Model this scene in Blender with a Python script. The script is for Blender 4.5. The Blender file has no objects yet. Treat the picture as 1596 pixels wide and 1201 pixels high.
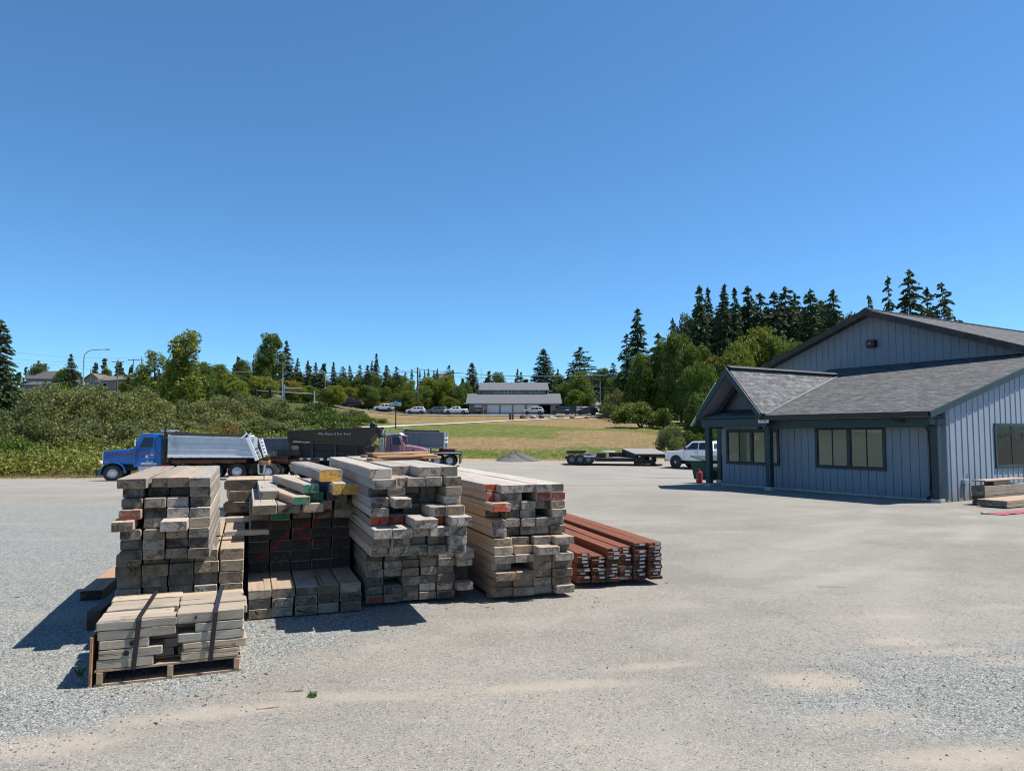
import bpy, bmesh, math, random
import numpy as np
from mathutils import Vector, Matrix
R = math.radians
rng = random.Random(7)
scene = bpy.context.scene
col = scene.collection

# ------------------------------------------------------------------ camera numbers
F_, CX, CY, HZ, EYE = 1130.0, 798.0, 600.5, 675.0, 1.7
PITCH = math.atan((HZ - CY) / F_)
cp, sp = math.cos(PITCH), math.sin(PITCH)

def at(u, v, Y):                       # the point seen at pixel (u, v) at depth Y
    x = (u - CX) / F_; y = (CY - v) / F_
    k = Y / (cp - sp * y)
    return Vector((x * k, Y, EYE + (sp + cp * y) * k))

def ss(a, b, x):
    t = min(1.0, max(0.0, (x - a) / (b - a)))
    return t * t * (3 - 2 * t)

TAB = [(-400, 0), (8, 0), (14, -.1), (18, -.19), (20, -.2), (28, -.22), (33, -.48), (38, -.79), (45, -.85),
       (52, -.82), (56, -.69), (62, -.55), (68, -.1), (165, 5.3), (172, 6.0), (190, 6.7), (300, 15), (500, 22), (5000, 40)]
TX = [a for a, b in TAB]; TZ = [b for a, b in TAB]

def h(x, y):
    z = 0
    for d in (-2, -1, 0, 1, 2):
        z += float(np.interp(y + d * (.7 if y < 100 else 2), TX, TZ)) / 5
    if y > 30:
        z += 4 * ss(80, 200, y) * ss(-.12, -.35, x / y)
        z += 1.6 * ss(48, 75, y) * ss(-.2, -.4, x / y)
    return z

def G(u, v):                           # the ground point seen at pixel (u, v)
    y = 2.5; step = .1
    while y < 900:
        p = at(u, v, y)
        if p.z <= h(p.x, y):
            lo, hi = y - step, y
            for _ in range(20):
                m = (lo + hi) / 2; p = at(u, v, m)
                if p.z <= h(p.x, m): hi = m
                else: lo = m
            p = at(u, v, hi); p.z = h(p.x, hi); return p
        step = max(.1, y * .02); y += step
    p = at(u, v, 900); return p

# ------------------------------------------------------------------ mesh helpers
def link(o, parent=None):
    col.objects.link(o)
    if parent: o.parent = parent
    return o

class MB:
    def __init__(s): s.v = []; s.f = []; s.m = []; s.uv = {}
    def add(s, vs, fs, mat=0, M=None):
        o = len(s.v)
        s.v += [tuple(M @ Vector(p)) if M else tuple(p) for p in vs]
        for f in fs: s.f.append(tuple(i + o for i in f)); s.m.append(mat)
        return s
    def box(s, c, d, M=None, mat=0):
        x, y, z = d[0] / 2, d[1] / 2, d[2] / 2
        vs = [(c[0] + a * x, c[1] + b * y, c[2] + e * z) for e in (-1, 1) for b in (-1, 1) for a in (-1, 1)]
        return s.add(vs, [(0, 2, 3, 1), (4, 5, 7, 6), (0, 1, 5, 4), (2, 6, 7, 3), (0, 4, 6, 2), (1, 3, 7, 5)], mat, M)
    def bar(s, a, b, w, t, up=(0, 0, 1), mat=0):      # a box section swept from a to b
        a, b = Vector(a), Vector(b); d = (b - a).normalized(); u = Vector(up)
        x = d.cross(u)
        if x.length < 1e-4: x = d.cross(Vector((1, 0, 0)))
        x.normalize(); y = x.cross(d).normalized()
        vs = []
        for p in (a, b):
            for i, j in ((-1, -1), (1, -1), (1, 1), (-1, 1)): vs.append(p + x * (i * w / 2) + y * (j * t / 2))
        return s.add(vs, [(0, 1, 2, 3), (7, 6, 5, 4), (0, 4, 5, 1), (1, 5, 6, 2), (2, 6, 7, 3), (3, 7, 4, 0)], mat)
    def tube(s, pts, r, n=8, mat=0, caps=True):
        pts = [Vector(p) for p in pts]
        rs = r if isinstance(r, (list, tuple)) else [r] * len(pts)
        vs = []; fs = []
        for i, p in enumerate(pts):
            d = (pts[min(i + 1, len(pts) - 1)] - pts[max(i - 1, 0)]).normalized()
            x = d.cross(Vector((0, 0, 1)))
            if x.length < 1e-3: x = d.cross(Vector((0, 1, 0)))
            x.normalize(); y = d.cross(x)
            for k in range(n):
                a = 2 * math.pi * k / n
                vs.append(p + (x * math.cos(a) + y * math.sin(a)) * rs[i])
        for i in range(len(pts) - 1):
            for k in range(n):
                k2 = (k + 1) % n
                fs.append((i * n + k, i * n + k2, (i + 1) * n + k2, (i + 1) * n + k))
        if caps:
            fs.append(tuple(range(n - 1, -1, -1))); fs.append(tuple((len(pts) - 1) * n + k for k in range(n)))
        return s.add(vs, fs, mat)
    def prism(s, prof, hw=None, mat=0, M=None):       # prof: (x, z[, half width]) swept across y
        n = len(prof); vs = []
        for sg in (-1, 1):
            for p in prof: vs.append((p[0], sg * (p[2] if len(p) > 2 else hw), p[1]))
        fs = [tuple(range(n)), tuple(range(2 * n - 1, n - 1, -1))]
        for i in range(n):
            j = (i + 1) % n; fs.append((j, i, n + i, n + j))
        return s.add(vs, fs, mat, M)
    def slab(s, poly, off, mat=0):                    # polygon thickened by the vector off
        n = len(poly); poly = [Vector(p) for p in poly]; off = Vector(off)
        vs = poly + [p + off for p in poly]
        fs = [tuple(range(n)), tuple(range(2 * n - 1, n - 1, -1))]
        for i in range(n):
            j = (i + 1) % n; fs.append((j, i, n + i, n + j))
        return s.add(vs, fs, mat)
    def lathe(s, prof, n=16, mat=0, M=None):          # (r, z) about z
        vs = []; fs = []; k = len(prof)
        for i in range(n):
            a = 2 * math.pi * i / n
            for r, z in prof: vs.append((r * math.cos(a), r * math.sin(a), z))
        for i in range(n):
            j = (i + 1) % n
            for q in range(k - 1): fs.append((i * k + q, j * k + q, j * k + q + 1, i * k + q + 1))
        return s.add(vs, fs, mat, M)
    def mesh(s, name, mats, bev=0, smooth=False, fix=True):
        me = bpy.data.meshes.new(name)
        me.from_pydata([tuple(p) for p in s.v], [], s.f)
        for m in (mats if isinstance(mats, (list, tuple)) else [mats]): me.materials.append(m)
        me.polygons.foreach_set('material_index', s.m)
        if fix or bev:
            b = bmesh.new(); b.from_mesh(me)
            if fix: bmesh.ops.recalc_face_normals(b, faces=b.faces)
            if bev:
                es = [e for e in b.edges if len(e.link_faces) == 2 and e.calc_face_angle(0) > .5]
                bmesh.ops.bevel(b, geom=es, offset=bev, segments=1, affect='EDGES', clamp_overlap=True)
            b.to_mesh(me); b.free()
        if smooth:
            me.polygons.foreach_set('use_smooth', [True] * len(me.polygons))
            try: me.set_sharp_from_angle(angle=R(35))
            except Exception: pass
        me.update()
        return me
    def build(s, name, mats, parent=None, **k):
        return link(bpy.data.objects.new(name, s.mesh(name, mats, **k)), parent)

def tag(o, label=None, cat=None, group=None, kind=None):
    if label: o['label'] = label
    if cat: o['category'] = cat
    if group: o['group'] = group
    if kind: o['kind'] = kind
    return o

def thing(name, label, cat, loc=(0, 0, 0), rz=0, group=None, scale=1):
    o = bpy.data.objects.new(name, None); link(o)
    o.empty_display_size = .2
    o.location = loc; o.rotation_euler = (0, 0, rz)
    o.scale = (scale,) * 3 if not isinstance(scale, tuple) else scale
    return tag(o, label, cat, group)

def children(o): return [c for c in bpy.data.objects if c.parent == o]
def copy_tree(o, parent=None):
    c = o.copy(); col.objects.link(c)
    if parent: c.parent = parent
    for ch in children(o): copy_tree(ch, c)
    return c

def text(body, name, m, parent, loc, rot, size, depth=.004, align='CENTER', sx=1):
    cu = bpy.data.curves.new(name, 'FONT'); cu.body = body; cu.size = size; cu.extrude = depth
    cu.align_x = align; cu.align_y = 'CENTER'; cu.resolution_u = 2
    o = bpy.data.objects.new(name, cu)
    dg = bpy.context.evaluated_depsgraph_get()
    col.objects.link(o); dg.update()
    me = bpy.data.meshes.new_from_object(o.evaluated_get(dg)); me.name = name
    bpy.data.objects.remove(o)
    me.materials.clear(); me.materials.append(m)
    o = link(bpy.data.objects.new(name, me), parent)
    o.location = loc; o.rotation_euler = rot; o.scale = (sx, 1, 1)
    return o

ORD = ['zeroth', 'first', 'second', 'third', 'fourth', 'fifth', 'sixth', 'seventh', 'eighth', 'ninth', 'tenth',
       'eleventh', 'twelfth', 'thirteenth', 'fourteenth', 'fifteenth', 'sixteenth', 'seventeenth', 'eighteenth', 'nineteenth', 'twentieth'] + ['twenty-' + a for a in ('first', 'second', 'third', 'fourth', 'fifth', 'sixth', 'seventh', 'eighth', 'ninth')] + ['thirtieth'] + ['thirty-' + a for a in ('first', 'second', 'third', 'fourth', 'fifth', 'sixth', 'seventh', 'eighth', 'ninth')]

# ------------------------------------------------------------------ node helper
class NG:
    def __init__(s, name):
        s.m = bpy.data.materials.new(name); s.m.use_nodes = True
        s.t = s.m.node_tree; s.t.nodes.clear()
    def n(s, typ, ins=None, **props):
        nd = s.t.nodes.new(typ)
        for k, v in props.items(): setattr(nd, k, v)
        for k, v in (ins or {}).items(): s.set(nd.inputs[k], v)
        return nd
    def set(s, inp, v):
        if v is None: return
        if hasattr(v, 'is_linked') or isinstance(v, bpy.types.NodeSocket): s.t.links.new(v, inp)
        else:
            if isinstance(v, (tuple, list)) and len(v) == 3 and inp.type == 'RGBA': v = (*v, 1)
            inp.default_value = v
    def pos(s): return s.n('ShaderNodeNewGeometry').outputs['Position']
    def island(s): return s.n('ShaderNodeNewGeometry').outputs['Random Per Island']
    def obj(s): return s.n('ShaderNodeTexCoord').outputs['Object']
    def uv(s): return s.n('ShaderNodeTexCoord').outputs['UV']
    def info(s): return s.n('ShaderNodeObjectInfo').outputs
    def mapv(s, v, scale=(1, 1, 1), rot=(0, 0, 0), loc=(0, 0, 0)):
        return s.n('ShaderNodeMapping', {'Vector': v, 'Scale': scale, 'Rotation': rot, 'Location': loc}).outputs[0]
    def noise(s, v, scale=5, detail=3, rough=.55, dist=0, out='Fac'):
        return s.n('ShaderNodeTexNoise', {'Vector': v, 'Scale': scale, 'Detail': detail, 'Roughness': rough, 'Distortion': dist}).outputs[out]
    def voro(s, v, scale=5, out='Distance', feature='F1', rnd=1):
        return s.n('ShaderNodeTexVoronoi', {'Vector': v, 'Scale': scale, 'Randomness': rnd}, feature=feature).outputs[out]
    def ramp(s, f, stops, interp='LINEAR'):
        nd = s.n('ShaderNodeValToRGB', {'Fac': f}); cr = nd.color_ramp; cr.interpolation = interp
        while len(cr.elements) > 1: cr.elements.remove(cr.elements[-1])
        for i, (p, c) in enumerate(stops):
            e = cr.elements[0] if i == 0 else cr.elements.new(p)
            e.position = p
            e.color = (*c, 1) if isinstance(c, (tuple, list)) else (c, c, c, 1)
        return nd.outputs[0]
    def mix(s, f, a, b, blend='MIX'):
        nd = s.n('ShaderNodeMix', data_type='RGBA', blend_type=blend)
        s.set(nd.inputs[0], f); s.set(nd.inputs[6], a); s.set(nd.inputs[7], b)
        return nd.outputs[2]
    def ma(s, op, a, b=0, c=None, clamp=False):
        nd = s.n('ShaderNodeMath', operation=op, use_clamp=clamp)
        s.set(nd.inputs[0], a); s.set(nd.inputs[1], b)
        if c is not None: s.set(nd.inputs[2], c)
        return nd.outputs[0]
    def vm(s, op, a, b):
        nd = s.n('ShaderNodeVectorMath', operation=op); s.set(nd.inputs[0], a); s.set(nd.inputs[1], b)
        return nd.outputs['Value'] if op in ('DOT_PRODUCT', 'LENGTH', 'DISTANCE') else nd.outputs[0]
    def sep(s, v): return s.n('ShaderNodeSeparateXYZ', {'Vector': v}).outputs
    def comb(s, x, y, z): return s.n('ShaderNodeCombineXYZ', {'X': x, 'Y': y, 'Z': z}).outputs[0]
    def mr(s, v, a, b, c=0, d=1, smooth=True):
        return s.n('ShaderNodeMapRange', {'Value': v, 'From Min': a, 'From Max': b, 'To Min': c, 'To Max': d},
                   interpolation_type='SMOOTHSTEP' if smooth else 'LINEAR', clamp=True).outputs[0]
    def bump(s, hgt, strength=.3, dist=.01):
        return s.n('ShaderNodeBump', {'Height': hgt, 'Strength': strength, 'Distance': dist}).outputs[0]
    def out(s, base, rough=.7, normal=None, metal=0, spec=.5, trans=None, coat=0):
        b = s.n('ShaderNodeBsdfPrincipled', {'Base Color': base, 'Roughness': rough, 'Metallic': metal, 'Specular IOR Level': spec, 'Coat Weight': coat})
        if normal is not None: s.set(b.inputs['Normal'], normal)
        sh = b.outputs[0]
        if trans:
            t = s.n('ShaderNodeBsdfTranslucent', {'Color': trans[1]})
            mx = s.n('ShaderNodeMixShader', {0: trans[0]}); s.t.links.new(sh, mx.inputs[1]); s.t.links.new(t.outputs[0], mx.inputs[2]); sh = mx.outputs[0]
        o = s.n('ShaderNodeOutputMaterial'); s.t.links.new(sh, o.inputs['Surface'])
        return s.m

def paint(name, c, rough=.5, metal=0, var=.12, scale=6, dirt=0, dirtc=(.12, .10, .08), tint=False, spec=.5, coat=0):
    g = NG(name); o = g.obj()
    f = g.noise(o, scale, 4)
    base = g.mix(f, tuple(x * (1 - var) for x in c), tuple(min(1, x * (1 + var)) for x in c))
    if tint: base = g.mix(1.0, base, g.info()['Color'], 'MULTIPLY')
    if dirt:
        d = g.mr(g.noise(g.mapv(o, (1, 1, .5)), scale * .7, 6, .65), .5, .75)
        base = g.mix(g.ma('MULTIPLY', d, dirt), base, dirtc)
    r = g.mr(g.noise(o, scale * 3, 3), .3, .7, max(.03, rough - .1), min(1, rough + .1))
    return g.out(base, r, g.bump(g.noise(o, scale * 8, 2), .08, .01), metal, spec, coat=coat)
MAT = {}

SKY_AIR, SKY_DUST, SKY_OZ, SKY_STR, EXPO = 1.8, 0.0, 10.0, .107, .62

# ------------------------------------------------------------------ materials
def wood_mat(name, ca, cb, dark=(.10, .085, .07), stain=.55, grain=1.0):
    g = NG(name); inf = g.info()
    off = g.comb(g.ma('MULTIPLY', inf['Random'], 37.0), g.ma('MULTIPLY', inf['Random'], 91.0), 0)
    v = g.vm('ADD', g.obj(), off)
    gr = g.noise(g.mapv(v, (55, 1.6, 55)), 1.0, 5, .65, .6)
    gr2 = g.noise(g.mapv(v, (16, .7, 16)), 1.0, 4, .6)
    bl = g.noise(v, 3.5, 5, .6)
    c = g.mix(gr, ca, cb)
    c = g.mix(g.mr(gr2, .52, .72, 0, .45), c, tuple(x * .6 for x in ca))
    c = g.mix(g.mr(bl, .55, .75, 0, stain), c, dark)
    cr = g.mr(g.noise(g.mapv(v, (26, .55, 26)), 1.0, 3, .5, .9), .64, .70)
    c = g.mix(g.ma('MULTIPLY', cr, .7), c, (.05, .042, .035))
    kn = g.mr(g.voro(g.mapv(v, (2.2, 1.3, 2.2)), 3.0), .04, .10, 1, 0)
    c = g.mix(g.ma('MULTIPLY', kn, .65), c, (.09, .07, .055))
    c = g.mix(1.0, c, inf['Color'], 'MULTIPLY')
    hgt = g.ma('ADD', g.ma('MULTIPLY', gr, .6), g.ma('MULTIPLY', cr, -1.2))
    return g.out(c, .82, g.bump(hgt, .5 * grain, .006), spec=.25)

def end_mat(name, ca, cb, dark=(.06, .05, .045), dk=.7, painted=None):
    g = NG(name); inf = g.info()
    off = g.comb(g.ma('MULTIPLY', inf['Random'], 53.0), 0, g.ma('MULTIPLY', inf['Random'], 71.0))
    v = g.vm('ADD', g.obj(), off)
    an = g.ma('MULTIPLY', inf['Random'], 6.283)
    rc = g.vm('ADD', g.obj(), g.comb(g.ma('MULTIPLY', g.ma('COSINE', an), .16), 0, g.ma('MULTIPLY', g.ma('SINE', an), .13)))
    rr = g.ma('ADD', g.vm('LENGTH', g.vm('MULTIPLY', rc, (1, 0, 1)), (0, 0, 0)), g.ma('MULTIPLY', g.noise(v, 14, 3, .6), .02))
    w = g.ma('MULTIPLY', g.ma('ADD', g.ma('SINE', g.ma('MULTIPLY', rr, 520.0)), 1.0), .3)
    w = g.ma('ADD', w, g.ma('MULTIPLY', g.noise(v, 30, 4, .7), .4))
    c = g.mix(w, ca, cb)
    s = g.mr(g.noise(v, 8, 6, .7, .4), g.ma('ADD', .34, g.ma('MULTIPLY', inf['Random'], .16)), g.ma('ADD', .58, g.ma('MULTIPLY', inf['Random'], .12)))
    c = g.mix(g.ma('MULTIPLY', s, dk), c, dark)
    p = g.mr(g.noise(v, 5, 4, .6), .5, .7)
    c = g.mix(g.ma('MULTIPLY', p, .35), c, (.45, .42, .37))
    ck = g.mr(g.voro(g.mapv(g.vm('ADD', v, g.vm('MULTIPLY', g.noise(v, 9, 3, .6, 0, 'Color'), (.09, .09, .09))), (1, .2, 1)), 11, 'Distance', 'DISTANCE_TO_EDGE'), .0, .035, 1, 0)
    ck = g.ma('MULTIPLY', ck, g.mr(g.noise(v, 6, 2), .42, .55))
    tv = g.mr(g.ma('FRACT', g.ma('MULTIPLY', inf['Random'], 17.3)), 0, 1, .55, 1.3, False)
    c = g.mix(1.0, c, g.comb(tv, tv, tv), 'MULTIPLY')
    c = g.mix(1.0, c, inf['Color'], 'MULTIPLY')
    if painted:
        wear = g.mr(g.noise(v, 16, 6, .7), .36, .5)
        c = g.mix(g.ma('MULTIPLY', wear, .93), c, painted)
    c = g.mix(ck, c, (.025, .02, .018))
    return g.out(c, .85, g.bump(g.ma('ADD', s, g.ma('MULTIPLY', ck, -2)), .35, .006), spec=.25)

MAT['wood'] = wood_mat('weathered_wood', (.265, .232, .198), (.435, .395, .345))
MAT['wood_tan'] = wood_mat('tan_wood', (.29, .22, .165), (.42, .335, .265), dark=(.2, .15, .1), stain=.3)
MAT['wood_fresh'] = wood_mat('fresh_sawn_wood', (.285, .23, .172), (.445, .375, .295), dark=(.13, .10, .075), stain=.5)
MAT['wood_red'] = wood_mat('red_brown_board', (.14, .048, .026), (.21, .076, .041), dark=(.08, .025, .012), stain=.3, grain=.5)
MAT['end'] = end_mat('weathered_end_grain', (.21, .178, .145), (.35, .308, .256), dk=.9)
MAT['end_dark'] = end_mat('dark_end_grain', (.12, .10, .085), (.20, .17, .145), dk=.8, dark=(.03, .026, .023))
MAT['end_tan'] = end_mat('tan_end_grain', (.20, .17, .135), (.31, .27, .22), dk=.75, dark=(.09, .07, .055))
MAT['end_red'] = end_mat('red_painted_end', (.3, .26, .22), (.4, .36, .3), dk=.4, painted=(.50, .075, .03))
MAT['end_maroon'] = end_mat('maroon_painted_end', (.2, .17, .15), (.3, .26, .23), dk=.5, painted=(.20, .045, .03))
MAT['end_yellow'] = end_mat('yellow_painted_end', (.3, .26, .2), (.4, .36, .3), dk=.3, painted=(.62, .35, .06))
MAT['end_green'] = end_mat('green_painted_end', (.3, .28, .22), (.4, .38, .3), dk=.3, painted=(.02, .17, .11))
MAT['end_board'] = end_mat('red_brown_board_end', (.05, .024, .018), (.10, .04, .026), dk=.4, dark=(.03, .015, .01))
MAT['paper'] = paint('white_paper', (.38, .39, .385), .8, var=.06)
MAT['strap'] = paint('black_steel_strap', (.022, .022, .024), .45, .3)
MAT['pallet'] = wood_mat('pallet_wood', (.30, .19, .12), (.42, .29, .19), dark=(.1, .07, .05), stain=.5)

MAT['teal'] = paint('dark_teal_paint', (.011, .036, .043), .6, var=.2, dirt=.35, dirtc=(.045, .06, .06))
MAT['dark_metal'] = paint('dark_metal', (.02, .021, .023), .5, .2, var=.25)
MAT['black'] = paint('black_paint', (.008, .009, .011), .42, var=.3, dirt=.35, dirtc=(.05, .045, .04))
MAT['chassis'] = paint('chassis_black', (.018, .017, .016), .7, var=.3, dirt=.6, dirtc=(.09, .07, .055))
MAT['rust'] = paint('rusty_steel', (.13, .045, .03), .8, var=.4, dirt=.5)
MAT['orange_rust'] = paint('orange_steel', (.28, .13, .06), .8, var=.4)
MAT['tyre'] = paint('tyre_rubber', (.022, .022, .023), .85, var=.3, dirt=.6, dirtc=(.10, .09, .08))
MAT['rim'] = paint('alloy_rim', (.55, .55, .56), .35, .75, var=.2)
MAT['chrome'] = paint('chrome', (.75, .76, .78), .15, 1.0, var=.1)
MAT['alu'] = paint('brushed_aluminium', (.50, .53, .57), .45, .5, var=.2, scale=2, dirt=.7, dirtc=(.22, .21, .20))
MAT['galv'] = paint('galvanised_steel', (.40, .42, .43), .5, .6, var=.2)
MAT['blue'] = paint('blue_truck_paint', (.010, .10, .34), .28, var=.1, scale=3, coat=.4, dirt=.15, dirtc=(.1, .13, .2))
MAT['stripe'] = paint('red_stripe_paint', (.32, .03, .05), .4)
MAT['purple'] = paint('faded_maroon_paint', (.19, .098, .122), .5, var=.18, scale=3, dirt=.3, dirtc=(.2, .13, .15))
MAT['grey_box'] = paint('grey_steel', (.165, .185, .205), .6, var=.22, scale=2, dirt=.4, dirtc=(.12, .10, .09))
MAT['white'] = paint('white_paint', (.78, .79, .80), .4, var=.05)
MAT['car'] = paint('car_paint', (1, 1, 1), .25, var=.03, tint=True, coat=.6)
MAT['lamp_amber'] = paint('amber_lens', (.7, .25, .03), .3)
MAT['lamp_red'] = paint('red_lens', (.45, .03, .02), .3)
MAT['lamp_white'] = paint('clear_lens', (.75, .75, .72), .15)
MAT['trim_black'] = paint('black_plastic', (.015, .015, .016), .6)
MAT['glass'] = paint('dark_glass', (.012, .016, .018), .06, var=.3, spec=.8)
MAT['glass_dim'] = paint('dim_window_glass', (.006, .008, .009), .12, var=.5, scale=2, spec=.18)
MAT['deck'] = wood_mat('trailer_deck', (.20, .19, .18), (.30, .29, .28), dark=(.1, .1, .1), stain=.4)
MAT['dumpster'] = paint('green_dumpster_paint', (.010, .045, .032), .85, var=.2, dirt=.5, dirtc=(.06, .06, .04))
MAT['red_can'] = paint('red_can_paint', (.30, .03, .025), .5, var=.25, dirt=.3)
MAT['sign_white'] = paint('sign_white', (.70, .70, .68), .6)
MAT['sign_yellow'] = paint('sign_yellow', (.62, .40, .02), .6)
MAT['sign_red'] = paint('sign_red', (.45, .03, .03), .5)
MAT['sign_dark'] = paint('sign_dark_green', (.02, .05, .045), .6)
MAT['ink'] = paint('black_ink', (.012, .012, .012), .6)
MAT['ink_white'] = paint('white_lettering', (.52, .53, .55), .6)
MAT['ink_blue'] = paint('blue_lettering', (.22, .27, .62), .6)
MAT['pole_wood'] = wood_mat('pole_wood', (.10, .075, .055), (.16, .125, .095), stain=.3)
MAT['concrete'] = paint('concrete', (.36, .34, .31), .9, var=.2, dirt=.5)
MAT['pink'] = paint('pink_tarp', (.34, .06, .11), .6, var=.25, dirt=.5, dirtc=(.5, .25, .28))
MAT['asphalt'] = paint('road_asphalt', (.16, .16, .16), .9, var=.15, scale=3)
MAT['yellow_line'] = paint('yellow_road_paint', (.60, .42, .08), .8, var=.2)
MAT['bark'] = wood_mat('bark', (.09, .07, .055), (.15, .12, .095), stain=.3)
MAT['rock'] = paint('boulder_stone', (.26, .25, .235), .9, var=.35, scale=3)
MAT['basalt'] = paint('dark_gravel', (.11, .10, .095), .95, var=.4, scale=12)
MAT['wire'] = paint('wire', (.16, .17, .18), .6)

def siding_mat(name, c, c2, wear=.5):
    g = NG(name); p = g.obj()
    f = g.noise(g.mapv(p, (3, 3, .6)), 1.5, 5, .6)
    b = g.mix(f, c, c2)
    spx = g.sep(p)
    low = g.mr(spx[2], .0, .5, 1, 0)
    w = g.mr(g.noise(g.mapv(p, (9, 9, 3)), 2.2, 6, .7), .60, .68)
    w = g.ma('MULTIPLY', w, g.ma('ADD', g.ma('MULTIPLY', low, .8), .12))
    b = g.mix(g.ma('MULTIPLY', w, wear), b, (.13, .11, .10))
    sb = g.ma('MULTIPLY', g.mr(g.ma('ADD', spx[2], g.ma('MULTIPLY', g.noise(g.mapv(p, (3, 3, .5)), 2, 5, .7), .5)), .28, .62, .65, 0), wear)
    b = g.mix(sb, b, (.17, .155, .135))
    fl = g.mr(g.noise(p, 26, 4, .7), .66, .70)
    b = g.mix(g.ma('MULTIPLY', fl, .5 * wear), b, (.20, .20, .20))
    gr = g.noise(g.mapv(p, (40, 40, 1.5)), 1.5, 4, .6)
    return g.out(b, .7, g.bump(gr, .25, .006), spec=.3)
MAT['siding'] = siding_mat('shaded_blue_siding', (.165, .207, .25), (.215, .262, .31))  # darker copy, the shade on these walls put into the colour
MAT['siding_lit'] = siding_mat('sunlit_blue_siding', (.235, .285, .345), (.295, .345, .41), .9)  # lighter copy of the same siding, sunlight put into the colour

def shingle_mat(name, c1, c2, w=.28, hh=.14):
    g = NG(name); uv = g.uv()
    d = g.vm('ADD', uv, g.vm('MULTIPLY', g.noise(uv, 7, 2, .5, 0, 'Color'), (.012, .02, 0)))
    br = g.n('ShaderNodeTexBrick', {'Vector': d, 'Color1': (*c1, 1), 'Color2': (*c2, 1), 'Mortar': (.012, .012, .013, 1), 'Scale': 1.0,
             'Mortar Size': .011, 'Mortar Smooth': .3, 'Bias': -.1, 'Brick Width': w, 'Row Height': hh}, offset=.37, squash=1)
    c = g.mix(g.mr(g.noise(g.mapv(uv, (3.6, 7, 1)), 1.0, 4, .75), .44, .68, 0, .6), br.outputs[0], tuple(x * 1.7 for x in c2))
    c = g.mix(g.mr(g.noise(g.mapv(uv, (3.8, 7, 1), (0, 0, 0), (5, 3, 0)), 1.0, 4, .75), .45, .68, 0, .75), c, tuple(x * .6 for x in c1))
    c = g.mix(g.mr(g.noise(g.mapv(uv, (.5, 1.2, 1)), 1.3, 5, .6), .4, .7, 0, .4), c, tuple(x * .6 for x in c1))
    gr = g.noise(uv, 160, 2)
    c = g.mix(g.mr(gr, .3, .7, 0, .35), c, (.16, .16, .16))
    return g.out(c, .9, g.bump(g.ma('ADD', br.outputs[1], g.ma('MULTIPLY', gr, -.3)), -.5, .012), spec=.2)
MAT['shingle'] = shingle_mat('dark_shingles', (.045, .047, .050), (.135, .135, .135), .34, .15)
MAT['shingle_pale'] = shingle_mat('grey_shingles', (.085, .088, .094), (.20, .20, .205), .4, .19)
MAT['fascia'] = paint('worn_brown_fascia', (.045, .036, .033), .8, var=.4, scale=4, dirt=.6, dirtc=(.16, .14, .13))
MAT['soffit'] = paint('soffit_boards', (.17, .18, .20), .8, var=.15)
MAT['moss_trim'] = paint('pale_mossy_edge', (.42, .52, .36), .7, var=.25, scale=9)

def blind_reflection_mat():  # olive blind colour with the hillside's reflection painted in
    g = NG('blind_with_reflection'); p = g.obj()
    f = g.noise(g.mapv(p, (2.5, 2.5, 9)), 1.6, 5, .65, .5)
    z = g.sep(p)[2]
    f2 = g.noise(g.mapv(p, (1.2, 1.2, 1.2)), 1.3, 4, .6, .8)
    c = g.mix(f, (.065, .076, .036), (.165, .155, .09))
    c = g.mix(g.mr(f2, .4, .65, 0, .6), c, (.10, .13, .05))
    tv = g.ma('ADD', .68, g.ma('MULTIPLY', g.info()['Random'], .42)); c = g.mix(1.0, c, g.comb(tv, tv, tv), 'MULTIPLY')
    return g.out(c, .25, None, spec=.5, coat=1.0)
MAT['blind_reflection'] = blind_reflection_mat()

def leaf_mat(name, a, b, c, tr=.22, vs=.35):
    g = NG(name); inf = g.info()
    n = g.noise(g.obj(), vs, 3, .6)
    base = g.mix(g.mr(n, .38, .62), a, b)
    base = g.mix(g.mr(g.island(), .45, 1.0, 0, .75, False), base, c)
    br = g.ma('ADD', .72, g.ma('MULTIPLY', g.island(), .56))
    base = g.mix(1.0, base, g.comb(br, br, br), 'MULTIPLY')
    base = g.mix(1.0, base, inf['Color'], 'MULTIPLY')
    return g.out(base, .55, None, spec=.25, trans=(tr, base))
MAT['leaf'] = leaf_mat('broad_leaf', (.066, .108, .015), (.11, .152, .022), (.19, .22, .036), .3)
MAT['leaf_olive'] = leaf_mat('willow_leaf', (.112, .13, .036), (.155, .165, .048), (.215, .215, .08), .32)
MAT['leaf_bramble'] = leaf_mat('bramble_leaf', (.13, .17, .026), (.18, .205, .034), (.27, .25, .06), .35)
MAT['needle'] = leaf_mat('fir_needle', (.036, .064, .028), (.055, .085, .037), (.09, .118, .05), .18)
MAT['grass'] = leaf_mat('grass_blade', (.13, .17, .035), (.18, .19, .05), (.30, .24, .10), .2, .2)

# ------------------------------------------------------------------ ground
def yard_edge(x):
    return 40 + 22 * ss(-25, -9, x) - 1.0 * math.sin(x * .31)

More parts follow.
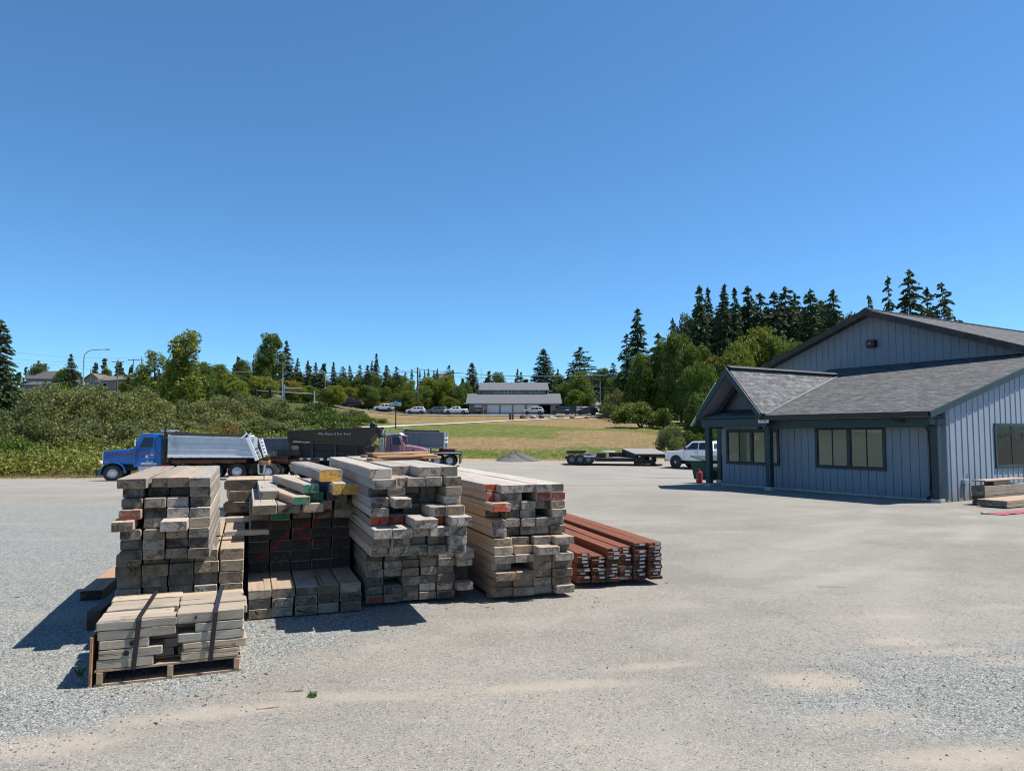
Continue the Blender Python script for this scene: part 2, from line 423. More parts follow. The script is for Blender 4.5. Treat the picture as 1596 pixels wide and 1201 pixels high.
def yard_mat():
    g = NG('yard_surface'); p = g.pos(); x, y, z = g.sep(p)
    big = g.noise(p, .35, 5, .6); med = g.noise(p, 1.6, 5, .6); fine = g.noise(p, 7, 4, .6)
    # worn asphalt: pale binder with light and dark stones
    st = g.voro(p, 170, 'Color'); sv = g.sep(st)[0]
    st2 = g.sep(g.voro(p, 100, 'Color'))[1]
    asp = g.mix(g.mr(big, .35, .65), (.198, .184, .160), (.262, .242, .208))
    asp = g.mix(g.mr(med, .4, .7, 0, .35), asp, (.285, .263, .228))
    asp = g.mix(g.mr(sv, .70, .95, 0, .5), asp, (.42, .40, .36))
    asp = g.mix(g.mr(sv, .02, .30, .5, 0), asp, (.11, .104, .095))
    asp = g.mix(g.mr(st2, .95, .985, 0, .55), asp, (.42, .40, .36))
    asp = g.mix(g.mr(st2, .02, .08, .75, 0), asp, (.05, .05, .05))
    st3 = g.sep(g.voro(p, 42, 'Color'))[2]; st4 = g.sep(g.voro(p, 30, 'Color'))[0]
    asp = g.mix(1.0, asp, g.ramp(g.ma('ADD', g.ma('MULTIPLY', st3, .6), g.ma('MULTIPLY', st4, .4)), [(.1, .9), (.5, 1.0), (.9, 1.08)]), 'MULTIPLY')
    wv = g.vm('ADD', p, g.vm('MULTIPLY', g.noise(p, 1.2, 4, .6, 0, 'Color'), (1.1, 1.1, 0)))
    ck = g.mr(g.voro(wv, .42, 'Distance', 'DISTANCE_TO_EDGE'), 0, .008, 1, 0)
    ck = g.ma('MULTIPLY', ck, g.mr(g.noise(p, .5, 2), .52, .62, 0, .25))
    asp = g.mix(ck, asp, (.07, .065, .06))
    sy = g.noise(g.mapv(p, (.12, .9, 1)), 1, 4, .6)      # tyre smears along the drive
    asp = g.mix(g.mr(sy, .52, .72, 0, .35), asp, (.17, .165, .158))
    asp = g.mix(g.ma('MULTIPLY', g.mr(y, 13, 30), g.mr(sy, .3, .6, .75, .25)), asp, (.29, .275, .25))
    # crushed blue-grey gravel
    gc = g.voro(p, 88, 'Color'); gv = g.sep(gc)
    gd = g.voro(p, 88)
    gra = g.mix(gv[0], (.175, .188, .18), (.41, .415, .385))
    gra = g.mix(g.mr(gv[1], .80, .97, 0, .6), gra, (.44, .435, .40))
    gra = g.mix(g.mr(gd, .35, .75, 0, .75), gra, (.075, .078, .078))
    gra = g.mix(1.0, gra, g.ramp(g.ma('ADD', g.ma('MULTIPLY', st3, .5), g.ma('MULTIPLY', st4, .5)), [(.1, .74), (.5, 1.0), (.9, 1.2)]), 'MULTIPLY')
    gra = g.mix(g.mr(med, .5, .8, 0, .4), gra, (.33, .315, .275))
    # sand and dust
    sa = g.mix(fine, (.30, .258, .20), (.42, .365, .295))
    sa = g.mix(g.mr(sv, .86, .98, 0, .6), sa, (.22, .21, .2))
    wob = g.ma('MULTIPLY', g.ma('SUBTRACT', med, .5), 1.5); wobf = g.ma('MULTIPLY', g.ma('SUBTRACT', fine, .5), .5)
    wb = g.ma('ADD', g.ma('ADD', wob, wobf), g.ma('MULTIPLY', g.ma('SUBTRACT', g.noise(g.mapv(p, (1, 1.6, 1)), 3.4, 6, .7), .5), 1.6))
    ex = g.ma('SUBTRACT', g.ma('SUBTRACT', -.75, g.ma('MULTIPLY', g.ma('MAXIMUM', g.ma('SUBTRACT', 7.0, y), 0), .62)), x)
    ey = g.ma('SUBTRACT', 19.3, y)
    gm = g.mr(g.ma('ADD', g.ma('MINIMUM', ex, ey), wb), -.12, .28)
    def ell(cx, cy, rx, ry, a=0):
        dx = g.ma('SUBTRACT', x, cx); dy = g.ma('SUBTRACT', y, cy); ca, sa_ = math.cos(a), math.sin(a)
        u = g.ma('ADD', g.ma('MULTIPLY', dx, ca / rx), g.ma('MULTIPLY', dy, sa_ / rx))
        v = g.ma('ADD', g.ma('MULTIPLY', dx, -sa_ / ry), g.ma('MULTIPLY', dy, ca / ry))
        r = g.ma('SQRT', g.ma('ADD', g.ma('MULTIPLY', u, u), g.ma('MULTIPLY', v, v)))
        return g.ma('SUBTRACT', 1.0, r)
    gp = g.mr(g.ma('ADD', ell(3.6, 5.0, 2.3, 1.05, .15), g.ma('MULTIPLY', wb, .5)), -.1, .35)
    gm = g.ma('MAXIMUM', gm, g.ma('MULTIPLY', gp, .85))
    c = g.mix(gm, asp, gra)
    def blob(cx, cy, rx, ry, a, s, lo=-.1, hi=.85):
        return g.ma('MULTIPLY', g.mr(g.ma('ADD', ell(cx, cy, rx, ry, a), g.ma('MULTIPLY', wb, .55)), lo, hi), s)
    q = [(1265, 1060, .50, .26, .05, .95), (1400, 1000, .45, .16, .1, .7), (1480, 1015, .55, .13, .1, .6), (1565, 1030, .4, .16, .1, .6),
         (1530, 1180, .7, .22, .1, .75), (860, 1068, .95, .12, .14, .62), (1010, 1038, .55, .11, .22, .55), (560, 1085, .8, .14, .0, .5),
         (330, 1110, .95, .16, .3, .6), (40, 1165, .8, .22, .25, .75), (1390, 960, .5, .12, .1, .5), (1350, 1120, .5, .2, .1, .5), (1560, 945, .6, .18, .1, .45)]
    m = None
    for u, v, rx, ry, a, s in q:
        P = G(u, v); b = blob(P.x, P.y, rx, ry, a, s)
        m = b if m is None else g.ma('MAXIMUM', m, b)
    dusty = g.ma('MULTIPLY', g.mr(g.ma('MULTIPLY', g.mr(big, .5, .7), g.mr(g.noise(g.mapv(p, (.5, 1.4, 1)), 2.2, 5, .65), .48, .7)), 0, 1), .5)
    m = g.ma('MAXIMUM', m, dusty)
    c = g.mix(m, c, sa)
    # worn wheel lanes swinging round the yard
    ln = None
    for cx, cy, rr, s in ((-9, 26, 21.5, .5), (-9, 26, 19.7, .45), (14, 2, 13.2, .35), (14, 2, 11.5, .3), (-4, 34, 22.0, .4), (-4, 34, 20.2, .35)):
        dx = g.ma('SUBTRACT', x, cx); dy = g.ma('SUBTRACT', y, cy)
        d = g.ma('ABSOLUTE', g.ma('SUBTRACT', g.ma('SQRT', g.ma('ADD', g.ma('MULTIPLY', dx, dx), g.ma('MULTIPLY', dy, dy))), rr))
        q_ = g.ma('MULTIPLY', g.mr(g.ma('ADD', d, g.ma('MULTIPLY', wb, .25)), .05, .38, s, 0), g.mr(big, .38, .6))
        ln = q_ if ln is None else g.ma('MAXIMUM', ln, q_)
    c = g.mix(ln, c, (.33, .305, .265))
    # dark drips and tyre marks further back
    dk = None
    for u, v, rx, ry, s in [(955, 747, 2.2, .35, .55), (935, 751, 1.8, .22, .5), (1040, 745, 1.6, .45, .45), (1030, 739, 1.5, .4, .4), (1290, 914, .25, .05, .5), (1120, 737, 2.5, .6, .3)]:
        P = G(u, v); b = blob(P.x, P.y, rx, ry, 0, s, .0, .5)
        dk = b if dk is None else g.ma('MAXIMUM', dk, b)
    c = g.mix(dk, c, (.10, .085, .07))
    # dry grass creeping over the far edge
    ed = g.mr(g.ma('ADD', g.ma('SUBTRACT', y, 59.5), g.ma('MULTIPLY', g.noise(p, .5, 5, .6), 5)), 2.0, 4.0)
    ed = g.ma('MULTIPLY', ed, g.mr(x, -16, -10))
    dg = g.mix(g.noise(p, 3, 5, .7), (.22, .17, .09), (.38, .31, .18))
    c = g.mix(ed, c, dg)
    hg = g.ma('ADD', g.ma('MULTIPLY', g.ma('SUBTRACT', 1.0, gd), g.ma('MULTIPLY', gm, 1.4)), g.ma('MULTIPLY', sv, .5))
    hg = g.ma('ADD', hg, g.ma('MULTIPLY', fine, .7))
    return g.out(c, .92, g.bump(hg, .55, .012), spec=.2)

def hill_mat():
    g = NG('mown_grass'); p = g.pos(); x, y, z = g.sep(p)
    n1 = g.noise(g.mapv(p, (.05, .12, 1)), 1, 5, .6); n2 = g.noise(p, .5, 6, .7); n3 = g.noise(g.mapv(p, (1, .45, 1)), 3.2, 4, .75)
    def ell(cx, cy, rx, ry, a=0):
        dx = g.ma('SUBTRACT', x, cx); dy = g.ma('SUBTRACT', y, cy); ca, sa_ = math.cos(a), math.sin(a)
        u = g.ma('ADD', g.ma('MULTIPLY', dx, ca / rx), g.ma('MULTIPLY', dy, sa_ / rx)); v = g.ma('ADD', g.ma('MULTIPLY', dx, -sa_ / ry), g.ma('MULTIPLY', dy, ca / ry))
        return g.ma('SUBTRACT', 1.0, g.ma('SQRT', g.ma('ADD', g.ma('MULTIPLY', u, u), g.ma('MULTIPLY', v, v))))
    wob = g.ma('ADD', g.ma('MULTIPLY', g.ma('SUBTRACT', n1, .5), .9), g.ma('MULTIPLY', g.ma('SUBTRACT', n2, .5), .5))
    dry = g.mr(y, 62.2, 63.6, .85, 0)
    for cx, cy, rx, ry, an in ((-6, 81, 15, 11, -.06), (13.5, 88, 8.5, 19, .1), (15, 142, 17, 26, 0), (-8, 143, 26, 13, .05), (-28, 86, 9, 9, 0)):
        dry = g.ma('MAXIMUM', dry, g.mr(g.ma('ADD', ell(cx, cy, rx, ry, an), wob), -.12, .22, 0, .85))
    dry = g.ma('MAXIMUM', dry, g.mr(y, 150, 160, 0, .8)); dry = g.ma('ADD', dry, .10)
    row = g.n('ShaderNodeTexWave', {'Vector': g.mapv(p, (1, 1, 1), (0, 0, R(8))), 'Scale': .42, 'Distortion': 2.5, 'Detail': 3.0, 'Detail Scale': 2.0}, bands_direction='Y').outputs[1]
    row2 = g.n('ShaderNodeTexWave', {'Vector': g.mapv(p, (1, 1, 1), (0, 0, R(98))), 'Scale': .3, 'Distortion': 2.5, 'Detail': 3.0, 'Detail Scale': 2.0}, bands_direction='Y').outputs[1]
    dry = g.ma('ADD', dry, g.ma('MULTIPLY', g.ma('SUBTRACT', g.ma('ADD', row, row2), 1.0), .13))
    n4 = g.noise(g.mapv(p, (.22, .10, 1), (0, 0, R(25))), 1, 6, .75); n5 = g.noise(g.mapv(p, (1, .35, 1)), 1.1, 5, .8)
    dry = g.ma('ADD', dry, g.ma('ADD', g.ma('MULTIPLY', g.ma('SUBTRACT', n4, .5), 1.3), g.ma('ADD', g.ma('MULTIPLY', g.ma('SUBTRACT', n2, .5), 1.0), g.ma('MULTIPLY', g.ma('SUBTRACT', n5, .5), .9))), clamp=True)
    nn = g.ma('ADD', g.ma('MULTIPLY', n3, .5), g.ma('MULTIPLY', n5, .5))
    nn = g.mr(nn, .3, .7)
    gr = g.mix(nn, (.052, .078, .014), (.142, .172, .038))
    dr = g.mix(nn, (.145, .092, .045), (.33, .228, .125))
    c = g.mix(dry, gr, dr)
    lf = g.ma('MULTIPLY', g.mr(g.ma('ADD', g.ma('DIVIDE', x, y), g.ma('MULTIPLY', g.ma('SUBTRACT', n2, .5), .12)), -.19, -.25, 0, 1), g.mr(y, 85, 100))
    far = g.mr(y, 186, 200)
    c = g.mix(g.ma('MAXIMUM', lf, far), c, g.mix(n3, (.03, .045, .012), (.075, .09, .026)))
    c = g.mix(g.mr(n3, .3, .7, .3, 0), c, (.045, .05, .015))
    return g.out(c, .95, g.bump(n3, .8, .12), spec=.1)
MAT['yard'] = yard_mat(); MAT['hill'] = hill_mat()

def build_ground():
    xs = [i * 2.0 for i in range(0, 46)]
    d = 2.0
    while xs[-1] < 4000: d *= 1.18; xs.append(xs[-1] + d)
    xs = sorted([-a for a in xs[1:]] + xs)
    near = [i / 60 for i in range(61)]
    far = [0]; d = .6
    while far[-1] < 4200: far.append(far[-1] + d); d = min(d * 1.05, 120)
    rows = []
    for t in near: rows.append([(-30 + (yard_edge(x) + 30) * t) for x in xs])
    ny = len(rows)
    for f in far[1:]: rows.append([yard_edge(x) + f for x in xs])
    rows.insert(0, [-300 for x in xs]); ny += 1
    vs = [(x, y, h(x, y)) for r in rows for x, y in zip(xs, r)]
    n = len(xs)
    A, B = MB(), MB()
    def faces(r0, r1): return [(r * n + i, r * n + i + 1, (r + 1) * n + i + 1, (r + 1) * n + i) for r in range(r0, r1) for i in range(n - 1)]
    def part(r0, r1):
        vv = vs[r0 * n:(r1 + 1) * n]
        return vv, [tuple(i - r0 * n for i in f) for f in faces(r0, r1)]
    A.add(*part(0, ny - 1)); B.add(*part(ny - 1, len(rows) - 1))
    tag(A.build('gravel_yard', MAT['yard'], smooth=True), 'worn grey asphalt and gravel yard', 'ground', kind='structure')
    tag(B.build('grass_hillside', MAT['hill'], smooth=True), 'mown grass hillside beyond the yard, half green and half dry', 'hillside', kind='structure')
build_ground()

def strip(name, pts, w, m, label, cat, lift=.05, seg=4.0, kind='structure'):
    mb = MB(); P = [Vector((a, b, 0)) for a, b in pts]; pl = []
    for a, b in zip(P[:-1], P[1:]):
        k = max(1, int((b - a).length / seg))
        pl += [a.lerp(b, i / k) for i in range(k)]
    pl.append(P[-1]); vs = []
    for i, q in enumerate(pl):
        dd = (pl[min(i + 1, len(pl) - 1)] - pl[max(i - 1, 0)]).normalized(); nn = Vector((-dd.y, dd.x, 0))
        for s in (1, .33, -.33, -1):
            e = q + nn * (w / 2 * s); vs.append((e.x, e.y, h(e.x, e.y) + lift))
    fs = [(i * 4 + k, i * 4 + k + 1, i * 4 + k + 5, i * 4 + k + 4) for i in range(len(pl) - 1) for k in range(3)]
    mb.add(vs, fs)
    return tag(mb.build(name, m, smooth=True), label, cat, kind=kind)
MAT['drive'] = paint('pale_gravel_drive', (.40, .37, .32), .95, var=.15)
g0, g1, g2 = G(520, 668), G(640, 663), G(800, 656)
strip('gravel_drive', [(-36, 88), (g0.x, g0.y), (g1.x, g1.y), (g2.x, g2.y + 2), (20, 170)], 2.8, MAT['drive'], 'pale gravel drive crossing the top of the grass hillside', 'drive', .09)
strip('street', [(-140, 181), (-40, 176), (60, 172)], 10, MAT['asphalt'], 'grey street along the top of the hillside', 'street', .10)
strip('hill_road', [(21, 173), (25.5, 205), (33.5, 262), (38, 300), (40, 340)], 6.6, MAT['asphalt'], 'grey road climbing the hill with a yellow centre line', 'road', .16)
strip('road_line', [(23.5, 168), (20.5, 178), (24.5, 205), (32.2, 262), (36.6, 300), (38.5, 340)], .5, MAT['yellow_line'], 'yellow painted line on the climbing road', 'road marking', .24)

# loose stones lying on the near ground: nobody could count them
def pebbles():
    r = random.Random(3); mb = MB()
    def stone(x, y, s):
        a = r.random() * 6.3; z = h(x, y)
        vs = []
        for i in range(5):
            t = a + i * 1.2566; q = s * r.uniform(.7, 1.2)
            vs.append((x + q * math.cos(t), y + q * math.sin(t), z + s * r.uniform(-.1, .25)))
        vs.append((x + s * r.uniform(-.3, .3), y + s * r.uniform(-.3, .3), z + s * r.uniform(.6, 1.0)))
        mb.add(vs, [(i, (i + 1) % 5, 5) for i in range(5)])
    k = 0
    while k < 9000:
        y = 3.4 + 9 * r.random() ** 1.6; x = r.uniform(-.75, -.08 if y < 6 else .75) * y
        if x < -.75 - max(0, 7 - y) * .62 + r.gauss(0, .25): stone(x, y, r.uniform(.004, .011)); k += 1
    k = 0
    while k < 2600:
        x = 3.6 + r.gauss(0, 1.1); y = 5.0 + r.gauss(0, .55)
        if y > 3.3 and x < y: stone(x, y, r.uniform(.004, .010)); k += 1
    for _ in range(900):
        y = 3.4 + 12 * r.random() ** 1.5; stone(r.uniform(-.7, .7) * y, y, r.uniform(.004, .009))
    g = NG('loose_stone'); i = g.island()
    m = g.out(g.ramp(i, [(0, (.08, .08, .08)), (.3, (.2, .2, .2)), (.7, (.27, .275, .265)), (.95, (.38, .37, .34))]), .9, spec=.2)
    tag(mb.build('gravel', m, fix=False), 'loose crushed stones scattered over the near ground', 'gravel', kind='stuff')
pebbles()

# ------------------------------------------------------------------ timber stacks
YAW = R(20)
DV = Vector((-math.sin(YAW), math.cos(YAW), 0)); CV = Vector((math.cos(YAW), math.sin(YAW), 0))

def timber_mesh(name, w, t, L, mats, seed, chip=.007, ends=(1, 1)):
    r = random.Random(seed); mb = MB()
    cs = [r.uniform(.003, chip) * (2.2 if r.random() < .12 else 1) for _ in range(4)]
    def ring(y, k, j):
        pts = []
        order = [(-1, -1), (1, -1), (1, 1), (-1, 1)]
        for (sx, sz), c in zip(order, cs):
            e1 = (sx * (w / 2 - k), sz * (t / 2 - c - k)); e2 = (sx * (w / 2 - c - k), sz * (t / 2 - k))
            pts += [e1, e2] if sx * sz > 0 else [e2, e1]
        return [(x + r.gauss(0, j), y + r.gauss(0, j * .7), z + r.gauss(0, j)) for x, z in pts]
    ys = [(-L / 2, .004, .0012), (-L / 2 + .008, 0, .001)] + [(-L / 2 + L * q, 0, .0018) for q in (.25, .5, .75)] + [(L / 2 - .008, 0, .001), (L / 2, .004, .0012)]
    vs = []
    for y, k, j in ys: vs += ring(y, k, j)
    n = 8; fs = []
    for i in range(len(ys) - 1):
        for k in range(n): fs.append((i * n + k, i * n + (k + 1) % n, (i + 1) * n + (k + 1) % n, (i + 1) * n + k))
    mb.add(vs, fs, 0); mb.add(vs[:n], [tuple(range(n))], ends[0]); mb.add(vs[-n:], [tuple(range(n))], ends[1])
    return mb.mesh(name, mats)

TSEED = [100]; LAST = [None]
def timber(pos, w, t, L, label, group, tint=(1, 1, 1), side='wood', end='end', yaw=YAW, pitch=0, roll=0, name='timber', cat='timber', chip=.007, fresh=None):
    """pos = front, left, bottom corner"""
    TSEED[0] += 1
    me = timber_mesh(name, w, t, L, [MAT[side], MAT[end], MAT['end']], TSEED[0], chip, (1, 2))
    o = link(bpy.data.objects.new(name, me))
    M = Matrix.Rotation(yaw, 4, 'Z') @ Matrix.Rotation(pitch, 4, 'X') @ Matrix.Rotation(roll, 4, 'Y')
    o.matrix_world = Matrix.Translation(Vector(pos)) @ M @ Matrix.Translation((w / 2, L / 2, t / 2))
    o.color = (*tint, 1); LAST[0] = o
    return tag(o, label, cat, group)

TONES = [('weathered grey', (.92, .92, .92)), ('silver grey', (1.08, 1.08, 1.08)), ('brownish grey', (.92, .80, .69)),
         ('dark grey', (.68, .67, .66)), ('tan grey', (1.04, .92, .79)), ('stained grey', (.74, .69, .63))]

def bundle(origin, ncol, nrow, w, t, L, phrase, group, overrides=None, skip=(), seed=1, jit=.03, tone=None, side='wood', end='end', yaw=YAW, z0=None, chip=.007, fwd=None, nm='timber'):
    r = random.Random(seed); overrides = overrides or {}
    d = Vector((-math.sin(yaw), math.cos(yaw), 0)); c = Vector((math.cos(yaw), math.sin(yaw), 0))
    for j in range(nrow):
        for i in range(ncol):
            if (i, j) in skip: continue
            ov = overrides.get((i, j), {})
            tn = TONES[ov['tone']] if 'tone' in ov else (tone(r, i, j) if tone else r.choice(TONES))
            f = ov.get('fwd', (fwd(r, i, j) if fwd else r.uniform(-jit, jit)))
            ww = ov.get('w', w * r.uniform(.90, .985)); tt = t * r.uniform(.93, .985)
            k = r.uniform(.86, 1.14); tint = tuple(x * k for x in tn[1])
            p = Vector(origin) + c * (i * w + ov.get('dx', 0) + r.uniform(0, w - min(ww, w))) - d * f
            p.z = origin[2] + j * t
            what = ov.get('what', tn[0] + ' ' + nm)
            lab = f"{what}, {ORD[i + 1]} from left, {ORD[j + 1]} row up, {phrase}"
            timber(p, ww, tt, L * r.uniform(.985, 1.015) + f, lab, group, tint, ov.get('side', side), ov.get('end', end), yaw + r.gauss(0, .002), chip=chip)

GRP = {k: v for k, v in dict(A='timbers of the stack behind the strapped pallet', B='timbers of the stack with the red arrow',
       C='timbers of the tall middle stack', D='timbers of the stack with red painted ends', E='rust brown boards in the banded bundle', P='short blocks strapped on the pallet').items()}
def skids(o, n, width, L, phrase, yaw=YAW, tt=.055):
    d = Vector((-math.sin(yaw), math.cos(yaw), 0)); c = Vector((math.cos(yaw), math.sin(yaw), 0))
    for k in range(n):
        y = .22 + (L - .55) * k / (n - 1)
        p = Vector(o) + d * y + c * (-.01)
        p.z = h(p.x, p.y)
        lab = f"grey bearer lying under {phrase}, {['nearest the front', 'at the back', 'midway'][0 if k == 0 else (1 if k == n - 1 else 2)]}"
        # a bearer runs across the stack: turn the timber by -90 degrees
        timber(p + d * .05, .09, tt, width + .02, lab, 'bearers under the timber stacks', (.6, .58, .55), yaw=yaw - math.pi / 2, name='bearer', cat='bearer')

def gz(p): return h(p[0], p[1])
# ---- stack A, behind the pallet
LA = 2.75
A0 = G(378, 966) - CV * (5 * .21); A0.z = gz(A0) + .04
skids(A0, 2, 1.0, LA, 'the stack behind the strapped pallet', tt=.04)
dk = lambda r, i, j: r.choice([TONES[2], TONES[4], TONES[5], TONES[0]])
bundle(A0, 5, 6, .21, .102, LA, 'lower bundle behind the pallet', GRP['A'], seed=11, tone=dk, end='end_tan', jit=.03,
       overrides={(4, 4): dict(tone=4), (3, 5): dict(tone=4), (4, 5): dict(tone=4)})
A1 = Vector((-3.215, 5.99, A0.z + .617))
bundle(A1, 4, 8, .174, .0845, 2.35, 'upper bundle behind the pallet', GRP['A'], seed=12, jit=.05,
       overrides={(0, 3): dict(fwd=.13, dx=-.05, tone=4), (2, 3): dict(fwd=.24, tone=1, dx=-.02, w=.20), (0, 4): dict(end='end_maroon', what='red-marked grey timber'),
                  (0, 7): dict(w=.22, dx=-.02, fwd=.04, tone=5), (0, 6): dict(fwd=-.12, tone=3), (1, 6): dict(fwd=-.25, tone=3), (2, 6): dict(fwd=-.22, tone=3),
                  (2, 0): dict(tone=3), (3, 0): dict(tone=3), (3, 2): dict(tone=3), (0, 2): dict(tone=5), (1, 2): dict(tone=3),
                  (2, 1): dict(fwd=-.06, tone=3), (3, 7): dict(tone=0), (2, 7): dict(w=.172), (1, 7): dict(w=.13, dx=.045)}, end='end')
# pieces lying loose around it
ba, bb = G(124, 936), G(180, 893)
timber(ba, .21, .10, 1.6, 'pinkish brown beam lying on the gravel left of the stacks', None, (.95, .78, .66), 'wood_tan', 'end_dark', name='beam', cat='timber', yaw=math.atan2(-(bb.x - ba.x), bb.y - ba.y))
timber(G(134, 982), .10, .16, .9, 'dark stub of timber on the ground left of the pallet', None, (.35, .3, .28), 'wood', 'end_dark', name='timber', yaw=R(14))
for k, (zz, f, ll, cc) in enumerate([(.70, .0, .42, 1.0), (.80, -.03, .44, .95)]):
    p = A0 + CV * (.86) + DV * (.55 + .3 * k); p.z = A0.z + zz - .05
    timber(p + DV * .09, .09, .05, .42, ['lower', 'upper'][k] + ' grey stick bridging the gap right of the stack behind the pallet', 'sticks between the stacks', (1.0, .98, .94), yaw=YAW - math.pi / 2, name='spacer_stick', cat='stick')

# ---- stack B, red arrow
LB = 2.9
B0 = G(385, 967); B0.z = gz(B0) + .012
bundle(B0, 5, 3, .207, .087, LB, 'low bundle before the red arrow', GRP['B'], seed=21, tone=lambda r, i, j: r.choice([TONES[2], TONES[4], TONES[0]]), end='end_tan', jit=.012)
# recess shade painted into the end grain, with a sprayed red arrow over it
Bm = B0 + DV * .86; Bm.z = B0.z + .262
def arrow_mat():
    g = NG('shaded_ends_with_red_arrow'); p = g.pos()
    rel = g.vm('SUBTRACT', p, tuple(Bm))
    s = g.vm('DOT_PRODUCT', rel, tuple(CV)); z = g.sep(rel)[2]
    v = g.obj()
    c = g.mix(g.noise(v, 12, 5, .7), (.022, .019, .017), (.075, .064, .055))
    c = g.mix(g.mr(g.noise(v, 30, 4, .7), .62, .7), c, (.2, .18, .16))
    nz = g.ma('MULTIPLY', g.ma('SUBTRACT', g.noise(v, 22, 4, .7), .5), .035)
    def seg(a, b):
        ax, az = a; bx, bz = b; ln2 = (bx - ax) ** 2 + (bz - az) ** 2
        t = g.ma('DIVIDE', g.ma('ADD', g.ma('MULTIPLY', g.ma('SUBTRACT', s, ax), bx - ax), g.ma('MULTIPLY', g.ma('SUBTRACT', z, az), bz - az)), ln2, clamp=True)
        dx = g.ma('SUBTRACT', s, g.ma('ADD', ax, g.ma('MULTIPLY', t, bx - ax))); dz = g.ma('SUBTRACT', z, g.ma('ADD', az, g.ma('MULTIPLY', t, bz - az)))
        return g.ma('SQRT', g.ma('ADD', g.ma('MULTIPLY', dx, dx), g.ma('MULTIPLY', dz, dz)))
    d = g.ma('MINIMUM', g.ma('MINIMUM', seg((.10, .13), (.46, .43)), seg((.46, .43), (.64, .27))), seg((.46, .41), (.70, .51)))
    m = g.mr(g.ma('ADD', d, nz), .010, .026, 1, 0)
    c = g.mix(g.ma('MULTIPLY', m, g.mr(g.noise(v, 18, 4, .7), .35, .6, .25, .85)), c, (.26, .022, .03))
    return g.out(c, .85, g.bump(g.noise(v, 40, 4), .3, .005), spec=.2)
MAT['end_arrow'] = arrow_mat()
bundle(Bm, 5, 5, .208, .107, LB - .8, 'dark bundle with red arrow', GRP['B'], seed=22, tone=lambda r, i, j: r.choice([TONES[3], TONES[5], TONES[0]]), end='end_arrow', jit=.022, nm='timber')
Bt = Bm + Vector((0, 0, .537))
bundle(Bt, 5, 2, .208, .1, LB - .85, 'rows above red arrow', GRP['B'], seed=23, jit=.05, skip=((0, 1), (1, 1), (2, 1)),
       overrides={(1, 0): dict(end='end_green', what='green-stained timber', fwd=.1), (0, 0): dict(fwd=.06, tone=3), (2, 0): dict(tone=3, fwd=.02), (3, 1): dict(fwd=.16, tone=4), (4, 1): dict(fwd=.16, tone=0), (3, 0): dict(tone=4, fwd=.1), (4, 0): dict(fwd=.12)})
def loose(u, v, Y, w, t, L, label, yaw=YAW, **k):     # front top left corner seen at u, v at depth Y
    p = at(u, v, Y); p.z -= t
    return timber(p, w, t, L, label, k.pop('group', GRP['B']), yaw=yaw, **k)
zt = Bt.z + .1
def on(s, f, z, w, t, L, label, yaw=YAW, base=B0, **k):   # s across, f back from the front of the stack
    p = base + CV * s + DV * f; p.z = z
    return timber(p, w, t, L, label, k.pop('group', GRP['B']), yaw=yaw, **k)
on(.03, .40, zt, .225, .09, 2.3, 'wide grey plank overhanging the dark bundle, leftmost of three', tint=(.95, .92, .88), end='end_tan')
on(.265, .42, zt, .215, .09, 2.3, 'brown-ended grey plank overhanging the dark bundle, middle of three', tint=(.85, .8, .75))
on(.50, .44, zt, .205, .085, 2.2, 'pale tan plank overhanging the dark bundle, right of three', tint=(1.1, 1.02, .9), end='end_tan')
zt2 = zt + .094
on(.10, 1.0, zt2, .20, .09, 1.9, 'grey cross-stacked timber behind the green-ended plank', tint=(.95, .95, .95))
on(.52, .62, zt2, .2, .09, 2.2, 'dark timber with a deep green end below the yellow-ended timbers', tint=(.7, .7, .68), end='end_green')
on(.76, .62, zt2, .2, .09, 2.2, 'grey timber wedged under the lower yellow-ended timber', tint=(.8, .78, .75), end='end_dark')
on(.40, .30, zt2 + .0, .165, .075, 1.75, 'long pale plank with a bright green painted end, lowest of the green-ended', tint=(1.12, 1.06, .96), end='end_green', yaw=YAW + R(9), side='wood_tan')
zt3 = zt2 + .092
on(.77, .26, zt3 - .008, .265, .115, 2.5, 'thick grey timber with a yellow painted end, lower of the two', tint=(.95, .95, .98), end='end_yellow', chip=.02)
on(.50, .52, zt3, .17, .09, 1.9, 'pale plank with a green painted end beside the yellow-ended timber', tint=(1.12, 1.1, 1.02), end='end_green', yaw=YAW + R(7))
zt4 = zt3 + .109
on(.66, .50, zt4, .235, .125, 2.3, 'thick grey timber with a yellow painted end, topmost on its stack', tint=(.82, .83, .88), end='end_yellow', chip=.02, yaw=YAW + R(4))

# ---- loose offcuts stacked behind stack B
p0 = at(352, 734, 9.3)
for k in range(8):
    rr = random.Random(40 + k)
    q = p0 + Vector((rr.uniform(-.05, .05), rr.uniform(-.05, .05), 0)); q.z = gz(q) + .02 + k * .14
    timber(q, .95, .13, .8, f"pale rough offcut board, {ORD[k + 1]} layer up of the pile behind green-ended planks", 'offcut boards piled behind the stacks', (1.1, 1.02, .9), 'wood_fresh', 'end_tan', yaw=YAW + R(rr.uniform(-14, 14)), name='offcut_board', cat='offcut', chip=.03)

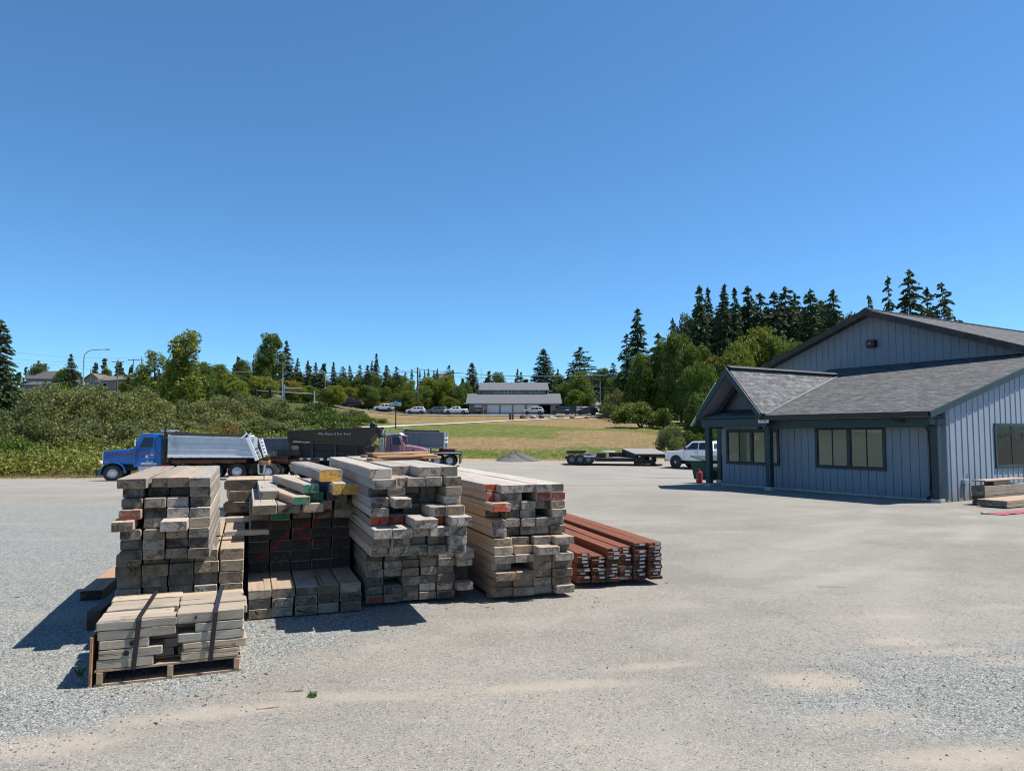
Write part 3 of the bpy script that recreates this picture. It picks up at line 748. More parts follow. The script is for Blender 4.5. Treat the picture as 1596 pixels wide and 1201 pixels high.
# ---- stack C, tall middle stack
LC = 3.5
C0 = G(569, 947); C0.z = gz(C0) + .035
skids(C0, 2, .92, LC, 'the tall middle stack', tt=.035)
brn = lambda r, i, j: r.choice([TONES[2], TONES[5], TONES[3], TONES[0]])
bundle(C0, 5, 6, .18, .0815, LC, 'lower bundle of middle stack', GRP['C'], seed=31, tone=brn, jit=.035,
       overrides={(1, 2): dict(fwd=-.3, tone=3), (0, 0): dict(end='end_maroon', what='reddish stained timber')}, end='end')
for k, (j, f, ww) in enumerate([(1, .1, .17), (4, .1, .16), (5, .12, .17)]):
    p = C0 + CV * .905 - DV * (f + .0); p.z = C0.z + j * .0815
    timber(p, ww, .08, LC, ['low reddish brown', 'mottled grey', 'pale pinkish'][k] + ' timber sticking out beside the middle stack', GRP['C'], [(.85, .72, .66), (.85, .83, .8), (1.1, 1.04, 1.02)][k])
# bearers carry those side timbers at their free height
p = C0 + CV * .905; p.z = gz(p)
timber(Vector((p.x, p.y, p.z)) + DV * .3, .12, .113, 2.6, 'dark hidden timber under the side pieces of the middle stack', GRP['C'], (.5, .48, .46))
p = C0 + CV * .905 + DV * .05; p.z = C0.z + .1635
timber(p, .15, .16, LC - .2, 'dark squared timber behind the side pieces of the middle stack', GRP['C'], (.5, .48, .46), end='end_dark')
C1 = Vector((-1.25, 6.50, C0.z + 6 * .0815 + .082))
for k, f in enumerate((.10, 2.2)):
    timber(C0 + CV * .06 + DV * (f + .1) + Vector((0, 0, 6 * .0815 + .001)), .1, .078, .84, ['front', 'rear'][k] + ' dark cross timber between the two bundles of the middle stack', GRP['C'], (.6, .57, .54), yaw=YAW - math.pi / 2, name='bearer', cat='bearer')
bundle(C1, 5, 8, .172, .0865, LC, 'upper bundle of middle stack', GRP['C'], seed=32, jit=.055,
       tone=lambda r, i, j: r.choice([TONES[0], TONES[1], TONES[1], TONES[4], TONES[5]]),
       overrides={(0, 3): dict(end='end_red', what='red-ended grey timber', fwd=-.12), (1, 3): dict(end='end_maroon', what='maroon-ended timber', fwd=-.18), (3, 3): dict(end='end_red', what='red-ended pale timber', fwd=-.05),
                  (2, 3): dict(fwd=.22, tone=1, w=.21), (4, 3): dict(fwd=.16, tone=1, w=.2), (4, 2): dict(fwd=.1), (4, 1): dict(fwd=.1), (4, 0): dict(fwd=.08),
                  (0, 2): dict(fwd=.12, tone=1), (1, 2): dict(fwd=.12, tone=1), (2, 2): dict(fwd=.06, tone=1), (3, 2): dict(fwd=.1, tone=1),
                  (0, 1): dict(fwd=.06, tone=5), (1, 1): dict(fwd=.08, tone=1), (0, 0): dict(tone=1), (3, 1): dict(tone=3),
                  (1, 4): dict(fwd=-.45, tone=3), (2, 4): dict(fwd=-.3, tone=3), (3, 4): dict(fwd=.05, tone=1), (4, 4): dict(fwd=.02, tone=4),
                  (0, 5): dict(fwd=-.06, tone=1), (1, 5): dict(fwd=.1, tone=1), (2, 5): dict(fwd=-.35, tone=3), (3, 5): dict(fwd=-.4, tone=3), (4, 5): dict(fwd=-.1, tone=1),
                  (0, 6): dict(fwd=-.2, tone=3), (1, 6): dict(fwd=-.12, tone=0), (2, 6): dict(fwd=-.38, tone=3), (3, 6): dict(fwd=-.35, tone=3), (4, 6): dict(fwd=-.05),
                  (0, 7): dict(fwd=.12, tone=1, w=.2), (1, 7): dict(fwd=-.14, tone=2), (2, 7): dict(fwd=-.1, tone=0), (3, 7): dict(fwd=-.12), (4, 7): dict(fwd=-.1)})
zc = C1.z + 8 * .0865
on(-.02, .0, zc, .20, .09, 3.4, 'pale timber on top of the middle stack, leftmost of its top layer', base=C1, group=GRP['C'], tint=(1.1, 1.1, 1.08))
on(.25, .55, zc, .21, .088, 3.2, 'rough-faced timber on top of the middle stack, set back', base=C1, group=GRP['C'], tint=(.95, .94, .92))
on(.46, .16, zc, .21, .09, 3.2, 'wide grey timber on top of the middle stack, second from right', base=C1, group=GRP['C'], tint=(1.02, 1.02, 1.02))
on(.675, .20, zc, .175, .09, 3.2, 'grey timber on top of the middle stack, rightmost of its top layer', base=C1, group=GRP['C'], tint=(1.02, 1.0, .98))
# loose tan boards on the far end of the top
for k, (s, f, ll, yw, dz) in enumerate([(.34, 1.9, 1.05, 62, 0), (.44, 2.25, .95, 70, 0), (.30, 2.1, 1.0, 66, .03), (.42, 1.95, .8, 74, .03), (.36, 2.05, .9, 60, .06)]):
    on(s - .1, f, zc + .09 + dz, .12, .028, ll, f"thin orange-tan board lying loose on top of the middle stack, {['nearest', 'farthest', 'long lower', 'short middle', 'topmost'][k]} one", base=C1, group='tan boards on top of the middle stack', yaw=YAW - R(yw), side='wood_fresh', end='end_tan', tint=(.95, .68, .52), name='board', cat='board')

# ---- stack D, red painted ends
LD = 4.1
D0 = G(770, 938); D0.z = gz(D0) + .045
skids(D0, 3, .88, LD, 'the stack with red painted ends', tt=.045)
bundle(D0, 4, 7, .217, .0835, LD, 'lower bundle with red ends above', GRP['D'], seed=41, jit=.045, end='end_tan',
       tone=lambda r, i, j: r.choice([TONES[4], TONES[1], TONES[0], TONES[4]]), side='wood_tan',
       overrides={(1, 3): dict(fwd=-.4, tone=3), (2, 5): dict(fwd=.14, tone=1, w=.235), (1, 6): dict(fwd=-.1), (0, 1): dict(tone=2, fwd=-.06), (3, 6): dict(fwd=.06, tone=0), (3, 0): dict(fwd=.05, dx=.02), (0, 3): dict(fwd=-.08), (3, 4): dict(fwd=.06, tone=1)})
D1 = D0 + Vector((0, 0, 7 * .0835 + .012)); D1 = D1 - CV * .01 + DV * .10
topd = {(i, 5): dict(side='wood', tone=1) for i in range(5)}
bundle(D1, 5, 6, .170, .088, LD, 'upper bundle with red ends', GRP['D'], seed=42, jit=.04, side='wood_tan',
       tone=lambda r, i, j: r.choice([TONES[0], TONES[1], TONES[1], TONES[5]]), skip=((1, 5), (0, 3)),
       overrides={(4, 5): topd[(4, 5)], (2, 5): topd[(2, 5)], (0, 5): dict(end='end_red', what='red-ended timber', fwd=-.16, dx=-.02, side='wood', tone=1), (0, 4): dict(end='end_red', what='red-ended timber', fwd=-.14), 
                  (0, 2): dict(fwd=-.2, tone=4), (2, 4): dict(fwd=-.5, tone=3), (3, 2): dict(fwd=-.4, tone=3), (0, 0): dict(fwd=.05, tone=1), (0, 1): dict(fwd=.05, tone=1),
                  (3, 4): dict(end='end_maroon', what='maroon-stained timber'), (4, 4): dict(end='end_maroon', what='maroon-stained timber'), (4, 3): dict(tone=2), (1, 4): dict(w=.26, dx=-.07, tone=1), (3, 5): dict(tone=1, side='wood')})
on(.115, -.02, D1.z + 5 * .088, .235, .086, LD, 'wide silver timber on the top row between two red ends', base=D1, group=GRP['D'], tint=(1.1, 1.1, 1.08))
on(.0, .0, D1.z + 3 * .088, .20, .086, LD + .1, 'timber with a bright red end sticking out below two red ends', base=D1 - DV * .12 - CV * .015, group=GRP['D'], tint=(1.05, 1.0, .95), end='end_red', side='wood_tan', chip=.03)

# ---- bundle E, rust brown boards with paper end labels
LE = 3.9
E0 = G(899, 917); E0.z = gz(E0) + .062
skids(E0 + Vector((-.1, .35, 0)), 3, .98, LE - .35, 'the rust brown boards', yaw=R(15.5), tt=.058)
def boards():
    r = random.Random(5); yw = R(15.5)
    d = Vector((-math.sin(yw), math.cos(yw), 0)); c = Vector((math.cos(yw), math.sin(yw), 0))
    tagm = MB().box((0, 0, 0), (.062, .003, .020)).mesh('end_label', MAT['paper'])
    W, T = .172, .0405
    heights = [8, 7, 9, 9, 10, 10]
    for i in range(6):
        fi = [0.0, .02, .0, -.02, .0, .03][i]
        for j in range(heights[i]):
            f = fi + r.uniform(-.015, .03) + (.05 if j > 4 and i in (2,) else 0)
            p = E0 + c * (i * W) - d * f; p.z = E0.z + j * T + (.006 if j > 4 else 0)
            k = r.uniform(.85, 1.15)
            o = timber(p, W * .86 if j % 3 else W * .92, T * .95, LE + f, f"rust brown board with white end label, {ORD[i + 1]} pile from left, {ORD[j + 1]} board up", GRP['E'], (k, k, k), 'wood_red', 'end_board', yaw=yw + r.gauss(0, .002), name='board', cat='board', chip=.004)
            if r.random() < .9 and j > 0:
                t_ = link(bpy.data.objects.new('end_label', tagm), o)
                t_.location = (r.uniform(.0, .04), -o.dimensions.y / 2 - .004, r.uniform(-.003, .003)); t_.rotation_euler = (0, r.uniform(-.06, .06), 0)
boards()

# ---- the strapped pallet of short blocks

P0 = G(146, 1071); PQ = G(365, 1046); PY = math.atan2(PQ.y - P0.y, PQ.x - P0.x); P0.z = gz(P0)
pd = Vector((-math.sin(PY), math.cos(PY), 0)); pc = Vector((math.cos(PY), math.sin(PY), 0))
PW, PD = .925, 1.0
pal = thing('pallet', 'brown wooden pallet carrying the strapped short blocks', 'pallet', P0, PY)
for i, x in enumerate((.03, PW / 2, PW - .03)):
    MB().box((x, PD / 2, .055), (.038, PD, .076)).build('stringer', MAT['pallet'], pal, bev=.003)
for z, nb in ((.008, 3), (.102, 6)):
    for k in range(nb):
        y = .05 + (PD - .1) * k / (nb - 1)
        MB().box((PW / 2, y, z), (PW, .095, .016)).build('deck_board', MAT['pallet'], pal, bev=.002)
def block_pile():
    r = random.Random(77); zb = P0.z + .1115; T = .064
    PT = [('pale tan', (1.05, 1.03, 1.0)), ('light grey', (.95, .98, 1.02)), ('yellowish', (1.05, .98, .85)), ('greyish tan', (.88, .87, .86))]
    ws = [.185, .165, .17, .18, .17]
    for half in range(2):
        for j in range(5):
            y = -.01
            for q in range(5):
                w = ws[(q + j + half) % 5] * (1 if j < 4 else .98)
                L = .485 - r.choice([0, 0, .03, .06]) * (j < 4) - (.09 if (j in (0, 1, 2) and half == 0 and q == 0) else 0) + r.uniform(-.03, .01)
                x = (.005 if half == 0 else .49) + r.uniform(0, .015)
                if half == 1 and j in (0, 1) and q == 0: x += .035; L -= .04
                if half == 1 and j == 3 and q == 0: x += .115; L -= .1
                if half == 0 and j == 4 and q == 0: x -= .01; L = .5
                if half == 1 and j == 4 and q == 0: L = .46
                if half == 1: L -= .02
                tt = T * (1.22 if (half, j, q) == (1, 4, 0) else (.96 if j < 4 else r.uniform(.75, 1.0)))
                # long side faces the front: the block is a timber turned by -90 degrees
                org = P0 + pc * x + pd * (y + w); org.z = zb + j * T
                tn = r.choice(PT); kk = r.uniform(.9, 1.06)
                row = ['bottom', 'second', 'middle', 'fourth', 'top'][j]
                lab = f"{tn[0]} block, {row} layer, {ORD[q + 1]} from front, {'left' if half == 0 else 'right'} half of the pallet"
                timber(org, w * .94, tt * .97, L, lab, GRP['P'], tuple(v * kk for v in tn[1]), 'wood_fresh', 'end_tan', yaw=PY - math.pi / 2, name='block', cat='block', chip=.004)
                if (half, j, q) in ((0, 2, 0), (0, 1, 0), (1, 4, 0)):
                    # a black disc painted as bolt hole shade on the camera-side face (local -x of the turned block)
                    bl = bpy.data.objects[-1] if False else LAST[0]
                    rad = .018 if half == 0 else .009
                    hm = MB(); hm.lathe([(0, 0), (rad, 0), (rad, .003), (0, .003)], 16, M=Matrix.Rotation(R(90), 4, 'Y'))
                    ho = hm.build('bolt_hole_disc', MAT['ink'], bl, fix=False); ho.location = (w * .965 / 2 - .001, {2: .05, 1: -.03, 4: -.10}[j], .0)
                y += w
    # steel straps round each half
    for half, x in ((0, .235), (1, .72)):
        zt = zb + 5 * T + (.012 if half == 0 else .02); w = .016; path = [(-.016, P0.z + .095), (-.018, zt - .02), (.0, zt + .002), (.44, zt - .001), (.86, zt + .001), (.885, zt - .02), (.885, P0.z + .1)]
        mb = MB(); vs = []
        for sx in (-w, w):
            for yy, zz in path:
                dx = .03 * (zz - zb) / .36
                q = P0 + pc * (x + sx + dx + (yy * .05 if yy > 0 else 0)) + pd * yy; vs.append((q.x, q.y, zz))
        n = len(path)
        for i in range(n - 1): mb.add([vs[i], vs[i + 1], vs[n + i + 1], vs[n + i]], [(0, 1, 2, 3)])
        o = mb.build('strap', MAT['strap'], fix=False)
        md = o.modifiers.new('thick', 'SOLIDIFY'); md.thickness = .0025; md.offset = 0
        tag(o, f"black steel strap around the {'left' if half == 0 else 'right'} half of the blocks on the pallet", 'strap', 'straps around the pallet blocks')
block_pile()
q = P0 - pc * .035 + pd * .0; q.z = gz(q)
timber(q, .022, .33, .5, 'thin orange-brown board standing on edge against the left side of the pallet', None, (1.0, .62, .42), 'wood_fresh', 'end_tan', yaw=PY, name='board', cat='board', chip=.003)
# bits on the ground
for k, (u, v, ll, yw, lab) in enumerate([(18, 931, .14, -60, 'tan splinter of wood lying on the gravel at the left edge'), (445, 1077, .14, -82, 'grey sliver of wood lying by the grass tuft'),
                                         (1036, 909, .12, -40, 'brown splinter lying beside the rust brown boards'), (400, 1105, .16, -70, 'pale wood chip on the dusty ground below the pallet')]):
    p = G(u, v)
    timber(p, .011, .005, ll * .8, lab, 'wood splinters on the ground', (.75, .62, .5), 'wood_fresh', 'end_tan', yaw=R(yw), name='wood_splinter', cat='splinter', chip=.003)
def chips():
    r = random.Random(8); mb = MB()
    for _ in range(130):
        b = r.choice((A0, B0, C0, D0, P0, P0, B0)); q = b + CV * r.uniform(-.3, 1.2) - DV * abs(r.gauss(0, .28))
        l, w_ = r.uniform(.006, .024), r.uniform(.002, .006); a = r.random() * 6.283; z = gz(q) + r.uniform(.003, .008)
        ax, ay = math.cos(a) * l, math.sin(a) * l; bx, by = -math.sin(a) * w_, math.cos(a) * w_
        mb.slab([(q.x - ax - bx, q.y - ay - by, z), (q.x + ax - bx, q.y + ay - by, z + r.uniform(0, .006)), (q.x + ax + bx * .4, q.y + ay + by * .4, z + .002), (q.x - ax * .8 + bx, q.y - ay * .8 + by, z)], (0, 0, .003))
    g = NG('wood_chip'); m = g.out(g.ramp(g.island(), [(0, (.07, .05, .04)), (.5, (.2, .15, .10)), (.9, (.40, .31, .21))]), .9, spec=.1)
    tag(mb.build('wood_chips', m, fix=False), 'bark flakes and wood chips strewn before the timber stacks', 'wood chips', kind='stuff')
chips()
def tuft(u, v, n, hh, rad, name, label):
    r = random.Random(int(u)); P = G(u, v); mb = MB()
    for _ in range(n):
        a = r.random() * 6.28; q = rad * math.sqrt(r.random()); x, y = q * math.cos(a), q * math.sin(a)
        l = hh * r.uniform(.5, 1.1); b = r.random() * 6.28; t = r.uniform(.2, .9)
        dx, dy = math.cos(b) * l * t, math.sin(b) * l * t; w = .0025
        px, py = -math.sin(b) * w, math.cos(b) * w
        mb.add([(x - px, y - py, 0), (x + px, y + py, 0), (x + dx * .5 + px, y + dy * .5 + py, l * .7), (x + dx, y + dy, l)], [(0, 1, 2, 3)])
    o = mb.build(name, MAT['grass'], fix=False); o.location = P; o.color = (.55, .8, .6, 1)
    return tag(o, label, 'grass tuft')
tuft(487, 1085, 70, .034, .028, 'grass_tuft', 'small green grass tuft growing alone in the dusty asphalt')
tuft(124, 1052, 26, .07, .025, 'weed', 'small dry weed in the shade left of the pallet')

# ------------------------------------------------------------------ the blue building
BE = Vector((11.32, 19.65, 0)); WD = Vector((-.517, .856, 0)); RD = Vector((.856, .517, 0)); BG = -.22
bld = thing('building', 'pale blue board-sided building with dark shingle roofs and teal trim', 'building', (BE.x, BE.y, BG), math.atan2(WD.y, WD.x))
# local frame of the empty: +x runs along the front (s), +y points to -RD; so local = (s, -t, z - BG)
def B(s, t, z): return Vector((s, -t, z - BG))
def s_at(u, t):                        # s of the point of plane t seen at column u
    k = (u - CX) / F_
    # X = E.x + WD.x s + RD.x t ; Y = E.y + WD.y s + RD.y t ; X = k' Y (pitch nearly cancels)
    k2 = k / (cp + sp * .088)
    return (k2 * (BE.y + RD.y * t) - BE.x - RD.x * t) / (WD.x - k2 * WD.y)
def z_at(v, s, t):
    Y = BE.y + WD.y * s + RD.y * t
    y = (CY - v) / F_
    return EYE + (sp + cp * y) * Y / (cp - sp * y)
SHED = .27; ZE = 2.30
def zs(t): return ZE + SHED * t
RID_S, RID_Z, RSL = 6.5, 6.70, .365
TW = 7.9                               # plane of the tall gable wall
# walls
w = MB()
w.box(B(4.2, .98 + .06, 1.06), (8.2, .12, 2.56))
w.build('front_wall', MAT['siding'], bld)
def wall_panel(name, poly, off, m, par=bld): return MB().slab(poly, off).build(name, m, par)
EW = .10
gp = [B(EW, 1.10, BG), B(EW, TW + .1, BG), B(EW, TW + .1, zs(TW) - .05), B(EW, 1.10, zs(1.1) - .05)]
gw = wall_panel('gable_wall', gp, (.12, 0, 0), MAT['siding_lit'])
fw = [o for o in bld.children if o.name.startswith('front_wall')][0] if bld.children else None
gt = [B(1.2, TW, BG), B(11.8, TW, BG), B(11.8, TW, RID_Z - RSL * 5.3 - .1), B(RID_S, TW, RID_Z - .12), B(1.2, TW, RID_Z - RSL * 5.3 - .1)]
gtw = wall_panel('gable_wall', gt, (0, -.12, 0), MAT['siding'])
wall_panel('side_wall', [B(1.3, TW + .12, BG), B(1.3, 22, BG), B(1.3, 22, 4.7), B(1.3, TW + .12, 4.7)], (.12, 0, 0), MAT['siding_lit'])
wall_panel('side_wall', [B(11.7, TW + .12, BG), B(11.7, 22, BG), B(11.7, 22, 4.7), B(11.7, TW + .12, 4.7)], (-.12, 0, 0), MAT['siding'])
wall_panel('end_wall', [B(8.3, 1.1, BG), B(8.3, TW - .01, BG), B(8.3, TW - .01, zs(TW) - .06), B(8.3, 1.1, zs(1.1) - .06)], (-.1, 0, 0), MAT['siding'])
wall_panel('back_wall', [B(1.45, 22, BG), B(11.55, 22, BG), B(11.55, 22, 4.75), B(RID_S, 22, RID_Z - .15), B(1.45, 22, 4.75)], (0, .12, 0), MAT['siding'])
# battens stand proud of the boards
m = MB(); s = .105
while s < 8.2:
    m.box(B(s + .121, .98 - .010, 1.08), (.242, .019, 2.5)); s += .262
m.build('siding_boards', MAT['siding'], bld)
def t_at(u, s):
    k = (u - CX) / F_ / (cp + sp * .088)
    return (k * (BE.y + WD.y * s) - BE.x - WD.x * s) / (RD.x - k * RD.y)
te0, te1 = t_at(1550, EW), t_at(1602, EW)
m = MB(); t = 1.15
while t < TW:
    zt_ = zs(t) - .07; z0_ = BG
    if te0 - .03 < t < te1 + .03: m.box(B(EW - .009, t, (BG + .655) / 2), (.020, .045, .655 - BG)); z0_ = 2.005
    m.box(B(EW - .009, t, (z0_ + zt_) / 2), (.020, .045, zt_ - z0_)); t += .315
m.build('siding_boards', MAT['siding_lit'], bld)
m = MB(); s = 1.4
while s < 11.7:
    zt_ = RID_Z - RSL * abs(s - RID_S) - .2
    if zt_ > 4.4: m.box(B(s, TW - .007, (4.25 + zt_) / 2), (.03, .016, zt_ - 4.25))
    s += .30
m.build('siding_boards', MAT['siding'], bld)
tag(MB().slab([B(EW, .9, BG - .15), B(8.3, .9, BG - .15), B(8.3, .9, BG + .07), B(EW, .9, BG + .07)], (0, -.075, 0)).build('foundation', MAT['concrete'], bld))

# roofs with shingle coordinates
def roof_slab(name, a, b, c, d, th, m, par=bld):      # a-b eave, d-c top; uv in metres
    P = [Vector(q) for q in (a, b, c, d)]
    nrm = (P[1] - P[0]).cross(P[3] - P[0]).normalized()
    if nrm.z < 0: nrm = -nrm
    vs = P + [p - nrm * th for p in P]
    me = bpy.data.meshes.new(name)
    fs = [(0, 1, 2, 3), (7, 6, 5, 4), (0, 4, 5, 1), (1, 5, 6, 2), (2, 6, 7, 3), (3, 7, 4, 0)]
    me.from_pydata([tuple(v) for v in vs], [], fs)
    for mm in m: me.materials.append(mm)
    ux = (P[1] - P[0]).normalized(); uy = nrm.cross(ux)
    uvl = me.uv_layers.new(name='UVMap')
    for p in me.polygons:
        p.material_index = 0 if p.index == 0 else 1
        for li in p.loop_indices:
            v = me.vertices[me.loops[li].vertex_index].co - P[0]
            uvl.data[li].uv = (v.dot(ux), v.dot(uy))
    b_ = bmesh.new(); b_.from_mesh(me); bmesh.ops.recalc_face_normals(b_, faces=b_.faces); b_.to_mesh(me); b_.free()
    return link(bpy.data.objects.new(name, me), par)
SH = [MAT['shingle'], MAT['teal']]; SHB = [MAT['shingle'], MAT['fascia']]; SHP = [MAT['shingle_pale'], MAT['teal']]
roof_slab('porch_roof', B(0, 0, ZE), B(8.6, 0, ZE), B(8.6, TW - .01, zs(TW)), B(0, TW - .01, zs(TW)), .10, SH)
TF, TB_ = TW - .55, 22.6
for sg in (-1, 1):
    e = RID_S + sg * 5.75; ze = RID_Z - RSL * 5.75
    roof_slab('main_roof', B(e, TF, ze), B(e, TB_, ze), B(RID_S, TB_, RID_Z), B(RID_S, TF, RID_Z), .12, SHB)
    MB().slab([B(e, TF - .04, ze - .01), B(RID_S, TF - .04, RID_Z - .01), B(RID_S, TF - .04, RID_Z - .27), B(e, TF - .04, ze - .25)], (0, .035, 0)).build('barge_board', MAT['fascia'], bld)
    MB().slab([B(e - sg * .05, TF + .02, ze - .14), B(RID_S, TF + .02, RID_Z - .15), B(RID_S, TW - .01, RID_Z - .15), B(e - sg * .05, TW - .01, ze - .14)], (0, 0, -.02)).build('soffit', MAT['fascia'], bld)
MAT['cap'] = paint('ridge_shingle', (.12, .12, .125), .9, var=.35, scale=5)
def ridge(s0, t0, t1, z, par=bld):
    m = MB(); t = t0
    while t < t1 - .05:
        for sg in (-1, 1): m.slab([B(s0, t, z + .03), B(s0 + sg * .15, t, z - .045), B(s0 + sg * .15, t + .21, z - .06), B(s0, t + .21, z + .012)], (0, 0, .012))
        t += .2
    m.build('ridge_cap', MAT['cap'], par, fix=False)
ridge(RID_S, TF, TB_, RID_Z + .02)
# rake board and soffit along the near end of the low roof
MB().slab([B(-.035, -.02, ZE - .015), B(-.035, TW, zs(TW) - .015), B(-.035, TW, zs(TW) - .20), B(-.035, -.02, ZE - .19)], (.033, 0, 0)).build('barge_board', MAT['teal'], bld)
MB().slab([B(.01, .02, ZE - .13), B(EW, .02, ZE - .13), B(EW, TW, zs(TW) - .13), B(.01, TW, zs(TW) - .13)], (0, 0, -.02)).build('soffit', MAT['soffit'], bld)
MB().slab([B(.2, .08, ZE - .135), B(8.5, .08, ZE - .135), B(8.5, .97, ZE - .135), B(.2, .97, ZE - .135)], (0, 0, -.02)).build('soffit', MAT['soffit'], bld)
# gutter
m = MB(); pr = [(0, 0), (.0, .12), (.015, .12), (.015, .015), (.10, .015), (.115, .125), (.13, .125), (.12, 0)]
MB().slab([B(.0, -.012 - a, ZE - .145 + b) for a, b in pr], (5.75, 0, 0)).build('gutter', MAT['dark_metal'], bld)
MB().box(B(2.95, .35, ZE - .30), (5.4, .14, .26)).build('beam', MAT['teal'], bld, bev=.008)
# columns
def column(u, t, sz=.20, top=ZE - .20):
    s = s_at(u, t)
    c = MB().box(B(s, t, (BG + .1 + top) / 2), (sz, sz, top - BG - .1)).build('column', MAT['teal'], bld, bev=.012)
    MB().box(B(s, t, BG + .03), (sz + .07, sz + .07, .18)).build('column_base', MAT['concrete'], c, bev=.012)
    return s
sc1 = column(1459, .55); sc2 = column(1199, .35); sc3 = column(1105, .05); column(1123, 1.9, .2)
MB().box(B(sc1, .55, ZE - .28), (.16, .8, .17)).build('bracket', MAT['teal'], bld, bev=.006)
# downspouts
def spout(pts, r=.035): MB().tube(pts, r, 8).build('downspout', MAT['dark_metal'], bld, smooth=True)
sd = s_at(1449, .9)
spout([B(sd + .55, -.06, ZE - .14), B(sd + .5, -.03, ZE - .21), B(sd + .15, .70, ZE - .36), B(sd + .05, .86, ZE - .42), B(sd, .90, ZE - .58), B(sd, .91, .1), B(sd, .90, -.06), B(sd + .1, .84, -.14)])
# windows
def window(u0, u1, v0, v1, t, pair=True, glass='blind_reflection', axis='s', nm='window', frame='teal'):
    sa, sb = s_at(u1, t), s_at(u0, t); sm = (sa + sb) / 2
    zt_, zb_ = z_at(v0, sm, t), z_at(v1, sm, t)
    fr = .075; o = MB()
    def bx(s0, s1, z0, z1, d=.05, y=.0): o.box(B((s0 + s1) / 2, t - .02 - y, (z0 + z1) / 2), (abs(s1 - s0), d, z1 - z0))
    bx(sa, sb, zt_ - fr, zt_, .06); bx(sa, sb, zb_, zb_ + fr, .066)
    bx(sa, sa + fr, zb_ + fr, zt_ - fr, .058); bx(sb - fr, sb, zb_ + fr, zt_ - fr, .058); bx(sm - fr * .7, sm + fr * .7, zb_ + fr, zt_ - fr, .056)
    f = o.build(nm, MAT[frame], bld, bev=.004)
    for a, b in ((sa + fr, sm - fr * .7), (sm + fr * .7, sb - fr)):
        q = MB(); i = .025; mid = (a + b) / 2
        q.box(B((a + b) / 2, t - .012, zt_ - fr - i / 2 - .002), (b - a - .004, .03, i)); q.box(B((a + b) / 2, t - .012, zb_ + fr + i / 2 + .002), (b - a - .004, .03, i))
        for xx in (a + i / 2 + .002, b - i / 2 - .002, mid): q.box(B(xx, t - .0125, (zt_ + zb_) / 2), (i, .031, zt_ - zb_ - 2 * fr - 2 * i - .006))
        q.build('sash', MAT['trim_black'], f)
        for c_, d_ in ((a + .028, mid - .014), (mid + .014, b - .028)):
            MB().box(B((c_ + d_) / 2, t - .006, (zt_ + zb_) / 2), (d_ - c_, .008, zt_ - zb_ - 2 * fr - .06)).build('pane', MAT[glass], f)
window(1272, 1381, 664.5, 731, .96); window(1133, 1215, 669, 724, .96)
# window of the sunny end wall (built along t)
def end_window(t0, t1, z0, z1):
    x = EW; o = MB(); fr = .09
    def bx(a, b, c, d, dp): o.box(B(x - .012, (a + b) / 2, (c + d) / 2), (dp, abs(b - a), d - c))
    bx(t0, t1, z1 - fr, z1, .06); bx(t0, t1, z0, z0 + fr, .066); bx(t0, t0 + fr, z0 + fr, z1 - fr, .058); bx(t1 - fr, t1, z0 + fr, z1 - fr, .058)
    f = o.build('window', MAT['teal'], bld, bev=.004); tm = (t0 + t1) / 2
    MB().box(B(x - .014, tm, (z0 + z1) / 2), (.03, .05, z1 - z0 - 2 * fr - .004)).build('sash', MAT['trim_black'], f)
    for a, b in ((t0 + fr, tm - .027), (tm + .027, t1 - fr)): MB().box(B(x - .012, (a + b) / 2, (z0 + z1) / 2), (.012, b - a - .004, z1 - z0 - 2 * fr - .004)).build('pane', MAT['glass_dim'], f)
end_window(te0, te1, .66, 2.0)
# lamp on the tall gable, small utility box with pipes on the end wall
sl = s_at(1367, TW); zl_ = z_at(536, sl, TW)
fx = MB().box(B(sl, TW - .14, zl_), (.34, .26, .30)).build('wall_lamp', MAT['dark_metal'], bld, bev=.02)
MB().box(B(sl, TW - .285, zl_ + .0), (.14, .02, .1)).build('lens', MAT['orange_rust'], fx)
tb = t_at(1500, EW)
ub = MB().box(B(EW - .05, tb, .34), (.09, .24, .13)).build('utility_box', MAT['galv'], bld, bev=.01)
MB().tube([B(EW - .04, tb + .10, .40), B(EW - .04, tb + .10, .56)], .018, 6).build('pipe', MAT['galv'], ub)
MB().tube([B(EW - .04, tb - .05, .28), B(EW - .04, tb - .05, .12)], .014, 6).build('pipe', MAT['galv'], ub)
# house number
sn0, sn1 = s_at(1199, -.08), s_at(1183, -.08); zn = z_at(655.5, (sn0 + sn1) / 2, -.08)
pl = MB().box(B((sn0 + sn1) / 2, -.08, zn), (abs(sn1 - sn0), .02, .14)).build('number_plate', MAT['sign_white'], bld)
text('20700', 'number', MAT['ink'], pl, B((sn0 + sn1) / 2, -.092, zn), (R(90), 0, R(180)), .13, .003, sx=1.0)
# hanging ring under the porch
sr = s_at(1180, .5); zr = z_at(682, sr, .5)
MB().tube([B(sr, .5, zr + .07), B(sr, .5, ZE - .17)], .004, 5).build('hanging_wire', MAT['galv'], bld)
ring = MB(); ring.tube([B(sr + .07 * math.cos(a * .3927), .5, zr + .07 * math.sin(a * .3927)) for a in range(17)], .009, 6, caps=False); ring.build('hanging_ring', MAT['sign_white'], bld)
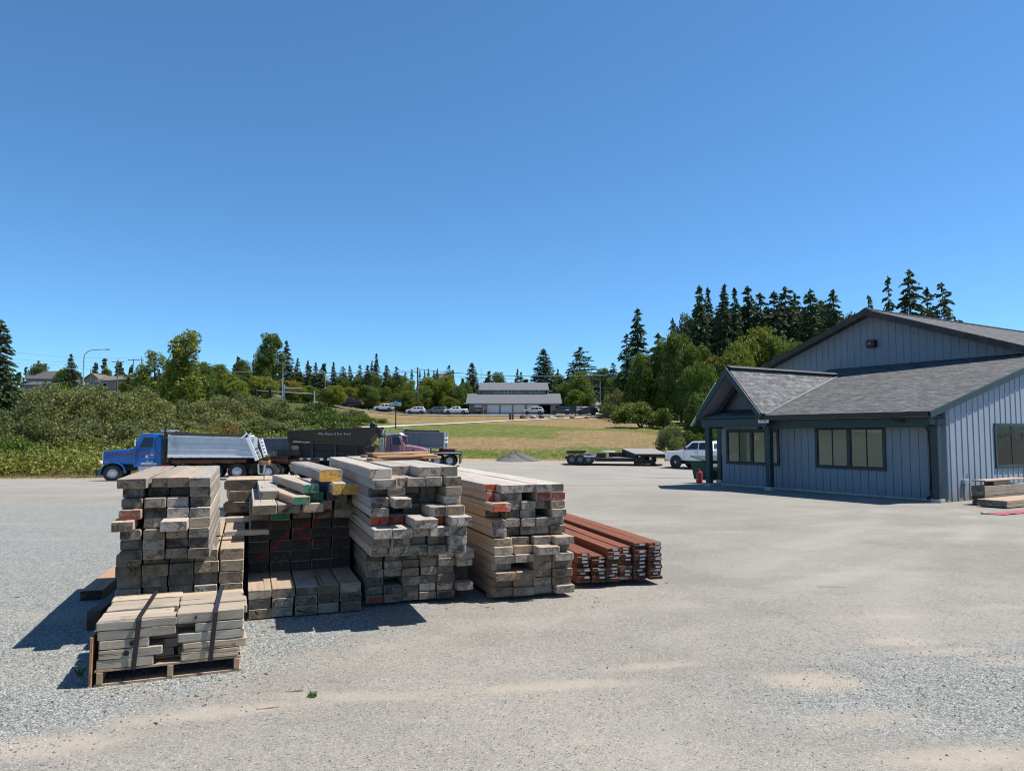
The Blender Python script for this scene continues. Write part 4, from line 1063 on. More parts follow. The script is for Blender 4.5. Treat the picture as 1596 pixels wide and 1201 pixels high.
# entry gable
GS0, GS1 = 5.52, 8.42; GM = (GS0 + GS1) / 2; GZ = 4.03; ZG = 2.36; TG = -.12
def slope_z(s): return GZ - (GZ - ZG) * abs(s - GM) / (GM - GS0)
TV = (GZ - ZE) / SHED
for sg, e in ((-1, GS0), (1, GS1)):
    roof_slab('entry_roof', B(e, TG, ZG), B(e, TV + .1, ZG), B(GM, TV + .1, GZ), B(GM, TG, GZ), .09, SHP)
    MB().slab([B(e, TG - .05, ZG - .005), B(GM, TG - .05, GZ - .005), B(GM, TG - .05, GZ - .30), B(e, TG - .05, ZG - .22)], (0, .045, 0)).build('barge_board', MAT['teal'], bld)
    MB().slab([B(e, TG + .01, ZG - .12), B(GM, TG + .01, GZ - .13), B(GM, .97, GZ - .13), B(e, .97, ZG - .12)], (0, 0, -.02)).build('soffit', MAT['soffit'], bld)
ridge(GM, TG, TV - .1, GZ + .03)
MB().bar(B(GS0 + .0, .05, ZE + .045), B(GM, TV, GZ + .03), .07, .03).build('valley_flashing', MAT['galv'], bld)
MB().slab([B(GS0 + .1, .975, 2.2), B(GS1 - .1, .975, 2.2), B(GS1 - .1, .975, slope_z(GS1 - .1) - .15), B(GM, .975, GZ - .2), B(GS0 + .1, .975, slope_z(GS0 + .1) - .15)], (0, -.05, 0)).build('entry_gable_wall', MAT['soffit'], bld)
# exposed truss in the entry gable
MB().box(B((sc3 + sc2) / 2, .02, ZG - .30), (abs(sc3 - sc2) + .5, .16, .28)).build('beam', MAT['teal'], bld, bev=.008)
MB().bar(B(GS0 + .25, .6, ZG - .02), B(GM, .6, GZ - .36), .10, .14).build('rafter', MAT['teal'], bld)
MB().bar(B(GS1 - .25, .6, ZG - .02), B(GM, .6, GZ - .36), .10, .14).build('rafter', MAT['teal'], bld)
MB().box(B(GM - .75, .6, 2.35), (.13, .13, 1.0)).build('post', MAT['teal'], bld)
# mossy lit edge on the far side of the entry roof
MB().slab([B(GS1 + .02, -.02, ZG + .02), B(GS1 + .30, -.02, ZG - .30 * (GZ - ZG) / (GM - GS0) + .02), B(GS1 + .30, 3.2, ZG - .30 * (GZ - ZG) / (GM - GS0) + .02), B(GS1 + .02, 3.2, ZG + .02)], (0, 0, -.05)).build('entry_roof', MAT['shingle'], bld)
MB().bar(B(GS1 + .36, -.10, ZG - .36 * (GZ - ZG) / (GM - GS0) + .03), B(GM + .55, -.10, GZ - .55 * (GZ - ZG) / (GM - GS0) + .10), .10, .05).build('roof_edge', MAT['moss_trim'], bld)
MB().box(B((GS1 + sc3) / 2, 1.5, ZG - .36), (.14, 3.0, .24)).build('beam', MAT['teal'], bld, bev=.008)

# ---- stacks of boards by the sunny end wall
def board_flat(name, label, c, L, W, T, yaw, group, tint=(1, 1, 1), side='wood_tan', end='end_tan'):
    return timber(Vector(c), W, T, L, label, group, tint, side, end, yaw=yaw, name=name, cat='timber', chip=.01)
RY = math.atan2(RD.y, RD.x) - math.pi / 2
gq = G(1520, 789); zb = h(gq.x, gq.y)
for k in range(2):
    for j in range(2):
        q = Vector((gq.x, gq.y, zb + .03 + j * .085)) + WD * (-.40 + .36 * (1 - k)) + RD * (.02 * j)
        board_flat('timber', f"pale wide plank, {['lower', 'upper'][j]} layer, {['rear', 'front'][k]} one of the low platform by the end wall", q, 3.0, .355, .083, RY, 'planks by the sunny end wall', (1.05, 1.0, .92))
for j, (off, dz, ln, tn) in enumerate([(.52, 0, 2.4, .75), (.48, .13, 2.4, .6), (.50, .25, 2.4, .8), (.49, .36, 2.4, .85), (.55, .62, 2.2, 1.1)]):
    q = Vector((gq.x, gq.y, zb + .0 + dz)) + RD * (off) + WD * .33
    board_flat('timber', ['dark bottom timber', 'weathered second timber', 'brown third timber', 'grey fourth timber', 'pale thin top plank'][j] + ' of the step-like stack against the sunny end wall', q, ln, .34, .115 if j < 3 else (.14 if j == 3 else .035), RY, 'planks by the sunny end wall', (tn, tn * .95, tn * .9), 'wood' if j < 4 else 'wood_tan')
q = Vector((gq.x, gq.y, zb + .5)) + RD * 1.1 + WD * .3
board_flat('timber', 'short grey block propping up the pale thin top plank by the end wall', q, .9, .25, .12, RY, 'planks by the sunny end wall', (.8, .78, .75), 'wood')
gm_ = G(1537, 801); r_ = random.Random(4); mb = MB(); n1, n2 = 16, 6; vs = []
for i in range(n1):
    for j in range(n2):
        q = gm_ + RD * (i * .16) + Vector((RD.y, -RD.x, 0)) * (j * .075); vs.append((q.x, q.y, h(q.x, q.y) + .012 + r_.uniform(0, .018)))
mb.add(vs, [(i * n2 + j, i * n2 + j + 1, (i + 1) * n2 + j + 1, (i + 1) * n2 + j) for i in range(n1 - 1) for j in range(n2 - 1)])
tag(mb.build('tarp', MAT['pink'], smooth=True, fix=False), 'flat faded pink tarp strip on the asphalt before the plank platform', 'tarp')
tag(MB().box((gm_.x - .02, gm_.y + .02, gm_.z + .03), (.16, .12, .05)).build('rag', MAT['concrete'], bev=.02), 'small crumpled grey rag at the end of the pink tarp', 'rag')
# dumpster and red can behind the entry
D = G(1104, 748); D = at(1117, 749, 29.5); D.z = h(D.x, D.y)
dm = thing('dumpster', 'dark green steel dumpster partly hidden behind the entry column', 'dumpster', D, R(18), scale=.92)
MB().prism([(-.8, .15), (.8, .15), (.95, .85), (.95, .95), (-.95, .95), (-.95, .85)], .55).build('body', MAT['dumpster'], dm, bev=.02)
MB().slab([(-.97, -.58, .97), (.97, -.58, .97), (.97, .58, 1.14), (-.97, .58, 1.14)], (0, 0, .04)).build('lid', MAT['dumpster'], dm, bev=.01)
MB().box((0, -.60, .62), (1.5, .08, .12)).build('lift_pocket', MAT['dumpster'], dm)
MB().box((-.45, -.60, .80), (.32, .012, .14)).build('notice_plate', MAT['sign_white'], dm)
for x in (-.7, .7):
    for y in (-.4, .4):
        w_ = MB(); w_.lathe([(0, -.03), (.075, -.03), (.08, 0), (.075, .03), (0, .03)], 12, M=Matrix.Translation((x, y, .08)) @ Matrix.Rotation(R(90), 4, 'X')); w_.build('caster', MAT['trim_black'], dm)
C = at(1090.5, 750, 28.7); C.z = h(C.x, C.y)
cn = thing('red_can', 'dull red metal gas can standing at the foot of the entry column', 'can', C)
MB().lathe([(0, 0), (.10, 0), (.115, .02), (.115, .40), (.10, .45), (.05, .48), (.045, .52), (0, .52)], 18).build('body', MAT['red_can'], cn, smooth=True)
MB().tube([(-.06, 0, .47), (-.06, 0, .55), (.06, 0, .55), (.06, 0, .47)], .012, 6).build('handle', MAT['dark_metal'], cn)

# ------------------------------------------------------------------ vehicles
def T(x, y, z): return Matrix.Translation((x, y, z))
AX = Matrix.Rotation(R(90), 4, 'X')
def wheel(par, x, y, z, r, w, out, rim='rim', dual=False, name='wheel'):
    """out = +1/-1: the side that faces outward (local y)"""
    e = link(bpy.data.objects.new(name, None), par); e.location = (x, y, z); e.empty_display_size = .1
    M = Matrix.Rotation(R(-90 * out), 4, 'X')
    k = r
    mb = MB()
    mb.lathe([(k * .56, -w / 2), (k * .90, -w / 2), (k * .985, -w * .36), (k, -w * .2), (k, w * .2), (k * .985, w * .36), (k * .90, w / 2), (k * .60, w / 2), (k * .56, w * .38)], 28, M=M)
    if dual: mb.lathe([(k * .56, -w * 1.65), (k * .90, -w * 1.65), (k, -w * 1.4), (k, -w * .85), (k * .90, -w * .62), (k * .56, -w * .6)], 28, M=M)
    mb.build('tyre', MAT['tyre'], e, smooth=True, fix=False)
    d = -.30 if dual else .0
    mb = MB(); mb.lathe([(k * .57, w * .40), (k * .54, w * .44), (k * .50, w * (.30 + d)), (k * .36, w * (.22 + d)), (k * .34, w * (.34 + d)), (k * .20, w * (.40 + d)), (k * .18, w * (.62 + d * .6)), (k * .10, w * (.66 + d * .6)), (0, w * (.66 + d * .6))], 24, M=M)
    for i in range(10):
        a = i * .6283; mb.lathe([(k * .045, w * (.22 + d)), (k * .045, w * (.36 + d)), (0, w * (.37 + d))], 6, mat=1, M=M @ T(k * .27 * math.cos(a), k * .27 * math.sin(a), 0))
    for i in range(8):
        a = i * .785; mb.lathe([(k * .055, w * (.262 + d)), (0, w * (.265 + d))], 8, M=M @ T(k * .43 * math.cos(a), k * .43 * math.sin(a), 0), mat=2)
    mb.build('rim', [MAT[rim], MAT['chrome'], MAT['trim_black']], e, smooth=True, fix=False)
    return e
def fender(par, x, z, r, w, y, m, a0=0, a1=180, th=.03, name='fender'):
    mb = MB(); n = 14; vs = []
    for i in range(n + 1):
        a = R(a0 + (a1 - a0) * i / n)
        for rr in (r, r + th):
            for yy in (y - w / 2, y + w / 2): vs.append((x + rr * math.cos(a), yy, z + rr * math.sin(a)))
    fs = []
    for i in range(n):
        a, b = i * 4, i * 4 + 4
        fs += [(a, a + 1, b + 1, b), (a + 2, b + 2, b + 3, a + 3), (a, b, b + 2, a + 2), (a + 1, a + 3, b + 3, b + 1)]
    fs += [(0, 2, 3, 1), (n * 4, n * 4 + 1, n * 4 + 3, n * 4 + 2)]
    return mb.add(vs, fs).build(name, MAT[m], par, smooth=True)

# ---- big conventional truck cab; local +x forward, front bumper at x = 0
def conventional(t, paintm, style, hw=1.0, stripe=False, roofz=2.46, xoff=0.0):
    hood = MB()
    if style == 'square':
        pf = [(-.22, .86, .62), (-.20, 1.50, .60), (-.26, 1.55, .56), (-1.62, 1.68, .74), (-1.62, .86, .80)]
    else:
        pf = [(-.10, .80, .72), (-.05, 1.18, .70), (-.14, 1.38, .62), (-.55, 1.54, .66), (-1.15, 1.65, .76), (-1.62, 1.70, .84), (-1.62, .80, .92)]
    hood.prism(pf); hood.build('hood', MAT[paintm], t, bev=.05, smooth=True)
    cab = MB()
    c = [(-1.60, .72, hw * .93), (-1.60, 1.70, hw * .93), (-1.83, 2.34, hw * .80), (-1.92, roofz - .03, hw * .74), (-2.30, roofz, hw * .76), (-2.62, roofz - .04, hw * .78), (-2.82, 2.2, hw * .86), (-2.84, .72, hw * .95)]
    if style != 'square':
        c = [(-1.60, .66, hw), (-1.60, 1.68, hw), (-1.92, 2.32, hw * .84), (-2.05, roofz - .03, hw * .76), (-2.45, roofz + .02, hw * .78), (-2.78, roofz - .02, hw * .8), (-2.86, 2.2, hw * .9), (-2.88, .66, hw)]
    cab.prism(c); cb = cab.build('cab', MAT[paintm], t, bev=.035, smooth=True)
    # glass: windscreen and side windows sit just proud of the skin
    def side_y(z): return hw * (.93 if style == 'square' else 1.0) - max(0, z - 1.7) * hw * (.20 if style == 'square' else .25) + .012
    MB().slab([(-1.635, -hw * .72, 1.76), (-1.635, hw * .72, 1.76), (-1.83, hw * .64, 2.27), (-1.83, -hw * .64, 2.27)], (.03, 0, .01)).build('windscreen', MAT['glass'], cb)
    for sg in (-1, 1):
        g = [(-1.80, side_y(1.72), 1.72), (-2.45, side_y(1.72), 1.72), (-2.48, side_y(2.24), 2.24), (-1.99, side_y(2.24), 2.24)]
        MB().slab([(a, sg * (b - .02), c_) for a, b, c_ in g], (0, sg * .024, 0)).build('side_window', MAT['glass'], cb)
        fr = MB()
        for p, q in zip(g, g[1:] + g[:1]): fr.bar((p[0], sg * p[1], p[2]), (q[0], sg * q[1], q[2]), .03, .03)
        fr.build('window_frame', MAT[paintm], cb)
        d = MB(); y = sg * (side_y(1.2) + .004)
        for p, q in (((-1.72, .80), (-1.72, 1.66)), ((-2.56, .80), (-2.56, 2.2)), ((-1.72, .80), (-2.56, .80))):
            yq = sg * (side_y(max(1.2, q[1])) + .004) if q[1] > 1.8 else y
            d.bar((p[0], y, p[1]), (q[0], yq, q[1]), .014, .012)
        d.build('door_seam', MAT['trim_black'], cb)
        MB().box((-2.42, sg * (side_y(1.3) + .02), 1.36), (.14, .03, .035)).build('door_handle', MAT['chrome'], cb)
        mr = MB(); mr.box((-1.72, sg * (hw + .16), 1.98), (.06, .16, .34)); mr.bar((-1.72, sg * hw * .86, 2.18), (-1.72, sg * (hw + .16), 2.14), .025, .025); mr.bar((-1.72, sg * hw * .9, 1.76), (-1.72, sg * (hw + .16), 1.82), .025, .025)
        mr.build('mirror', MAT['chrome'], cb)
        if stripe:
            for zz, ww in ((1.42, .035), (1.36, .018)):
                sb = MB(); sb.box((-2.22, sg * (side_y(1.3) + .003), zz), (1.22, .008, ww)); sb.bar((-1.60, sg * .785, zz + .02), (-.28, sg * .625, zz - .03), .02, ww)
                sb.build('stripe', MAT['stripe'], cb)
        st = MB(); st.box((-2.2, sg * (hw - .12), .62), (.62, .26, .05)); st.box((-2.2, sg * (hw - .1), .42), (.62, .3, .05)); st.build('step', MAT['alu'], t)
    vz = MB(); vz.slab([(-1.78, -hw * .72, 2.33), (-1.78, hw * .72, 2.33), (-1.60, hw * .7, 2.27), (-1.60, -hw * .7, 2.27)], (0, 0, .02)); vz.build('sun_visor', MAT[paintm], cb)
    for i in range(5): MB().box((-1.98, (i - 2) * .28 * hw, roofz + .005), (.09, .07, .05)).build('marker_light', MAT['lamp_amber'], cb, bev=.01)
    gx = -.20 if style == 'square' else -.045
    gr = MB(); gr.box((gx + .01, 0, 1.17), (.05, 1.06, .68))
    gl = gr.build('grille', MAT['chrome'], t, bev=.02)
    sl = MB()
    for i in range(9): sl.box((gx + .04, -.44 + i * .11, 1.17), (.02, .06, .58))
    sl.build('grille_slat', MAT['trim_black'], gl)
    bp = MB(); bp.prism([(.0, .36), (.02, .62), (-.12, .66), (-.16, .34)], 1.02); bp.build('bumper', MAT['trim_black' if style == 'square' else 'chrome'], t, bev=.02)
    for sg in (-1, 1):
        fender(t, -.72, .44, .52, .38, sg * .80, paintm, -12, 178, .035)
        hl = MB(); hl.box((-.16, sg * .76, .98), (.12, .24, .16)); hl.build('headlight', MAT['lamp_white'], t, bev=.02)
        MB().box((-.14, sg * .93, .97), (.08, .06, .10)).build('marker_light', MAT['lamp_amber'], t)
        MB().tube([(-2.98, sg * (hw - .1), .9), (-2.98, sg * (hw - .1), 2.72)], .065, 10).build('exhaust_pipe', MAT['dark_metal' if style == 'square' else 'chrome'], t, smooth=True)
        wheel(t, -.72, sg * .86, .42, .42, .24, sg)
    MB().box((-1.3, 0, .80), (1.0, 1.0, .5)).build('engine_bay', MAT['chassis'], t)

def chassis(t, x0, x1, z=.70):
    mb = MB()
    for sg in (-1, 1): mb.box(((x0 + x1) / 2, sg * .38, z), (abs(x1 - x0), .08, .24))
    for i in range(7): mb.box((x0 + (x1 - x0) * (i + .5) / 7, 0, z), (.1, .68, .16))
    mb.build('chassis', MAT['chassis'], t)
def axle(t, x, r=.44, hw=.92, dual=True, rim='rim', z=None):
    for sg in (-1, 1): wheel(t, x, sg * hw, z or r, r, .24, sg, rim, dual)
    MB().tube([(x, -hw + .1, z or r), (x, hw - .1, z or r)], .09, 8).build('axle', MAT['chassis'], t)

# ---- blue dump truck (faces left, seen from its left side)
PB = at(157, 749, 37.6); PB.z = h(PB.x, PB.y)
bt = thing('dump_truck', 'blue conventional truck with a bright aluminium dump box, facing left', 'dump truck', PB, R(180 + 15), scale=(1.06, 1.0, 1.0))
conventional(bt, 'blue', 'square', 1.0, True)
chassis(bt, -.2, -7.5)
def dump_box(t, x0, x1, zf, zr, top0, top1, m, tarp=True, ribs='h', hw=1.12):
    b = MB(); th = .06
    b.prism([(x0, zf), (x0, top0), (x1, top1), (x1, zr)][::-1], None) if False else None
    for sg in (-1, 1):
        b.slab([(x0, sg * hw, zf), (x0, sg * hw, top0), (x1, sg * hw, top1), (x1, sg * hw, zr)], (0, -sg * th, 0))
    b.slab([(x0, -hw + th, zf + .04), (x1, -hw + th, zr + .04), (x1, hw - th, zr + .04), (x0, hw - th, zf + .04)], (0, 0, .06))
    b.slab([(x0 - .003, -hw + th + .002, zf + .11), (x0 - .003, hw - th - .002, zf + .11), (x0 - .003, hw - th - .002, top0 + .05), (x0 - .003, -hw + th + .002, top0 + .05)], (-.06, 0, 0))
    o = b.build('dump_box', MAT[m], t)
    L = x0 - x1
    def zt(f): return top0 + (top1 - top0) * f
    def zb(f): return zf + (zr - zf) * f
    for sg in (-1, 1):
        r = MB()
        r.bar((x0, sg * (hw + .03), zt(0) - .03), (x1, sg * (hw + .03), zt(1) - .03), .07, .10)
        r.bar((x0, sg * (hw + .03), zb(0) + .06), (x1, sg * (hw + .03), zb(1) + .06), .08, .12, mat=2 if ribs == 'h' else 0)
        if ribs == 'h':
            for q in (.36, .62): r.bar((x0, sg * (hw + .012), zb(0) + (zt(0) - zb(0)) * q), (x1, sg * (hw + .012), zb(1) + (zt(1) - zb(1)) * q), .03, .05)
        for q in ((0.01, .99) if ribs == 'h' else [k / 7 + .005 for k in range(8)]): r.bar((x0 - L * q, sg * (hw + .02), zb(q)), (x0 - L * q, sg * (hw + .02), zt(q)), .05, .06)
        for i in range(9): r.box((x0 - L * (i + .5) / 9, sg * (hw + .075), zb((i + .5) / 9) + .075), (.05, .03, .05), mat=1)
        r.build('side_rail', [MAT[m], MAT['lamp_white'], MAT['white']], o, bev=.006)
    if tarp:
        tm = MB()
        tm.tube([(x0 - .15, 0, top0 + .16), (x0 - .15, .01, top0 + .16)], .1, 10)
        for sg in (-1, 1): tm.slab([(x0 - .12, sg * (hw - .01), top0 + .0), (x1 + .5, sg * (hw - .01), top1 + .0), (x1 + .5, sg * (hw - .06), top1 + .15), (x0 - .12, sg * (hw - .06), top0 + .17)], (0, -sg * .03, 0))
        tm.build('rolled_tarp', MAT['trim_black'], o)
        MB().box((x0 + .12, 0, top0 + .24), (.52, 1.9, .10)).build('tarp_housing', MAT['galv'], o, bev=.02)
    return o
for sg in (-1, 1):
    em = MB(); em.bar((-2.20, sg * .958, 1.34), (-2.18, sg * .958, 1.20), .012, .10); em.box((-2.22, sg * .958, 1.02), (.10, .012, .05)); em.box((-2.44, sg * .958, 1.0), (.09, .012, .06)); em.build('door_emblem', MAT['ink_white'], bt)
bx = dump_box(bt, -3.14, -7.1, 1.22, 1.16, 2.33, 2.20, 'alu')
tg = MB()
for sg in (-1, 1):
    tg.bar((-6.78, sg * 1.20, 2.22), (-7.26, sg * 1.20, 1.02), .09, .18); tg.bar((-6.5, sg * 1.17, 2.18), (-6.75, sg * 1.17, 2.46), .05, .08)
tg.bar((-6.88, -1.2, 2.30), (-6.88, 1.2, 2.30), .1, .1)
tg.build('tailgate_arm', MAT['white'], bx, bev=.01)
MB().slab([(-7.12, -1.06, 1.2), (-7.12, 1.06, 1.2), (-6.98, 1.06, 2.25), (-6.98, -1.06, 2.25)], (-.06, 0, 0)).build('tailgate', MAT['alu'], bx)
gt_ = MB()
for i in range(5): gt_.bar((-7.56 + .05 * i, -1.02, 1.32 + .18 * i), (-7.56 + .05 * i, 1.02, 1.32 + .18 * i), .05, .06)
for sg in (-1, 1): gt_.bar((-7.60, sg * 1.02, 1.2), (-7.32, sg * 1.02, 2.18), .09, .08)
gt_.build('spreader_gate', MAT['white'], bt)
MB().box((-7.55, 0, .86), (.5, 1.9, .22)).build('rear_hitch', MAT['orange_rust'], bt, bev=.02)
MB().box((-7.62, .0, 1.12), (.3, 1.6, .2)).build('rear_hopper', MAT['trim_black'], bt, bev=.02)
for sg in (-1, 1):
    MB().box((-2.22, sg * .82, .58), (.80, .42, .50)).build('fuel_tank', MAT['alu'], bt, bev=.06)
    MB().box((-2.3, sg * .9, .90), (.72, .28, .12)).build('tool_box', MAT['alu'], bt, bev=.01)
    for z in (.46, .76): MB().tube([(-2.82, sg * .80, z), (-3.20, sg * .80, z)], .12, 12).build('air_tank', MAT['lamp_red'], bt, smooth=True)
    MB().tube([(-7.3, sg * 1.05, .82), (-7.33, sg * 1.05, .32), (-7.55, sg * 1.05, .30), (-7.62, sg * 1.05, .78)], .05, 8).build('mudguard_bracket', MAT['galv'], bt)
    MB().box((-6.98, sg * .93, .38), (.03, .5, .5)).build('mudflap', MAT['trim_black'], bt)
for x, du in ((-3.9, False), (-5.2, True), (-6.3, True)): axle(bt, x, .44, .90, du)
axle(bt, -7.75, .40, .86, False)
MB().box((-4.9, 0, 1.0), (3.6, 1.3, .26)).build('sub_frame', MAT['chassis'], bt)
MB().box((-5.0, .86, .98), (3.4, .06, .16)).build('side_plate', MAT['rust'], bt)

# ---- grey pup dump trailer parked behind it
P2 = at(456, 741, 43.5); P2.z = h(P2.x, P2.y)
p2 = thing('dump_trailer', 'grey steel dump trailer parked between the blue truck and the black trailer', 'trailer', P2, R(8))
dump_box(p2, 0, -3.3, 1.35, 1.35, 2.26, 2.20, 'grey_box', False, 'n', 1.1)
MB().box((.25, 0, 2.1), (.6, 2.0, .5)).build('headboard', MAT['grey_box'], p2, bev=.04)
MB().box((.62, 0, 1.95), (.12, 2.1, .55)).build('ladder_rack', MAT['white'], p2)
chassis(p2, 2.2, -3.2, 1.0)
for x in (-1.2, -2.3): axle(p2, x, .44, .9, True)
MB().box((-1.2, -1.0, 1.17), (2.0, .1, .12)).build('rust_frame', MAT['rust'], p2)
# red-brown equipment frame on wheels between them
P3 = at(428, 741, 41.8); P3.z = h(P3.x, P3.y)
p3 = thing('flat_trailer', 'dark low flatbed trailer with rusty frame behind the blue truck', 'trailer', P3, R(6))
fb = MB(); fb.box((-.4, 0, 1.22), (2.6, 1.8, .07)); fb.box((-.4, -.88, 1.10), (2.6, .06, .18)); fb.box((-.4, .88, 1.10), (2.6, .06, .18)); fb.build('deck', MAT['chassis'], p3)
MB().box((.9, -.5, 1.42), (1.3, .5, .30)).build('tool_box', MAT['chassis'], p3, bev=.02)
MB().box((1.2, -.3, 1.70), (.42, .5, .26)).build('cardboard_box', MAT['pallet'], p3)
fr_ = MB(); fr_.bar((.9, -.6, .94), (2.6, -.6, .94), .14, .16); fr_.bar((.9, .6, .94), (2.6, .6, .94), .14, .16); fr_.bar((-1.7, -.6, .9), (.9, -.6, .9), .12, .14); fr_.bar((-1.7, .6, .9), (.9, .6, .9), .12, .14); fr_.bar((-.5, -.92, 1.02), (.9, -.92, 1.02), .08, .1)
fr_.build('frame', MAT['rust'], p3)
MB().tube([(1.4, -.4, 1.06), (3.0, -.4, 1.12)], .07, 10).build('drawbar', MAT['galv'], p3)
for x in (-1.0, .25): axle(p3, x, .42, .85, False, 'galv')

# ---- black side-dump trailer with white lettering
P4 = at(456, 742, 42.4); P4.z = h(P4.x, P4.y)
p4 = thing('black_trailer', 'black high-sided bulk trailer with white lettering, front end tapered', 'trailer', P4, R(2))
LB_ = 5.15
up = MB()
for sg in (-1, 1):
    up.slab([(.05, sg * 1.0, 1.98), (.0, sg * 1.22, 2.62), (5.08, sg * 1.22, 2.84), (4.28, sg * 1.0, 1.75)], (0, -sg * .05, 0))
    up.bar((-.02, sg * 1.22, 2.63), (5.10, sg * 1.22, 2.85), .08, .08)
up.slab([(4.28, -.96, 1.75), (4.28, .96, 1.75), (5.06, 1.17, 2.82), (5.06, -1.17, 2.82)], (.05, 0, 0)); up.slab([(.02, -.98, 1.98), (.02, .98, 1.98), (-.03, 1.17, 2.6), (-.03, -1.17, 2.6)], (-.04, 0, 0))
up.slab([(.05, -.95, 2.0), (4.25, -.95, 1.78), (4.25, .95, 1.78), (.05, .95, 2.0)], (0, 0, -.05))
hp = up.build('hopper', MAT['black'], p4, bev=.008)
lo = MB()
for sg in (-1, 1):
    for x in (.12, 1.35, 2.65, 3.85, 4.3): lo.bar((x, sg * 1.0, .95), (x, sg * 1.04, 2.0 - .05 * x), .12, .10)
    lo.bar((.05, sg * 1.0, 1.05), (4.3, sg * 1.0, .98), .12, .10); lo.bar((.05, sg * 1.0, 1.48), (4.3, sg * 1.0, 1.36), .10, .06); lo.bar((1.3, sg * 1.03, 1.83), (4.3, sg * 1.0, 1.70), .08, .06)
lo.build('side_frame', MAT['black'], p4, bev=.006)
MB().box((2.25, 0, 1.45), (4.0, 1.7, .85)).build('inner_bin', MAT['trim_black'], p4)
chassis(p4, -.6, 5.4, .86)
wn = MB()
for q in range(4):
    wn.box((.75 + q * .42 + (.3 if q > 1 else 0), -1.065, 1.06), (.2, .012, .14))
wn.build('reflector_panel', MAT['sign_white'], p4)
for x in (.5, 1.6, 2.7): axle(p4, x, .44, .9, True)
MB().lathe([(0, -.1), (.13, -.1), (.13, .1), (0, .1)], 14, M=T(5.12, -.9, 2.62) @ AX).build('roller', MAT['trim_black'], p4)
cnv = MB(); cnv.lathe([(0, -1.0), (.19, -1.0), (.19, 1.0), (0, 1.0)], 16, M=T(4.72, 0, 1.62) @ AX); cnv.lathe([(0, -.9), (.12, -.9), (.12, .9), (0, .9)], 14, M=T(5.15, 0, 2.38) @ AX); cnv.build('conveyor_roller', MAT['trim_black'], p4, smooth=True)
MB().prism([(4.45, 2.82), (4.5, 3.10), (4.62, 3.2), (4.78, 3.1), (4.84, 2.84)], .35).build('tarp_motor', MAT['dark_metal'], p4, bev=.03)
MB().slab([(4.7, -.7, .85), (5.6, -.7, .95), (5.6, .7, .95), (4.7, .7, .85)], (0, 0, .34)).build('white_cover', MAT['white'], p4, bev=.05)
text('We Place It For You!', 'lettering', MAT['ink_white'], p4, (2.62, -1.225, 2.50), (R(80), 0, R(0)), .215, .004)
nb_ = MB().box((.8, -1.04, 2.02), (1.25, .07, .2)).build('name_board', MAT['black'], p4)
lm = MB()
for x0, x1 in ((.28, .50), (.52, .72), (.75, .80), (.85, .92), (.97, 1.14), (1.16, 1.22)): lm.box(((x0 + x1) / 2, -1.08, 2.08 - .06 * x0), (x1 - x0, .012, .055))
lm.build('lettering', MAT['ink_white'], nb_)

# ---- maroon tractor (faces right)
P5 = at(671, 727, 50); P5.z = h(P5.x, P5.y)
p5 = thing('tractor_truck', 'faded maroon road tractor with a white roof edge, facing right', 'truck', P5, R(0), scale=1.02)
conventional(p5, 'purple', 'round', .98, False, 2.40)
ex = MB(); ex.tube([(-3.05, -.75, .7), (-3.05, -.75, 2.6), (-3.08, -.75, 2.78), (-3.16, -.75, 2.9)], .085, 12); ex.build('exhaust_stack', MAT['galv'], p5, smooth=True)
MB().box((-3.1, -.74, 1.35), (.34, .34, 1.5)).build('air_cleaner', MAT['galv'], p5, bev=.1)
chassis(p5, -.2, -5.4)
for x in (-4.2, -5.0): axle(p5, x, .44, .9, True)
MB().prism([(-2.84, 2.36), (-2.0, 2.42), (-1.85, 2.36), (-2.0, 2.5), (-2.84, 2.46)], .76).build('roof_cap', MAT['white'], p5)
em = MB()
for x0, z0, x1, z1_, w_ in ((-2.34, 1.24, -2.26, 1.38, .05), (-2.22, 1.20, -2.14, 1.40, .06), (-2.10, 1.22, -2.02, 1.40, .06), (-1.98, 1.24, -1.92, 1.34, .05), (-2.30, 1.16, -1.86, 1.16, .08), (-2.2, 1.30, -1.9, 1.28, .06)): em.bar((x0, -1.0, z0), (x1, -1.0, z1_), .016, w_)
em.build('door_emblem', MAT['ink_blue'], p5)
MB().box((-1.02, -.795, 1.42), (.2, .02, .05)).build('badge', MAT['lamp_red'], p5)
# ---- grey pup trailer with a single visible wheel, behind the tractor
P6 = at(700, 724, 54); P6.z = h(P6.x, P6.y)
p6 = thing('dump_trailer', 'grey high dump trailer with white tail frame parked behind the maroon tractor', 'trailer', P6, R(180))
dump_box(p6, 3.35, .35, 1.42, 1.35, 2.55, 2.52, 'grey_box', True, 'n', 1.1)
tl = MB()
for sg in (-1, 1): tl.bar((.27, sg * 1.08, 1.4), (.22, sg * 1.08, 2.52), .10, .10)
for z in (1.8, 2.1): tl.bar((.25, -1.08, z), (.25, 1.08, z), .08, .08)
tl.build('tail_frame', MAT['white'], p6)
chassis(p6, 3.6, -.9, 1.0)
for x in (.8, -.12): axle(p6, x, .45, .92, False, 'alu', .45)
MB().box((.35, 0, 1.04), (2.6, 2.1, .10)).build('fender_deck', MAT['chassis'], p6)
for sg in (-1, 1): MB().box((.35, sg * 1.07, 1.03), (2.6, .05, .09)).build('fender_edge', MAT['white'], p6)
MB().box((-.82, 0, .62), (.05, 2.1, .75)).build('mudflap', MAT['trim_black'], p6)
MB().box((.1, 0, 1.22), (1.2, 1.2, .24)).build('hoist', MAT['rust'], p6, bev=.04)

